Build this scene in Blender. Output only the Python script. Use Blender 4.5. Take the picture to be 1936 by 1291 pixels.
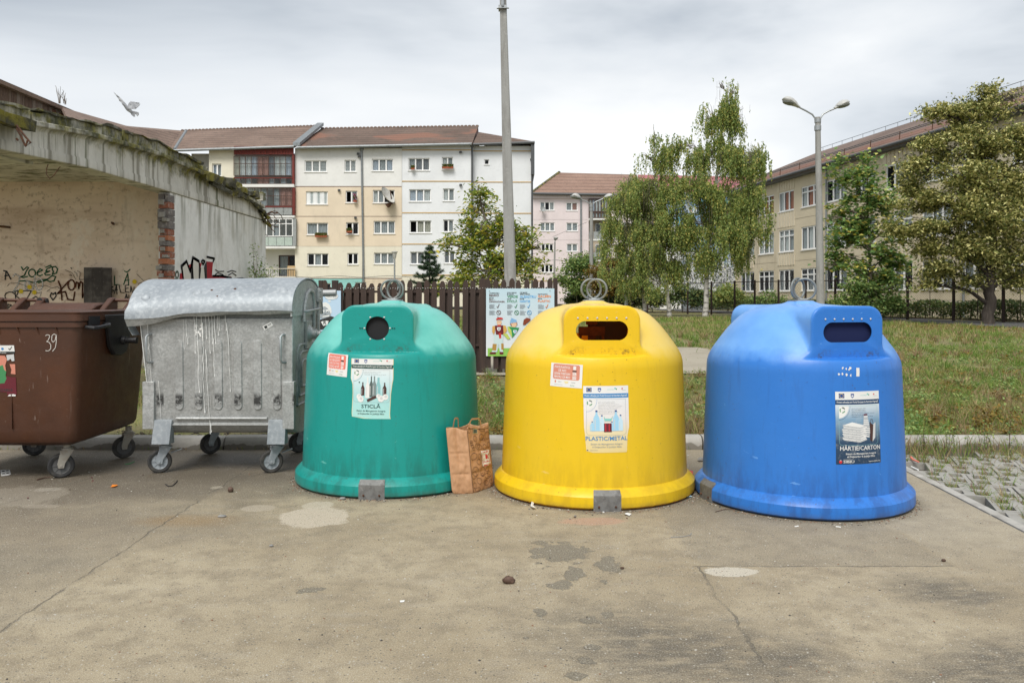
import bpy, bmesh, math, random
import numpy as np
from mathutils import Vector, Matrix, noise as mnoise
from mathutils.geometry import tessellate_polygon
for o in list(bpy.data.objects):
    bpy.data.objects.remove(o)
SC = bpy.context.scene
COL = SC.collection
RAD = math.radians
random.seed(7)
rng = np.random.default_rng(7)

# ------------------------------------------------------------------ camera, sky, sun, exposure
FPX, CX, HY, EYE = 1550.0, 968.0, 560.0, 1.6
cam = bpy.data.cameras.new('camera')
cam.sensor_width = 36.0
cam.lens = 36.0 * FPX / 1936.0
cam.shift_y = -85.5 / 1936.0
cam.clip_start, cam.clip_end = 0.05, 2000
camo = bpy.data.objects.new('camera', cam)
camo.location = (0, 0, EYE)
camo.rotation_euler = (RAD(90), 0, 0)
COL.objects.link(camo)
SC.camera = camo

SUN_EL, SUN_AZ = 52.0, 197.0          # azimuth from +Y clockwise: behind the camera, to the left
world = bpy.data.worlds.new('World')
SC.world = world
world.use_nodes = True
wt = world.node_tree
wt.nodes.clear()
def wn(t, **k):
    n = wt.nodes.new(t)
    for a, b in k.items():
        setattr(n, a, b)
    return n
wo = wn('ShaderNodeOutputWorld')
sky = wn('ShaderNodeTexSky', sky_type='NISHITA', sun_disc=False)
sky.sun_elevation = RAD(SUN_EL)
sky.sun_rotation = RAD(SUN_AZ)
bsky = wn('ShaderNodeBackground')
bsky.inputs['Strength'].default_value = 0.07
wt.links.new(sky.outputs[0], bsky.inputs['Color'])
tc = wn('ShaderNodeTexCoord')
mp = wn('ShaderNodeMapping')
mp.inputs['Scale'].default_value = (1.0, 1.0, 2.6)
mp.inputs['Location'].default_value = (5.2, 8.84, 0.55)
wt.links.new(tc.outputs['Generated'], mp.inputs['Vector'])
n1 = wn('ShaderNodeTexNoise')
n1.inputs['Scale'].default_value = 1.2
n1.inputs['Detail'].default_value = 6
n1.inputs['Roughness'].default_value = 0.52
n1.inputs['Distortion'].default_value = 0.4
wt.links.new(mp.outputs[0], n1.inputs['Vector'])
cr = wn('ShaderNodeValToRGB')
cr.color_ramp.elements[0].position = 0.33
cr.color_ramp.elements[0].color = (0.34, 0.39, 0.45, 1)
cr.color_ramp.elements[1].position = 0.64
cr.color_ramp.elements[1].color = (0.92, 0.93, 0.93, 1)
e = cr.color_ramp.elements.new(0.49)
e.color = (0.70, 0.735, 0.77, 1)
wt.links.new(n1.outputs['Fac'], cr.inputs[0])
bcl = wn('ShaderNodeBackground')
bcl.inputs['Strength'].default_value = 0.545
wt.links.new(cr.outputs[0], bcl.inputs['Color'])
mx = wn('ShaderNodeMixShader')
mx.inputs[0].default_value = 0.94
wt.links.new(bsky.outputs[0], mx.inputs[1])
wt.links.new(bcl.outputs[0], mx.inputs[2])
wt.links.new(mx.outputs[0], wo.inputs['Surface'])

sun = bpy.data.lights.new('sun', 'SUN')
sun.energy = 1.5
sun.angle = RAD(26)
sun.color = (1.0, 0.96, 0.9)
suno = bpy.data.objects.new('sun', sun)
az, el = RAD(SUN_AZ), RAD(SUN_EL)
sdir = Vector((math.sin(az) * math.cos(el), math.cos(az) * math.cos(el), math.sin(el)))
suno.rotation_euler = (-sdir).to_track_quat('-Z', 'Y').to_euler()
suno.location = sdir * 60
COL.objects.link(suno)
vs = SC.view_settings
vs.view_transform = 'Standard'
vs.look = 'None'
vs.exposure = 1.08
vs.gamma = 1.0
vs.use_curve_mapping = False
SC.cycles.max_bounces = 8
SC.cycles.transparent_max_bounces = 12
SC.cycles.use_denoising = True

# ------------------------------------------------------------------ helpers
def G(px, py, z=0.0):
    d = FPX * (EYE - z) / (py - HY)
    return Vector(((px - CX) / FPX * d, d, z))
def P(px, py, d):
    return Vector(((px - CX) / FPX * d, d, EYE + (HY - py) / FPX * d))
def PX(px, d):
    return (px - CX) / FPX * d
def PZ(py, d):
    return EYE + (HY - py) / FPX * d

def tag(o, label=None, cat=None, group=None, kind=None):
    if label: o['label'] = label
    if cat: o['category'] = cat
    if group: o['group'] = group
    if kind: o['kind'] = kind
    return o
def thing(name, loc, label, cat, group=None, rz=0.0):
    o = bpy.data.objects.new(name, None)
    o.empty_display_size = 0.1
    o.location = loc
    o.rotation_euler = (0, 0, rz)
    COL.objects.link(o)
    return tag(o, label, cat, group)
def origin(p):
    v = Vector((0, 0, 0))
    while p is not None:
        v += p.location
        p = p.parent
    return v
def place(name, me, parent=None, loc=(0, 0, 0), rot=(0, 0, 0), scale=(1, 1, 1)):
    o = bpy.data.objects.new(name, me)
    o.location, o.rotation_euler, o.scale = loc, rot, scale
    o.parent = parent
    COL.objects.link(o)
    return o

class Frame:
    """u along the wall, v up, w outward."""
    def __init__(s, O, U, N):
        s.O, s.U, s.N = Vector(O), Vector(U).normalized(), Vector(N).normalized()
    def __call__(s, u, v, w=0.0):
        return s.O + s.U * u + Vector((0, 0, v)) + s.N * w

class MB:
    def __init__(s):
        s.v, s.f, s.m, s.mi = [], [], [], 0
    def add(s, vs_, fs, m=None):
        k = len(s.v)
        s.v += [Vector(p) for p in vs_]
        s.f += [[i + k for i in f] for f in fs]
        s.m += [s.mi if m is None else m] * len(fs)
    def hexa(s, p, m=None):
        s.add(p, [(0, 3, 2, 1), (4, 5, 6, 7), (0, 1, 5, 4), (1, 2, 6, 5), (2, 3, 7, 6), (3, 0, 4, 7)], m)
    def box(s, c, d, R=None, m=None):
        c = Vector(c)
        h = [x / 2 for x in d]
        ps = []
        for z in (-1, 1):
            for x, y in ((-1, -1), (1, -1), (1, 1), (-1, 1)):
                q = Vector((x * h[0], y * h[1], z * h[2]))
                ps.append(c + (R @ q if R else q))
        s.hexa(ps, m)
    def b2(s, x0, x1, y0, y1, z0, z1, m=None):
        s.box(((x0 + x1) / 2, (y0 + y1) / 2, (z0 + z1) / 2), (x1 - x0, y1 - y0, z1 - z0), None, m)
    def fb(s, F, u0, u1, v0, v1, w0, w1, m=None):
        s.hexa([F(u0, v0, w1), F(u1, v0, w1), F(u1, v0, w0), F(u0, v0, w0),
                F(u0, v1, w1), F(u1, v1, w1), F(u1, v1, w0), F(u0, v1, w0)], m)
    def quad(s, a, b, c, d, m=None):
        s.add([a, b, c, d], [(0, 1, 2, 3)], m)
    def prism(s, poly, fn, w0, w1, m=None):
        n = len(poly)
        s.add([fn(p[0], p[1], w0) for p in poly] + [fn(p[0], p[1], w1) for p in poly],
              [list(range(n))[::-1], list(range(n, 2 * n))] + [(i, (i + 1) % n, n + (i + 1) % n, n + i) for i in range(n)], m)
    def tube(s, pts, rad, n=8, m=None, caps=True):
        pts = [Vector(p) for p in pts]
        if not isinstance(rad, (list, tuple)):
            rad = [rad] * len(pts)
        vs_, fs = [], []
        up = None
        for i, p in enumerate(pts):
            t = (pts[min(i + 1, len(pts) - 1)] - pts[max(i - 1, 0)])
            t = t.normalized() if t.length > 1e-9 else Vector((0, 0, 1))
            if up is None:
                up = Vector((0, 0, 1)) if abs(t.z) < 0.9 else Vector((1, 0, 0))
            a = t.cross(up)
            a = a.normalized() if a.length > 1e-6 else t.orthogonal().normalized()
            b = t.cross(a)
            up = -b if False else a.cross(t)
            for k in range(n):
                q = 2 * math.pi * k / n
                vs_.append(p + (a * math.cos(q) + b * math.sin(q)) * rad[i])
        for i in range(len(pts) - 1):
            for k in range(n):
                k2 = (k + 1) % n
                fs.append((i * n + k, i * n + k2, (i + 1) * n + k2, (i + 1) * n + k))
        if caps:
            fs.append(tuple(range(n))[::-1])
            fs.append(tuple(range((len(pts) - 1) * n, len(pts) * n)))
        s.add(vs_, fs, m)
    def lathe(s, prof, n=32, c=(0, 0, 0), R=None, m=None, caps=True):
        c = Vector(c)
        vs_, fs = [], []
        for r, z in prof:
            for k in range(n):
                q = 2 * math.pi * k / n
                p = Vector((r * math.cos(q), r * math.sin(q), z))
                vs_.append(c + (R @ p if R else p))
        for i in range(len(prof) - 1):
            for k in range(n):
                k2 = (k + 1) % n
                fs.append((i * n + k, i * n + k2, (i + 1) * n + k2, (i + 1) * n + k))
        if caps and prof[0][0] > 1e-5: fs.append(tuple(range(n))[::-1])
        if caps and prof[-1][0] > 1e-5: fs.append(tuple(range((len(prof) - 1) * n, len(prof) * n)))
        s.add(vs_, fs, m)
    def ball(s, c, r, n=8, sq=(1, 1, 1), m=None, jit=0.0):
        c = Vector(c)
        vs_, fs = [], []
        rings = max(4, n // 2 + 1)
        for i in range(rings + 1):
            th = math.pi * i / rings
            for k in range(n):
                q = 2 * math.pi * k / n
                rr = r * (1 + random.uniform(-jit, jit))
                vs_.append(c + Vector((rr * math.sin(th) * math.cos(q) * sq[0], rr * math.sin(th) * math.sin(q) * sq[1], rr * math.cos(th) * sq[2])))
        for i in range(rings):
            for k in range(n):
                k2 = (k + 1) % n
                fs.append((i * n + k, (i + 1) * n + k, (i + 1) * n + k2, i * n + k2))
        s.add(vs_, fs, m)
    def mesh(s, name, mats, smooth=False, off=None, ang=40):
        me = bpy.data.meshes.new(name)
        vs_ = s.v if off is None else [p - off for p in s.v]
        me.from_pydata([tuple(p) for p in vs_], [], s.f)
        for m in (mats if isinstance(mats, (list, tuple)) else [mats]):
            me.materials.append(m)
        me.polygons.foreach_set('material_index', s.m)
        if smooth:
            me.shade_smooth()
            me.set_sharp_from_angle(angle=RAD(ang))
        me.update()
        return me
    def build(s, name, mats, parent=None, smooth=False, w=True, bevel=0, seg=2, ang=40):
        """w: the coordinates are world ones; they are made local to the parent."""
        off = origin(parent) if (w and parent is not None) else None
        o = place(name, s.mesh(name, mats, smooth, off, ang), parent)
        if bevel:
            b = o.modifiers.new('bevel', 'BEVEL')
            b.width, b.segments, b.limit_method, b.angle_limit = bevel, seg, 'ANGLE', RAD(35)
            o.data.shade_smooth()
            o.data.set_sharp_from_angle(angle=RAD(50))
        return o
    def solo(s, name, mats, label, cat, group=None, smooth=False, kind=None, base=None, bevel=0):
        """a thing that is one mesh; its origin goes to its base"""
        if base is None:
            xs = [p.x for p in s.v]; ys = [p.y for p in s.v]; zs = [p.z for p in s.v]
            base = Vector(((min(xs) + max(xs)) / 2, (min(ys) + max(ys)) / 2, min(zs)))
        o = place(name, s.mesh(name, mats, smooth, Vector(base)), None, base)
        if bevel:
            b = o.modifiers.new('bevel', 'BEVEL')
            b.width, b.segments, b.limit_method = bevel, 2, 'ANGLE'
        return tag(o, label, cat, group, kind)

def np_mesh(name, V, Q, mats, mi=None, smooth=False):
    """V (n,3), Q (m,4) or (m,3)"""
    me = bpy.data.meshes.new(name)
    V = np.asarray(V, dtype=np.float32)
    Q = np.asarray(Q, dtype=np.int32)
    k = Q.shape[1]
    me.vertices.add(len(V))
    me.vertices.foreach_set('co', V.ravel())
    me.loops.add(Q.size)
    me.loops.foreach_set('vertex_index', Q.ravel())
    me.polygons.add(len(Q))
    me.polygons.foreach_set('loop_start', np.arange(0, Q.size, k, dtype=np.int32))
    for m in (mats if isinstance(mats, (list, tuple)) else [mats]):
        me.materials.append(m)
    if mi is not None:
        me.polygons.foreach_set('material_index', np.asarray(mi, dtype=np.int32))
    me.update(calc_edges=True)
    me.validate()
    if smooth:
        me.shade_smooth()
    return me

# ------------------------------------------------------------------ materials
class NT:
    def __init__(s, name):
        s.mat = bpy.data.materials.new(name)
        s.mat.use_nodes = True
        s.t = s.mat.node_tree
        s.b = s.t.nodes['Principled BSDF']
        s.out = s.t.nodes['Material Output']
        s.tc = s.t.nodes.new('ShaderNodeTexCoord')
    def n(s, typ, ins=None, **k):
        nd = s.t.nodes.new(typ)
        for a, b in k.items(): setattr(nd, a, b)
        for a, b in (ins or {}).items(): s.set(nd.inputs[a], b)
        return nd
    def set(s, sock, val):
        if hasattr(val, 'is_output'): s.t.links.new(val, sock)
        elif isinstance(val, (tuple, list)) and len(val) == 3 and sock.type == 'RGBA': sock.default_value = (*val, 1)
        else: sock.default_value = val
    def coord(s, st=(1, 1, 1), loc=(0, 0, 0), rot=(0, 0, 0)):
        return s.n('ShaderNodeMapping', {'Vector': s.tc.outputs['Object'], 'Scale': st, 'Location': loc, 'Rotation': rot}).outputs[0]
    def noise(s, scale, det=4, rough=0.55, st=(1, 1, 1), loc=(0, 0, 0), dist=0.0, vec=None):
        return s.n('ShaderNodeTexNoise', {'Vector': vec or s.coord(st, loc), 'Scale': scale, 'Detail': det, 'Roughness': rough, 'Distortion': dist}).outputs['Fac']
    def voro(s, scale, st=(1, 1, 1), out='Distance', feat='F1'):
        return s.n('ShaderNodeTexVoronoi', {'Vector': s.coord(st), 'Scale': scale}, feature=feat).outputs[out]
    def rng(s, fac, lo, hi, a=0.0, b=1.0):
        return s.n('ShaderNodeMapRange', {'Value': fac, 'From Min': lo, 'From Max': hi, 'To Min': a, 'To Max': b}).outputs[0]
    def math(s, op, a, b=0.0):
        nd = s.n('ShaderNodeMath', operation=op)
        s.set(nd.inputs[0], a); s.set(nd.inputs[1], b)
        return nd.outputs[0]
    def mix(s, fac, a, b, mode='MIX'):
        nd = s.n('ShaderNodeMix', data_type='RGBA', blend_type=mode)
        s.set(nd.inputs[0], fac); s.set(nd.inputs[6], a); s.set(nd.inputs[7], b)
        return nd.outputs[2]
    def ellipse(s, c, r, soft=0.25, nz=0.35, nsc=6.0, rot=0.0):
        """1 inside an ellipse in the ground plane with a ragged edge"""
        v = s.n('ShaderNodeVectorMath', {0: s.tc.outputs['Object'], 1: (c[0], c[1], 0)}, operation='SUBTRACT').outputs[0]
        if rot:
            v = s.n('ShaderNodeVectorRotate', {'Vector': v, 'Angle': rot}, rotation_type='Z_AXIS').outputs[0]
        v = s.n('ShaderNodeVectorMath', {0: v, 1: (1 / r[0], 1 / r[1], 0.0)}, operation='MULTIPLY').outputs[0]
        d = s.n('ShaderNodeVectorMath', {0: v}, operation='LENGTH').outputs['Value']
        k = s.noise(nsc, 4, 0.6)
        d = s.math('ADD', d, s.rng(k, 0.25, 0.75, -nz, nz))
        return s.rng(d, 1.0 - soft, 1.0 + soft, 1.0, 0.0)

def mat(name, base, rough=0.75, metal=0.0, spec=0.35, layers=(), bump=None, trans=0.0):
    """layers: (colour, scale, lo, hi, amount[, stretch[, kind]])  bump: (scale, strength, distance)"""
    t = NT(name)
    c = tuple(base)
    for L in layers:
        col, sc, lo, hi, amt = L[:5]
        st = L[5] if len(L) > 5 else (1, 1, 1)
        kind = L[6] if len(L) > 6 else 'noise'
        f = t.noise(sc, 5, 0.6, st, (len(col) + sc * 1.7, sc * 0.3, 0)) if kind == 'noise' else t.voro(sc, st)
        f = t.rng(f, lo, hi, 0.0, amt)
        c = t.mix(f, c, tuple(col))
    t.set(t.b.inputs['Base Color'], c)
    t.b.inputs['Roughness'].default_value = rough
    t.b.inputs['Metallic'].default_value = metal
    t.b.inputs['Specular IOR Level'].default_value = spec
    if bump:
        f = t.noise(bump[0], 6, 0.65, bump[3] if len(bump) > 3 else (1, 1, 1))
        nd = t.n('ShaderNodeBump', {'Height': f, 'Strength': bump[1], 'Distance': bump[2]})
        t.t.links.new(nd.outputs[0], t.b.inputs['Normal'])
    return t.mat

def leaf_mat(name, cols, rough=0.55, tr=0.35):
    t = NT(name)
    gi = t.n('ShaderNodeNewGeometry')
    r = t.n('ShaderNodeValToRGB', {0: gi.outputs['Random Per Island']})
    el_ = r.color_ramp.elements
    r.color_ramp.interpolation = 'LINEAR'
    for i, c in enumerate(cols):
        p = i / (len(cols) - 1)
        if i == 0: x = el_[0]; x.position = 0
        elif i == len(cols) - 1: x = el_[-1]; x.position = 1
        else: x = el_.new(p)
        x.color = (*c, 1)
    t.set(t.b.inputs['Base Color'], r.outputs[0])
    t.b.inputs['Roughness'].default_value = rough
    t.b.inputs['Specular IOR Level'].default_value = 0.25
    tl = t.n('ShaderNodeBsdfTranslucent', {'Color': r.outputs[0]})
    ms = t.n('ShaderNodeMixShader', {0: tr, 1: t.b.outputs[0], 2: tl.outputs[0]})
    t.t.links.new(ms.outputs[0], t.out.inputs['Surface'])
    return t.mat

def glass_mat(name, tint=(0.95, 0.97, 0.97), clear=0.86):
    t = NT(name)
    t.set(t.b.inputs['Base Color'], (0.03, 0.035, 0.04))
    t.b.inputs['Roughness'].default_value = 0.06
    t.b.inputs['Specular IOR Level'].default_value = 0.8
    tr = t.n('ShaderNodeBsdfTransparent', {'Color': tint})
    ms = t.n('ShaderNodeMixShader', {0: clear, 1: t.b.outputs[0], 2: tr.outputs[0]})
    t.t.links.new(ms.outputs[0], t.out.inputs['Surface'])
    return t.mat

def tile_mat(name, base, alt, moss, row=0.33, colw=0.25, red=None, vertical_axis='Z'):
    """roof tiles: rows by height, columns along the length; too far off to tell apart singly"""
    t = NT(name)
    f = t.noise(0.35, 5, 0.6)
    c = t.mix(t.rng(f, 0.35, 0.65), tuple(base), tuple(alt))
    f2 = t.noise(9, 3, 0.6, (1, 1, 2.5))
    c = t.mix(t.rng(f2, 0.45, 0.7, 0, 0.55), c, tuple(x * 0.55 for x in base))
    f3 = t.noise(2.6, 5, 0.7, (0.6, 1, 3))
    c = t.mix(t.rng(f3, 0.56, 0.66, 0, 0.9), c, tuple(moss))
    if red:
        f4 = t.noise(0.16, 3, 0.5, (1, 1, 2.2), (3.1, 0, 1.7))
        c = t.mix(t.rng(f4, 0.60, 0.64, 0, 0.9), c, tuple(red))
    sx = t.n('ShaderNodeSeparateXYZ', {0: t.tc.outputs['Object']})
    zz = t.math('FRACT', t.math('DIVIDE', sx.outputs['Z'], row))
    ln = t.rng(zz, 0.0, 0.3, 0.42, 1.0)
    hh = t.math('FRACT', t.math('DIVIDE', t.math('ADD', sx.outputs['X'], sx.outputs['Y']), colw))
    ln2 = t.rng(hh, 0.0, 0.2, 0.75, 1.0)
    c = t.mix(1.0, c, t.n('ShaderNodeCombineColor', {0: t.math('MULTIPLY', ln, ln2), 1: t.math('MULTIPLY', ln, ln2), 2: t.math('MULTIPLY', ln, ln2)}).outputs[0], 'MULTIPLY')
    t.set(t.b.inputs['Base Color'], c)
    t.b.inputs['Roughness'].default_value = 0.85
    bp = t.n('ShaderNodeBump', {'Height': t.math('MULTIPLY', zz, hh), 'Strength': 0.6, 'Distance': 0.05})
    t.t.links.new(bp.outputs[0], t.b.inputs['Normal'])
    return t.mat

# text: glyph outlines from the built-in font, turned into triangles
_TX = {}
def glyphs(txt, bold=0.0, shear=0.0):
    key = (txt, bold, shear)
    if key not in _TX:
        cu = bpy.data.curves.new('text', 'FONT')
        cu.body = txt
        cu.size = 1.0
        cu.offset = bold
        cu.shear = shear
        cu.resolution_u = 2
        ob = bpy.data.objects.new('text', cu)
        COL.objects.link(ob)
        dg = bpy.context.evaluated_depsgraph_get()
        me = bpy.data.meshes.new_from_object(ob.evaluated_get(dg))
        vs_ = [(v.co.x, v.co.y) for v in me.vertices]
        fs = [list(p.vertices) for p in me.polygons]
        bpy.data.objects.remove(ob)
        bpy.data.curves.remove(cu)
        bpy.data.meshes.remove(me)
        _TX[key] = (vs_, fs)
    return _TX[key]

class Print:
    seg = 0.03
    """flat print laid on a surface: fn(u, v, lift) -> point"""
    def __init__(s, fn, base=0.0016, step=0.00005):
        s.mb, s.fn, s.k, s.base, s.step = MB(), fn, 0, base, step
    def lift(s):
        s.k += 1
        return s.base + s.k * s.step
    def rect(s, u0, v0, u1, v1, m, n=6, lift=None):
        L = s.lift() if lift is None else lift
        n, q = max(1, int(abs(u1 - u0) / 0.009)), max(1, int(abs(v1 - v0) / 0.04))
        if n * q > 2000: n = q = 1
        for j in range(q):
            c_, d = v0 + (v1 - v0) * j / q, v0 + (v1 - v0) * (j + 1) / q
            for i in range(n):
                a, b = u0 + (u1 - u0) * i / n, u0 + (u1 - u0) * (i + 1) / n
                s.mb.quad(s.fn(a, c_, L), s.fn(b, c_, L), s.fn(b, d, L), s.fn(a, d, L), m)
    def rows(s, rows, m, n=8, grad=None):
        L = s.lift()
        n = 20
        for j in range(len(rows) - 1):
            (va, a0, a1), (vb, b0, b1) = rows[j], rows[j + 1]
            for i in range(n):
                t0, t1 = i / n, (i + 1) / n
                s.mb.quad(s.fn(a0 + (a1 - a0) * t0, va, L), s.fn(a0 + (a1 - a0) * t1, va, L),
                          s.fn(b0 + (b1 - b0) * t1, vb, L), s.fn(b0 + (b1 - b0) * t0, vb, L), m)
    def poly(s, pts, m, mx=0.022):
        L = s.lift()
        st = [[Vector((pts[i][0], pts[i][1])) for i in t_] for t_ in tessellate_polygon([[Vector((p[0], p[1], 0)) for p in pts]])]
        while st:
            t_ = st.pop()
            k = max(range(3), key=lambda i: (t_[i] - t_[(i + 1) % 3]).length)
            a, b, c_ = t_[k], t_[(k + 1) % 3], t_[(k + 2) % 3]
            if (a - b).length > mx and len(s.mb.f) < 60000:
                m_ = (a + b) / 2
                st += [[a, m_, c_], [m_, b, c_]]
            else:
                s.mb.add([s.fn(p.x, p.y, L) for p in (a, b, c_)], [(0, 1, 2)], m)
    def disc(s, u, v, r, m, n=14, ry=None):
        s.poly([(u + r * math.cos(2 * math.pi * k / n), v + (ry or r) * math.sin(2 * math.pi * k / n)) for k in range(n)], m)
    def line(s, pts, wd, m, close=False):
        L = s.lift()
        pts = list(pts) + ([pts[0]] if close else [])
        sp = []
        for (a, b), (c, d) in zip(pts[:-1], pts[1:]):
            r_ = max(1, min(40, int(math.hypot(c - a, d - b) / s.seg)))
            sp += [(a + (c - a) * k / r_, b + (d - b) * k / r_) for k in range(r_)]
        pts = sp + [pts[-1]]
        for (a, b), (c, d) in zip(pts[:-1], pts[1:]):
            q = Vector((c - a, d - b))
            if q.length < 1e-7: continue
            nn = Vector((-q.y, q.x)).normalized() * wd / 2
            e_ = q.normalized() * wd * 0.3
            s.mb.quad(s.fn(a - nn.x - e_.x, b - nn.y - e_.y, L), s.fn(c - nn.x + e_.x, d - nn.y + e_.y, L),
                      s.fn(c + nn.x + e_.x, d + nn.y + e_.y, L), s.fn(a + nn.x - e_.x, b + nn.y - e_.y, L), m)
    def text(s, txt, u, v, w, h, m, bold=0.0, shear=0.0, align='L'):
        """fitted into a box w wide (None: natural) whose capitals are h high; u, v the lower left (or centre) of it"""
        vs_, fs = glyphs(txt, bold, shear)
        if not vs_: return
        x0, x1 = min(p[0] for p in vs_), max(p[0] for p in vs_)
        sy = h / 0.70
        sx = sy if w is None else w / (x1 - x0)
        du = u - (x0 * sx if align == 'L' else (x0 + x1) / 2 * sx)
        L = s.lift()
        s.mb.add([s.fn(du + p[0] * sx, v + p[1] * sy, L) for p in vs_], fs, m)
    def build(s, name, mats, parent, w=False):
        return s.mb.build(name, mats, parent, w=w)
# ------------------------------------------------------------------ common materials
M_white = mat('white_paint', (0.78, 0.78, 0.76), 0.5, layers=[((0.6, 0.6, 0.57), 1.5, 0.5, 0.75, 0.5)])
M_dark = mat('dark_interior', (0.018, 0.018, 0.02), 0.9)
M_black = mat('black_plastic', (0.018, 0.018, 0.02), 0.45, layers=[((0.12, 0.12, 0.12), 9, 0.55, 0.8, 0.5, (1, 1, 0.3))])
M_galv = mat('galvanised_steel', (0.36, 0.38, 0.39), 0.45, 0.55, 0.5, layers=[((0.2, 0.21, 0.21), 14, 0.45, 0.7, 0.6), ((0.16, 0.11, 0.07), 5, 0.6, 0.75, 0.4)])
M_glass = glass_mat('window_glass')
M_rust = mat('rusty_steel', (0.07, 0.035, 0.022), 0.85, layers=[((0.16, 0.07, 0.035), 12, 0.45, 0.65, 0.7)])
M_rubber = mat('worn_rubber', (0.03, 0.03, 0.031), 0.85, layers=[((0.12, 0.11, 0.095), 10, 0.4, 0.7, 0.7)], bump=(60, 0.2, 0.01))

# ------------------------------------------------------------------ ground, yard, kerb, lawn
def smooth(t):
    t = max(0.0, min(1.0, t))
    return t * t * (3 - 2 * t)
def HT(x, y):
    z = 0.055 + 0.36 * smooth((y - 12.5) / 18.0)
    if y < 14: z += 0.03 * mnoise.noise(Vector((x * 0.9, y * 0.9, 3.3))) * smooth((y - 8.5) / 1.0)
    z += 0.045 * mnoise.noise(Vector((x * 0.22, y * 0.22, 0.3)))
    return z

def grid_sheet(name, xs, ys, fn, m):
    V = np.array([(x, y, fn(x, y)) for y in ys for x in xs])
    nx = len(xs)
    Q = [(j * nx + i, j * nx + i + 1, (j + 1) * nx + i + 1, (j + 1) * nx + i) for j in range(len(ys) - 1) for i in range(nx - 1)]
    return place(name, np_mesh(name, V, Q, m, smooth=True))

# lawn soil under the grass blades
t = NT('lawn_soil')
f = t.noise(0.7, 6, 0.65)
c = t.mix(t.rng(f, 0.38, 0.6), (0.19, 0.15, 0.09), (0.19, 0.20, 0.06))
c = t.mix(t.rng(t.noise(5, 5, 0.7), 0.42, 0.66), c, (0.25, 0.22, 0.085))
c = t.mix(t.rng(t.noise(0.25, 3, 0.5, loc=(4, 2, 0)), 0.55, 0.7, 0, 0.7), c, (0.06, 0.048, 0.036))
c = t.mix(t.rng(t.noise(30, 4, 0.7), 0.5, 0.72, 0, 0.6), c, (0.035, 0.032, 0.02))
t.set(t.b.inputs['Base Color'], c)
t.b.inputs['Roughness'].default_value = 0.95
bp = t.n('ShaderNodeBump', {'Height': t.noise(14, 6, 0.7), 'Strength': 0.9, 'Distance': 0.05})
t.t.links.new(bp.outputs[0], t.b.inputs['Normal'])
M_lawn = t.mat
xs = sorted(set([-300, -200, -120, -80] + [round(-60 + 2 * i, 2) for i in range(18)] + [round(-24 + 0.5 * i, 2) for i in range(109)] + [32, 35, 40, 48, 60, 80, 120, 200, 300]))
ys = [8.68 + 0.3 * i for i in range(22)] + [15.5 + 0.6 * i for i in range(30)] + [34, 36, 38, 41, 44, 48, 52, 57, 63, 70, 80, 95, 120, 160, 220, 320, 450]
lawn = grid_sheet('ground_lawn', xs, ys, HT, M_lawn)
tag(lawn, kind='structure')
mb = MB()
mb.b2(-300, 300, -60, 9.5, -0.35, -0.075)
mb.mi = 0
M_soil = mat('dark_soil', (0.06, 0.05, 0.038), 0.95, layers=[((0.12, 0.10, 0.075), 9, 0.45, 0.7, 0.8)], bump=(25, 0.8, 0.04))
tag(mb.build('ground', M_soil), kind='structure')

# sandy path across the lawn and the asphalt lane before the school
M_path = mat('sandy_path', (0.34, 0.305, 0.24), 0.95, layers=[((0.22, 0.19, 0.14), 1.2, 0.45, 0.7, 0.6), ((0.45, 0.42, 0.36), 18, 0.5, 0.75, 0.5)], bump=(40, 0.4, 0.02))
def strip_sheet(name, pts, lift, m, n=4):
    V, Q = [], []
    for i, (xl, xr, y) in enumerate(pts):
        for k in range(n + 1):
            x = xl + (xr - xl) * k / n
            V.append((x, y, HT(x, y) + lift))
    for i in range(len(pts) - 1):
        for k in range(n):
            a = i * (n + 1) + k
            Q.append((a, a + 1, a + n + 2, a + n + 1))
    return place(name, np_mesh(name, V, Q, m, smooth=True))
pp = []
for i in range(15):
    y = 15.6 + 0.42 * i
    e1 = 0.5 * mnoise.noise(Vector((y * 1.3, 1.1, 0)))
    e2 = 0.9 * mnoise.noise(Vector((y * 0.9, 7.1, 0)))
    pp.append((-6.0 + e1, 5.6 + e2 - abs(i - 8) * 0.12, y))
tag(strip_sheet('path', pp, 0.03, M_path, 26), kind='structure')
SF = Frame((32.8, 0, 0), (-0.168, 1, 0), (-1, -0.168, 0))     # the school's long wall
M_asph = mat('asphalt_lane', (0.085, 0.085, 0.088), 0.9, layers=[((0.13, 0.125, 0.12), 3, 0.4, 0.7, 0.6)], bump=(60, 0.3, 0.01))
pp = []
for i in range(40):
    y = 26 + 1.2 * i
    pp.append((32.8 - 0.168 * y - 8.8, 32.8 - 0.168 * y - 4.6, y))
tag(strip_sheet('road', pp, 0.03, M_asph, 6), kind='structure')

# concrete yard: colour, aggregate, joints, patches and stains where the photograph has them
t = NT('yard_concrete')
c = t.mix(t.rng(t.noise(0.8, 6, 0.62), 0.35, 0.66), (0.345, 0.276, 0.172), (0.50, 0.422, 0.29))
c = t.mix(t.rng(t.noise(5.5, 5, 0.7, loc=(3, 9, 0)), 0.44, 0.64, 0, 0.8), c, (0.255, 0.206, 0.135))
c = t.mix(t.rng(t.noise(2.2, 5, 0.6, (1, 3.5, 1), (2, 0, 0)), 0.55, 0.75, 0, 0.4), c, (0.44, 0.40, 0.33))
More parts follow.
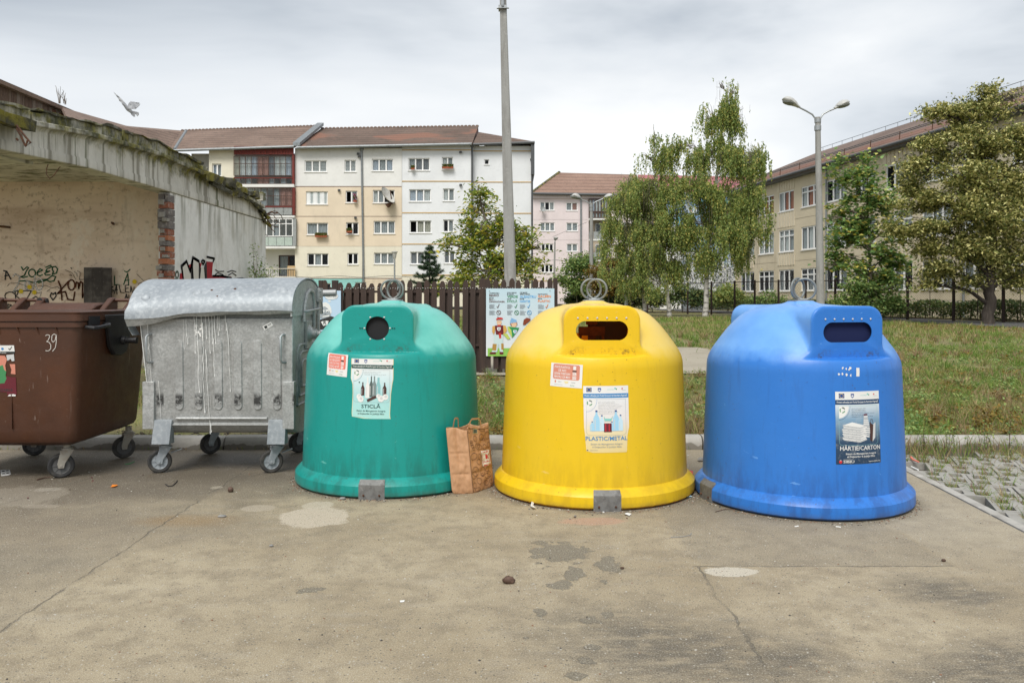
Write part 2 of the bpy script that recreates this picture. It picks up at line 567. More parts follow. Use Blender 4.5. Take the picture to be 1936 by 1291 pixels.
# slabs between the joints
gx = t.n('ShaderNodeSeparateXYZ', {0: t.tc.outputs['Object']})
X, Y = gx.outputs['X'], gx.outputs['Y']
wob = t.rng(t.noise(3, 3, 0.5), 0.3, 0.7, -0.03, 0.03)
Xw, Yw = t.math('ADD', X, wob), t.math('ADD', Y, wob)
def band(v, a, b, s=0.015):
    return t.math('MULTIPLY', t.rng(v, a - s, a + s), t.rng(v, b - s, b + s, 1, 0))
slab1 = t.math('MULTIPLY', band(Xw, 1.1, 2.62), t.rng(Yw, 4.85, 4.88))
c = t.mix(t.math('MULTIPLY', slab1, 0.42), c, (0.235, 0.205, 0.155))
slab2 = t.math('MULTIPLY', t.rng(Xw, 2.62, 2.66), t.rng(Yw, 4.4, 5.4))
c = t.mix(t.math('MULTIPLY', slab2, 0.35), c, (0.45, 0.405, 0.32))
slab3 = t.rng(Xw, -2.43, -2.47)
c = t.mix(t.math('MULTIPLY', slab3, 0.3), c, (0.25, 0.215, 0.16))
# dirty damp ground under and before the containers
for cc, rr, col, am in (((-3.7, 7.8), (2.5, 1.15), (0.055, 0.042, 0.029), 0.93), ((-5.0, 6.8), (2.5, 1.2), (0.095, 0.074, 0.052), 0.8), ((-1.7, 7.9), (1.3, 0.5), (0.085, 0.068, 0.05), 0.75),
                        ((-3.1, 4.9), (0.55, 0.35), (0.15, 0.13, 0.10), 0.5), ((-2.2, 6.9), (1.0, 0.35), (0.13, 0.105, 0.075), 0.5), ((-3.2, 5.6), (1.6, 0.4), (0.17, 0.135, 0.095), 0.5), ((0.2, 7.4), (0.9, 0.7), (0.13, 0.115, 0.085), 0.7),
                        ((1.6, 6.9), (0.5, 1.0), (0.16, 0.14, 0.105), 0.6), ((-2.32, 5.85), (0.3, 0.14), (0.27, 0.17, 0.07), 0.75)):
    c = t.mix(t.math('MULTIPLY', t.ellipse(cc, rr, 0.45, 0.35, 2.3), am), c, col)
# tyre smears
for cc, rr, rot in (((0.72, 3.74), (0.55, 0.36), 0.5), ((2.36, 4.42), (0.27, 0.24), 0.3), ((2.15, 3.55), (0.55, 0.2), -0.3), ((1.25, 3.6), (0.18, 0.14), 0.2)):
    stz = t.rng(t.noise(9, 5, 0.65, (0.7, 1.6, 1)), 0.30, 0.55)
    c = t.mix(t.math('MULTIPLY', t.math('MULTIPLY', t.ellipse(cc, rr, 0.55, 0.4, 3.0, rot), stz), 0.85), c, (0.085, 0.076, 0.062))
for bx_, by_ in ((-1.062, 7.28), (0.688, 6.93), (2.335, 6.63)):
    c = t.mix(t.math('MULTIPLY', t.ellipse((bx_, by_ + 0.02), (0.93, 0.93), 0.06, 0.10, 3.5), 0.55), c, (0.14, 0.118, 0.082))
# joints
def joint(v, at, wd=0.006):
    d = t.math('ABSOLUTE', t.math('SUBTRACT', v, at))
    return t.rng(d, wd * 0.5, wd * 1.6, 1, 0)
Xj = t.math('ADD', X, t.rng(t.noise(6, 4, 0.6), 0.3, 0.7, -0.02, 0.02))
Yj = t.math('ADD', Y, t.rng(t.noise(6, 4, 0.6), 0.3, 0.7, -0.012, 0.012))
jn = joint(Xj, -2.45)
jn = t.math('MAXIMUM', jn, t.math('MULTIPLY', joint(Xj, 1.1), t.rng(Y, 4.87, 4.85)))
jn = t.math('MAXIMUM', jn, t.math('MULTIPLY', joint(Yj, 4.865), band(X, 1.08, 2.62)))
jn = t.math('MAXIMUM', jn, t.math('MULTIPLY', joint(t.math('ADD', Xj, t.math('MULTIPLY', Y, -0.215)), -5.27), t.rng(Y, 6.1, 6.2)))
jn = t.math('MULTIPLY', jn, t.rng(t.noise(2.5, 3, 0.6), 0.36, 0.52))
c = t.mix(t.math('MULTIPLY', jn, 0.7), c, (0.10, 0.09, 0.07))
# eroded, open-grained patches
er = None
for cc, rr in ((G(1060, 1042), (0.17, 0.22)), (G(1150, 1066), (0.075, 0.13)), (G(1085, 1085), (0.05, 0.12)), (G(1020, 1156), (0.035, 0.05)), (G(1118, 1172), (0.05, 0.06)), (G(1152, 1162), (0.03, 0.035)),
               (G(1108, 1247), (0.035, 0.035)), (G(1120, 1222), (0.03, 0.03)), (G(1090, 1278), (0.04, 0.06)), (G(1142, 1098), (0.03, 0.04)), (G(1060, 1105), (0.07, 0.08)), (G(590, 1115), (0.06, 0.05)), (G(995, 1205), (0.02, 0.02))):
    e_ = t.ellipse(cc, rr, 0.08, 0.75, 9.0)
    er = e_ if er is None else t.math('MAXIMUM', er, e_)
grain = t.rng(t.noise(85, 3, 0.7), 0.35, 0.65)
c = t.mix(t.math('MULTIPLY', er, 0.9), c, t.mix(grain, (0.10, 0.088, 0.064), (0.24, 0.215, 0.165)))
# pale plaster spills and the pink one
for cc, rr, col, am in ((G(597, 977), (0.24, 0.30), (0.60, 0.52, 0.41), 0.92), (G(600, 955), (0.12, 0.10), (0.58, 0.51, 0.40), 0.8), (G(485, 960), (0.12, 0.09), (0.47, 0.40, 0.31), 0.7), (G(410, 921), (0.05, 0.05), (0.50, 0.44, 0.35), 0.6),
                        (G(1387, 1081), (0.145, 0.085), (0.66, 0.61, 0.51), 0.92), (G(1120, 985), (0.24, 0.10), (0.52, 0.31, 0.21), 0.8), (G(30, 938), (0.4, 0.35), (0.32, 0.28, 0.22), 0.55), (G(90, 925), (0.10, 0.07), (0.40, 0.36, 0.30), 0.6), (G(75, 957), (0.15, 0.06), (0.38, 0.33, 0.26), 0.5)):
    c = t.mix(t.math('MULTIPLY', t.ellipse(cc, rr, 0.07, 0.34, 4.0), am), c, col)
# aggregate: pale and dark grains
v1 = t.n('ShaderNodeTexVoronoi', {'Vector': t.coord(), 'Scale': 62.0})
pick = t.n('ShaderNodeSeparateColor', {0: v1.outputs['Color']})
dot = t.rng(v1.outputs['Distance'], 0.22, 0.34, 1, 0)
c = t.mix(t.math('MULTIPLY', dot, t.rng(pick.outputs[0], 0.86, 0.9, 0, 0.8)), c, (0.58, 0.56, 0.50))
c = t.mix(t.math('MULTIPLY', dot, t.rng(pick.outputs[1], 0.76, 0.81, 0, 0.85)), c, (0.07, 0.065, 0.06))
c = t.mix(t.rng(t.noise(190, 3, 0.75), 0.40, 0.60, 0.0, 0.60), c, (0.13, 0.108, 0.075))
c = t.mix(t.rng(t.noise(120, 3, 0.75, loc=(7, 1, 0)), 0.5, 0.66, 0.0, 0.5), c, (0.56, 0.51, 0.41))
t.set(t.b.inputs['Base Color'], c)
t.set(t.b.inputs['Roughness'], t.rng(t.ellipse((-3.6, 7.7), (2.2, 0.9), 0.5, 0.4, 2.0), 0, 1, 0.9, 0.5))
hgt = t.math('ADD', t.math('MULTIPLY', t.noise(70, 6, 0.75), 0.6), t.math('MULTIPLY', er, -0.5))
hgt = t.math('ADD', hgt, t.math('MULTIPLY', jn, -0.7))
bp = t.n('ShaderNodeBump', {'Height': hgt, 'Strength': 0.9, 'Distance': 0.014})
t.t.links.new(bp.outputs[0], t.b.inputs['Normal'])
M_yard = t.mat
def EDGE(y): return 3.53 + 0.068 * (y - 6.5)      # where the concrete ends and the grass pavers begin
mb = MB()
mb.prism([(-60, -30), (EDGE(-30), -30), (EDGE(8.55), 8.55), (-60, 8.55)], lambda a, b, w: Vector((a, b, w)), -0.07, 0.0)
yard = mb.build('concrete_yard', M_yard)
tag(yard, kind='structure')

# kerb stones
t = NT('kerb_concrete')
c = t.mix(t.rng(t.noise(2.2, 6, 0.6), 0.35, 0.68), (0.30, 0.285, 0.25), (0.42, 0.405, 0.37))
c = t.mix(t.rng(t.noise(40, 4, 0.7), 0.5, 0.75, 0, 0.5), c, (0.25, 0.24, 0.22))
sx = t.n('ShaderNodeSeparateXYZ', {0: t.tc.outputs['Object']})
wet = t.math('ADD', sx.outputs['Z'], t.rng(t.noise(3.0, 4, 0.6, (1, 0.1, 0.1)), 0.3, 0.7, -0.05, 0.05))
c = t.mix(t.rng(wet, 0.045, 0.055, 0.75, 0), c, (0.12, 0.105, 0.08))
t.set(t.b.inputs['Base Color'], c)
t.b.inputs['Roughness'].default_value = 0.85
M_kerb = t.mat
kerb = thing('kerb', (0, 8.62, 0), None, None)
tag(kerb, kind='structure')
prof = [(8.555, -0.1), (8.555, 0.055), (8.57, 0.095), (8.60, 0.122), (8.64, 0.13), (8.72, 0.13), (8.72, -0.1)]
kbs = []
for v in range(3):
    mb = MB()
    L = 0.985
    n = len(prof)
    mb.prism([(p[0] - 8.62, p[1]) for p in prof], lambda a, b, w: Vector((w, a, b)), 0.0, L)
    me = mb.mesh('kerb_stone', M_kerb, True, None, 30)
    kbs.append(me)
x = -16.0
i = 0
while x < 18:
    o = place('kerb_stone', kbs[i % 3], kerb, (x, random.uniform(-0.006, 0.006), random.uniform(-0.006, 0.004)), (0, random.uniform(-0.004, 0.004), random.uniform(-0.004, 0.004)))
    x += 1.0
    i += 1
# edging strip between the yard and the pavers
M_edge = mat('edging_concrete', (0.40, 0.385, 0.35), 0.85, layers=[((0.26, 0.245, 0.22), 4, 0.45, 0.62, 0.8), ((0.6, 0.58, 0.54), 9, 0.6, 0.75, 0.7)], bump=(50, 0.3, 0.01))
edg = thing('edging_kerb', (EDGE(6.5), 6.5, 0), None, None)
tag(edg, kind='structure')
y = 2.0
while y < 8.5:
    y1 = min(y + 0.99, 8.53)
    mb = MB()
    mb.prism([(EDGE(y) + 0.006, y), (EDGE(y) + 0.085, y), (EDGE(y1) + 0.085, y1), (EDGE(y1) + 0.006, y1)], lambda a, b, w: Vector((a, b, w)), -0.08, 0.012 + random.uniform(-0.004, 0.004))
    mb.build('edging_stone', M_edge, edg, bevel=0.004)
    y += 1.0
# concrete grass pavers, turned against the kerb, each with its openings
M_pav = mat('paver_concrete', (0.33, 0.32, 0.29), 0.88, layers=[((0.30, 0.29, 0.265), 5, 0.42, 0.66, 0.7), ((0.2, 0.18, 0.15), 14, 0.55, 0.75, 0.6)], bump=(60, 0.35, 0.01))
PA = RAD(-20)
PU, PV = Vector((math.cos(PA), math.sin(PA), 0)), Vector((-math.sin(PA), math.cos(PA), 0))
PO = Vector((3.6, 8.5, 0))
pav_root = thing('paved_parking', (4.8, 6.8, 0), None, None)
tag(pav_root, kind='structure')
PW, PH, CW, CH = 0.555, 0.44, 0.185, 0.22       # one paver: 3 x 2 openings
HOLES = []
def paver_mesh(cells):
    mb = MB()
    zt, zb = 0.0, -0.075
    g = 0.006
    us, vs_ = [g], [g]
    for i in range(3):
        us += [CW * i + 0.04, CW * i + CW - 0.04]
    us.append(PW - g)
    for j in range(2):
        vs_ += [CH * j + 0.042, CH * j + CH - 0.042]
    vs_.append(PH - g)
    for a in range(len(us) - 1):
        for b in range(len(vs_) - 1):
            if a % 2 == 1 and b % 2 == 1: continue
            mb.b2(us[a], us[a + 1], vs_[b], vs_[b + 1], zb, zt)
    # keep only the outside of the joined cells
    bm = bmesh.new()
    for p in mb.v: bm.verts.new(p)
    bm.verts.ensure_lookup_table()
    for f in mb.f: bm.faces.new([bm.verts[i] for i in f])
    bmesh.ops.remove_doubles(bm, verts=bm.verts, dist=1e-5)
    dup = {}
    for f in bm.faces: dup.setdefault(tuple(round(x, 4) for x in f.calc_center_median()), []).append(f)
    bmesh.ops.delete(bm, geom=[f for fs in dup.values() if len(fs) > 1 for f in fs], context='FACES')
    bmesh.ops.recalc_face_normals(bm, faces=bm.faces)
    me = bpy.data.meshes.new('paver')
    bm.to_mesh(me)
    bm.free()
    me.materials.append(M_pav)
    return me
pme = paver_mesh(None)
for i in range(-6, 10):
    for j in range(-16, 7):
        off = 0.0 if j % 2 == 0 else PW / 2
        q = PO + PU * (i * PW + off) + PV * (j * PH)
        cs = [q + PU * (a * PW) + PV * (b * PH) for a in (0, 1) for b in (0, 1)]
        if max(p.y for p in cs) > 8.56 or min(p.y for p in cs) < 3.6 or max(p.x for p in cs) > 7.2: continue
        if min(p.x - EDGE(p.y) for p in cs) < -0.28: continue
        cut = min(p.x - EDGE(p.y) for p in cs) < 0.09
        me = pme
        if cut:      # sawn along the edging
            bm = bmesh.new()
            bm.from_mesh(pme)
            lo = q
            p0 = Vector((EDGE(lo.y) + 0.092, lo.y, 0)) - q
            nrm = Vector((1, -0.068, 0)).normalized()
            R = Matrix.Rotation(-PA, 3, 'Z')
            bmesh.ops.bisect_plane(bm, geom=bm.verts[:] + bm.edges[:] + bm.faces[:], plane_co=R @ p0, plane_no=R @ nrm, clear_inner=True)
            if len(bm.faces) < 6:
                bm.free()
                continue
            me = bpy.data.meshes.new('paver')
            bm.to_mesh(me)
            bm.free()
            me.materials.append(M_pav)
        place('paver', me, pav_root, q + Vector((0, 0, random.uniform(-0.008, 0.005))) - pav_root.location, (random.uniform(-0.008, 0.008), random.uniform(-0.008, 0.008), PA))
        for a in range(3):
            for b in range(2):
                h = q + PU * (CW * (a + 0.5)) + PV * (CH * (b + 0.5))
                if h.x > EDGE(h.y) + 0.11: HOLES.append(h)

# ------------------------------------------------------------------ recycling igloos
def body_radius(z):
    pts = [(0.10, 0.776), (1.13, 0.737), (1.275, 0.645), (1.39, 0.523), (1.49, 0.385)]
    for (z0, r0), (z1, r1) in zip(pts[:-1], pts[1:]):
        if z <= z1: return r0 + (r1 - r0) * (z - z0) / (z1 - z0)
    return 0.3
def smax(a, b, k):
    h = np.maximum(k - np.abs(a - b), 0) / k
    return np.maximum(a, b) + h * h * k * 0.25
def smin(a, b, k): return -smax(-a, -b, k)
FACE, LEDGE = 0.622, 1.148
def igloo_field(x, y, z):
    r = np.sqrt(x * x + y * y)
    pts = [(0.10, 0.776), (1.131, 0.737), (1.23, 0.682), (1.325, 0.612), (1.435, 0.512), (1.498, 0.41), (1.528, 0.20)]
    d = None
    for i, ((z0, r0), (z1, r1)) in enumerate(zip(pts[:-1], pts[1:])):
        n = np.array([z1 - z0, r0 - r1])
        n = n / np.linalg.norm(n)
        e_ = (r - r0) * n[0] + (z - z0) * n[1]
        d = e_ if d is None else smax(d, e_, 0.04 if i == 1 else 0.06)
    ay = np.abs(y)
    qx, qz = np.abs(x) - (0.297 - 0.115), z - (1.527 - 0.115)
    rb = np.sqrt(np.maximum(qx, 0) ** 2 + np.maximum(qz, 0) ** 2) + np.minimum(np.maximum(qx, qz), 0) - 0.115
    hood = smax(rb, ay - FACE, 0.022)
    d = smin(d, hood, 0.03)
    cut = np.maximum(FACE - ay, (LEDGE - 0.12 * (ay - FACE)) - z)
    d = smax(d, -cut, 0.014)
    # collar under the lifting rings
    col = smax(np.maximum(np.abs(x), np.abs(y)) * 0.5 + np.sqrt(x * x + y * y) * 0.5 + (z - 1.53) * 1.6 - 0.135, z - 1.562, 0.012)
    col = np.maximum(col, 1.46 - z)
    return smin(d, col, 0.02)
def warp(n, zones):
    """n samples over 0..1 with extra density in zones (a, b, weight)"""
    s = np.linspace(0, 1, 4000)
    w = np.ones_like(s)
    for a, b, k in zones: w[(s >= a) & (s <= b)] *= k
    c = np.concatenate([[0], np.cumsum((w[1:] + w[:-1]) / 2)])
    return np.interp(np.linspace(0, c[-1], n), c, s)
def igloo_mesh(hole, back_hole):
    CZ = 0.9
    nt, ne = 460, 250
    u = warp(nt + 1, [(0.09, 0.16, 3), (0.34, 0.41, 3), (0.16, 0.34, 2), (0.59, 0.66, 2.5), (0.84, 0.91, 2.5)])[:-1]
    th = u * 2 * np.pi + np.pi            # the front (-y) is at 1.5 pi
    e0 = math.atan2(0.12 - CZ, 0.776)
    v = warp(ne, [(0.44, 0.54, 3.0), (0.54, 0.80, 2.0)])
    el_ = e0 + (np.pi / 2 - 0.012 - e0) * v
    T, E_ = np.meshgrid(th, el_)
    dx, dy, dz = np.cos(T) * np.cos(E_), np.sin(T) * np.cos(E_), np.sin(E_)
    lo, hi = np.full(T.shape, 0.2), np.full(T.shape, 1.3)
    for _ in range(26):
        m_ = (lo + hi) / 2
        ins = igloo_field(dx * m_, dy * m_, CZ + dz * m_) < 0
        lo, hi = np.where(ins, m_, lo), np.where(ins, hi, m_)
    m_ = (lo + hi) / 2
    V = np.stack([dx * m_, dy * m_, CZ + dz * m_], -1).reshape(-1, 3)
    Q = []
    ii = np.arange(nt)
    for j in range(ne - 1):
        a, b = j * nt + ii, j * nt + (ii + 1) % nt
        Q.append(np.stack([a, b, b + nt, a + nt], -1))
    Q = np.concatenate(Q)
    me = np_mesh('igloo_body', V, Q, [])
    bm = bmesh.new()
    bm.from_mesh(me)
    bm.verts.ensure_lookup_table()
    bm.faces.new([bm.verts[(ne - 1) * nt + k] for k in range(nt)])
    # the opening: cut along its outline, drop the inside, turn the rim in
    for sgn, hol in ((-1, hole), (1, back_hole)):
        if hol is None: continue
        cz, hw, hh, nseg = hol
        def inside():
            return [f for f in bm.faces if f.calc_center_median().y * sgn > 0.5 and abs(f.calc_center_median().x) < hw + 0.02 and abs(f.calc_center_median().z - cz) < hh + 0.02]
        out = []
        for k in range(nseg):
            q = 2 * math.pi * k / nseg
            nx, nz = math.cos(q), math.sin(q)
            cx = (hw - hh) * (1 if nx > 1e-6 else -1 if nx < -1e-6 else 0)
            out.append((Vector((cx + nx * hh, 0, cz + nz * hh)), Vector((nx, 0, nz))))
        cur = inside()
        for co, no in out:
            geom = list({e_ for f in cur for e_ in f.edges}) + list({v_ for f in cur for v_ in f.verts}) + cur
            bmesh.ops.bisect_plane(bm, geom=geom, plane_co=co, plane_no=no, dist=1e-6)
            cur = [f for f in inside() if (f.calc_center_median() - co).dot(no) < 0 and all((f.calc_center_median() - c2).dot(n2) < 1e-5 for c2, n2 in out[:out.index((co, no)) + 1])]
        keep = [f for f in cur if all((f.calc_center_median() - c2).dot(n2) < 0 for c2, n2 in out)]
        bmesh.ops.delete(bm, geom=keep, context='FACES')
        rim = [e_ for e_ in bm.edges if e_.is_boundary and e_.verts[0].co.z > 0.5 and e_.verts[0].co.y * sgn > 0]
        ex = bmesh.ops.extrude_edge_only(bm, edges=rim)
        nv = [g for g in ex['geom'] if isinstance(g, bmesh.types.BMVert)]
        bmesh.ops.translate(bm, verts=nv, vec=(0, -sgn * 0.008, 0))
    bmesh.ops.recalc_face_normals(bm, faces=bm.faces)
    bm.to_mesh(me)
    bm.free()
    me.shade_smooth()
    me.set_sharp_from_angle(angle=RAD(50))
    return me

def plastic(name, base, pale, dirt, chalk, dome_light, thin=None):  # chalk: pale tone of the scratches and of the skylight painted on the dome
    t = NT(name)
    c = t.mix(t.rng(t.noise(1.6, 5, 0.6), 0.38, 0.72, 0, 0.30), base, pale)
    c = t.mix(t.rng(t.noise(6, 5, 0.65, (3.0, 3.0, 0.3), (2, 2, 0)), 0.56, 0.74, 0, 0.32), c, dirt)
    c = t.mix(t.rng(t.noise(22, 4, 0.7), 0.64, 0.74, 0, 0.35), c, dirt)
    c = t.mix(t.rng(t.noise(13, 2, 0.5, (1, 1, 6), (0, 3, 1), 2.0), 0.66, 0.70, 0, 0.35), c, pale)
    # grime caught on the ledge below the opening and in the crook above the foot
    sx = t.n('ShaderNodeSeparateXYZ', {0: t.tc.outputs['Object']})
    z = sx.outputs['Z']
    grim = t.math('MULTIPLY', t.rng(z, 1.145, 1.155), t.rng(z, 1.16, 1.22, 1, 0))
    grim = t.math('MULTIPLY', grim, t.math('MULTIPLY', t.rng(sx.outputs['Y'], -0.60, -0.615), t.rng(t.noise(17, 4, 0.7), 0.5, 0.62)))
    c = t.mix(t.math('MULTIPLY', grim, 0.85), c, (0.06, 0.05, 0.03))
    foot = t.math('MULTIPLY', t.rng(z, 0.165, 0.42, 1, 0), t.rng(t.noise(6, 4, 0.7, (1.5, 1.5, 0.4)), 0.44, 0.6))
    c = t.mix(t.math('MULTIPLY', foot, 0.55), c, dirt)
    base_ = t.math('MULTIPLY', t.rng(z, 0.06, 0.0), t.rng(t.noise(7, 4, 0.7), 0.35, 0.6))
    c = t.mix(t.math('MULTIPLY', base_, 0.7), c, (0.09, 0.08, 0.06))
    scr = t.rng(t.noise(3.2, 3, 0.5, (1, 1, 2.2), (6, 1, 3), 4.0), 0.70, 0.712)
    c = t.mix(t.math('MULTIPLY', scr, t.rng(t.noise(1.5, 3, 0.5, loc=(8, 8, 1)), 0.5, 0.62, 0, 0.6)), c, chalk)
    spk = t.math('MULTIPLY', t.rng(t.noise(48, 2, 0.5), 0.70, 0.74), t.rng(t.noise(2.0, 3, 0.5, loc=(3, 0, 6)), 0.48, 0.6))
    c = t.mix(t.math('MULTIPLY', spk, 0.6), c, (0.07, 0.05, 0.035))
    # skylight painted into the domed top as a paler tone; hood fronts left out
    lit_top = t.math('MULTIPLY', t.rng(t.math('ADD', z, t.rng(t.noise(7, 4, 0.6), 0.3, 0.7, -0.03, 0.03)), 1.10, 1.21), t.rng(t.math('ABSOLUTE', sx.outputs['Y']), 0.615, 0.59))
    lit_top = t.math('MULTIPLY', lit_top, t.rng(t.noise(2.5, 4, 0.6, loc=(1, 8, 2)), 0.3, 0.6, 0.6, 1.0))
    c = t.mix(t.math('MULTIPLY', lit_top, dome_light), c, chalk)
    t.set(t.b.inputs['Base Color'], c)
    t.set(t.b.inputs['Roughness'], t.rng(t.noise(4, 4, 0.6), 0.3, 0.7, 0.30, 0.45))
    t.b.inputs['Specular IOR Level'].default_value = 0.36
    t.b.inputs['Coat Weight'].default_value = 0.10
    t.b.inputs['Coat Roughness'].default_value = 0.35
    if thin:
        tl = t.n('ShaderNodeBsdfTranslucent', {'Color': thin})
        ms = t.n('ShaderNodeMixShader', {0: 0.22, 1: t.b.outputs[0], 2: tl.outputs[0]})
        t.t.links.new(ms.outputs[0], t.out.inputs['Surface'])
    bp = t.n('ShaderNodeBump', {'Height': t.noise(5.5, 4, 0.6), 'Strength': 0.10, 'Distance': 0.03})
    t.t.links.new(bp.outputs[0], t.b.inputs['Normal'])
    return t.mat

M_p = {k: mat('print_' + k, c, 0.55, spec=0.3) for k, c in dict(
    white=(0.72, 0.72, 0.70), black=(0.03, 0.035, 0.035), dgreen=(0.015, 0.06, 0.05), blue=(0.05, 0.22, 0.47), dblue=(0.015, 0.05, 0.12), euro=(0.02, 0.07, 0.26), gold=(0.7, 0.5, 0.05),
    coral=(0.72, 0.20, 0.15), coral2=(0.60, 0.24, 0.17), brown=(0.07, 0.035, 0.03), bottle=(0.09, 0.12, 0.115), glassgrey=(0.20, 0.25, 0.25), aqua=(0.24, 0.48, 0.50), water=(0.33, 0.58, 0.75), paleblue=(0.50, 0.68, 0.78),
    cap=(0.02, 0.06, 0.22), wine=(0.13, 0.02, 0.03), cream=(0.72, 0.62, 0.33), grey=(0.30, 0.32, 0.33), silver=(0.55, 0.56, 0.56), leaf=(0.06, 0.25, 0.10), red=(0.55, 0.03, 0.04), teal=(0.22, 0.55, 0.50)).items()}
M_rg = {}
def ramp_print(name, stops, lo, hi):
    """flat print that changes colour up the sheet (the printed background of a poster)"""
    t = NT(name)
    sx = t.n('ShaderNodeSeparateXYZ', {0: t.tc.outputs['Object']})
    r = t.n('ShaderNodeValToRGB', {0: t.rng(sx.outputs['Z'], lo, hi)})
    el_ = r.color_ramp.elements
    el_[0].position, el_[0].color = stops[0][0], (*stops[0][1], 1)
    el_[1].position, el_[1].color = stops[-1][0], (*stops[-1][1], 1)
    for p, c in stops[1:-1]:
        e_ = el_.new(p)
        e_.color = (*c, 1)
    c = t.mix(t.rng(t.noise(30, 4, 0.6), 0.5, 0.8, 0, 0.25), r.outputs[0], (0.6, 0.58, 0.5))
    t.set(t.b.inputs['Base Color'], c)
    t.b.inputs['Roughness'].default_value = 0.5
    return t.mat

def on_body(alpha0, z0, tilt=0.0):
    ct, st = math.cos(tilt), math.sin(tilt)
    def fn(u, v, lift):
        u, v = u * ct - v * st, u * st + v * ct
        z = z0 + v
        r = body_radius(z) + lift
        a = alpha0 + u / 0.755
        return Vector((math.sin(a) * r, -math.cos(a) * r, z))
    return fn
PM = list(M_p.keys())
def pi(k): return PM.index(k)
def bottle(P, u, v, w, h, m, neck=0.32, cap=None, sh=0.62):
    nw = w * neck / 2
    P.poly([(u - w / 2, v), (u + w / 2, v), (u + w / 2, v + h * sh * 0.92), (u + w * 0.42, v + h * sh), (u + nw, v + h * (sh + 0.16)), (u + nw, v + h),
            (u - nw, v + h), (u - nw, v + h * (sh + 0.16)), (u - w * 0.42, v + h * sh), (u - w / 2, v + h * sh * 0.92)], pi(m))
    P.rect(u - w * 0.30, v + h * 0.08, u - w * 0.18, v + h * sh * 0.85, pi('silver'), 1)
    if cap: P.rect(u - nw * 1.15, v + h * 0.92, u + nw * 1.15, v + h, pi(cap), 1)
def poster(kind, parent, alpha, z, w, h, mats_bg, tilt=0.0):
    fn = on_body(alpha, z, tilt)
    P_ = Print(fn)
    W, H_ = w / 2, h / 2
    NB = len(PM)
    if kind == 'glass':
        rows = [(-H_ * 1.03, -W * 0.30, W * 0.90), (-H_ * 0.98, -W * 0.88, W * 0.88), (-H_ * 0.86, -W * 0.90, W * 0.87), (-H_ * 0.2, -W * 0.88, W * 0.90), (H_ * 0.10, -W * 0.90, W * 0.95), (H_ * 0.3, -W, W), (H_ * 0.66, -W, W), (H_ * 0.72, -W * 0.98, W * 0.97), (H_ * 0.8, -W, W), (H_ * 0.97, -W, W)]
        P_.rows([(v, a - 0.004, b + 0.004) for v, a, b in rows], pi('cream'), 10)
        P_.rows(rows, NB, 10)
    elif kind == 'plastic':
        rows = [(-H_ * 1.0, -W * 0.6, W * 0.86), (-H_ * 0.95, -W * 0.88, W * 0.88), (-H_ * 0.5, -W * 0.93, W * 0.92), (-H_ * 0.25, -W * 0.97, W), (H_, -W, W)]
        P_.rows(rows, NB, 10)
    else:
        P_.rows([(-H_, -W, W), (0, -W, W), (H_, -W, W)], NB, 10)
    head = {'glass': 'dgreen', 'plastic': 'blue', 'paper': 'dblue'}[kind]
    ink = {'glass': 'dgreen', 'plastic': 'blue', 'paper': 'white'}[kind]
    P_.rect(-W, H_ * 0.80, W * 0.99, H_ * 0.97 if kind == 'glass' else H_, pi('white'), 8)
    # flag with its ring of stars, crest, two small emblems
    P_.rect(-W * 0.86, H_ * 0.82, -W * 0.63, H_ * 0.95, pi('euro'), 2)
    L = P_.lift()
    for k in range(12):
        q = 2 * math.pi * k / 12
        uu, vv = -W * 0.745 + 0.0135 * math.cos(q), H_ * 0.885 + 0.0135 * math.sin(q)
        P_.mb.quad(fn(uu - .0022, vv - .0022, L), fn(uu + .0022, vv - .0022, L), fn(uu + .0022, vv + .0022, L), fn(uu - .0022, vv + .0022, L), pi('gold'))
    P_.poly([(-W * 0.36, H_ * 0.94), (-W * 0.22, H_ * 0.94), (-W * 0.22, H_ * 0.86), (-W * 0.29, H_ * 0.815), (-W * 0.36, H_ * 0.86)], pi('euro'))
    P_.rect(-W * 0.33, H_ * 0.855, -W * 0.25, H_ * 0.90, pi('white'), 1)
    P_.text('comunitate', W * 0.05, H_ * 0.875, W * 0.30, 0.010, pi('teal'))
    P_.disc(W * 0.40, H_ * 0.92, 0.007, pi('teal'), 8)
    P_.disc(W * 0.46, H_ * 0.90, 0.005, pi('leaf'), 8)
    P_.disc(W * 0.72, H_ * 0.91, 0.006, pi('red'), 8)
    P_.rect(W * 0.70, H_ * 0.86, W * 0.88, H_ * 0.868, pi('grey'), 1)
    P_.rect(-W, H_ * 0.64, W, H_ * 0.77, pi(head), 8)
    P_.text('Proiect cofinanțat prin Fondul European de Dezvoltare Regională', 0, H_ * 0.685, w * 0.94, 0.0135, pi('white'), 0.012, align='C')
    if kind == 'paper':
        P_.rect(-W, H_ * 0.775, W, H_ * 0.80, pi('white'), 8)
    # thin frame with the rounded lower corners, quarter badge with the recycling arrows
    fr = [(-W * 0.86, H_ * 0.60), (W * 0.86, H_ * 0.60), (W * 0.86, -H_ * 0.40)]
    for k in range(7):
        q = k / 6 * math.pi / 2
        fr.append((W * 0.70 + W * 0.16 * math.cos(q), -H_ * 0.40 - H_ * 0.08 * math.sin(q)))
    for k in range(7):
        q = math.pi / 2 + k / 6 * math.pi / 2
        fr.append((-W * 0.70 + W * 0.16 * math.cos(q), -H_ * 0.40 - H_ * 0.08 * math.sin(q)))
    P_.line(fr, 0.0016, pi('grey' if kind != 'paper' else 'aqua'), True)
    qr = [(-W * 0.86, H_ * 0.60)] + [(-W * 0.86 + W * 0.40 * math.sin(k / 8 * math.pi / 2), H_ * 0.60 - W * 0.48 * math.cos(k / 8 * math.pi / 2)) for k in range(9)]
    P_.poly(qr, pi('white'))
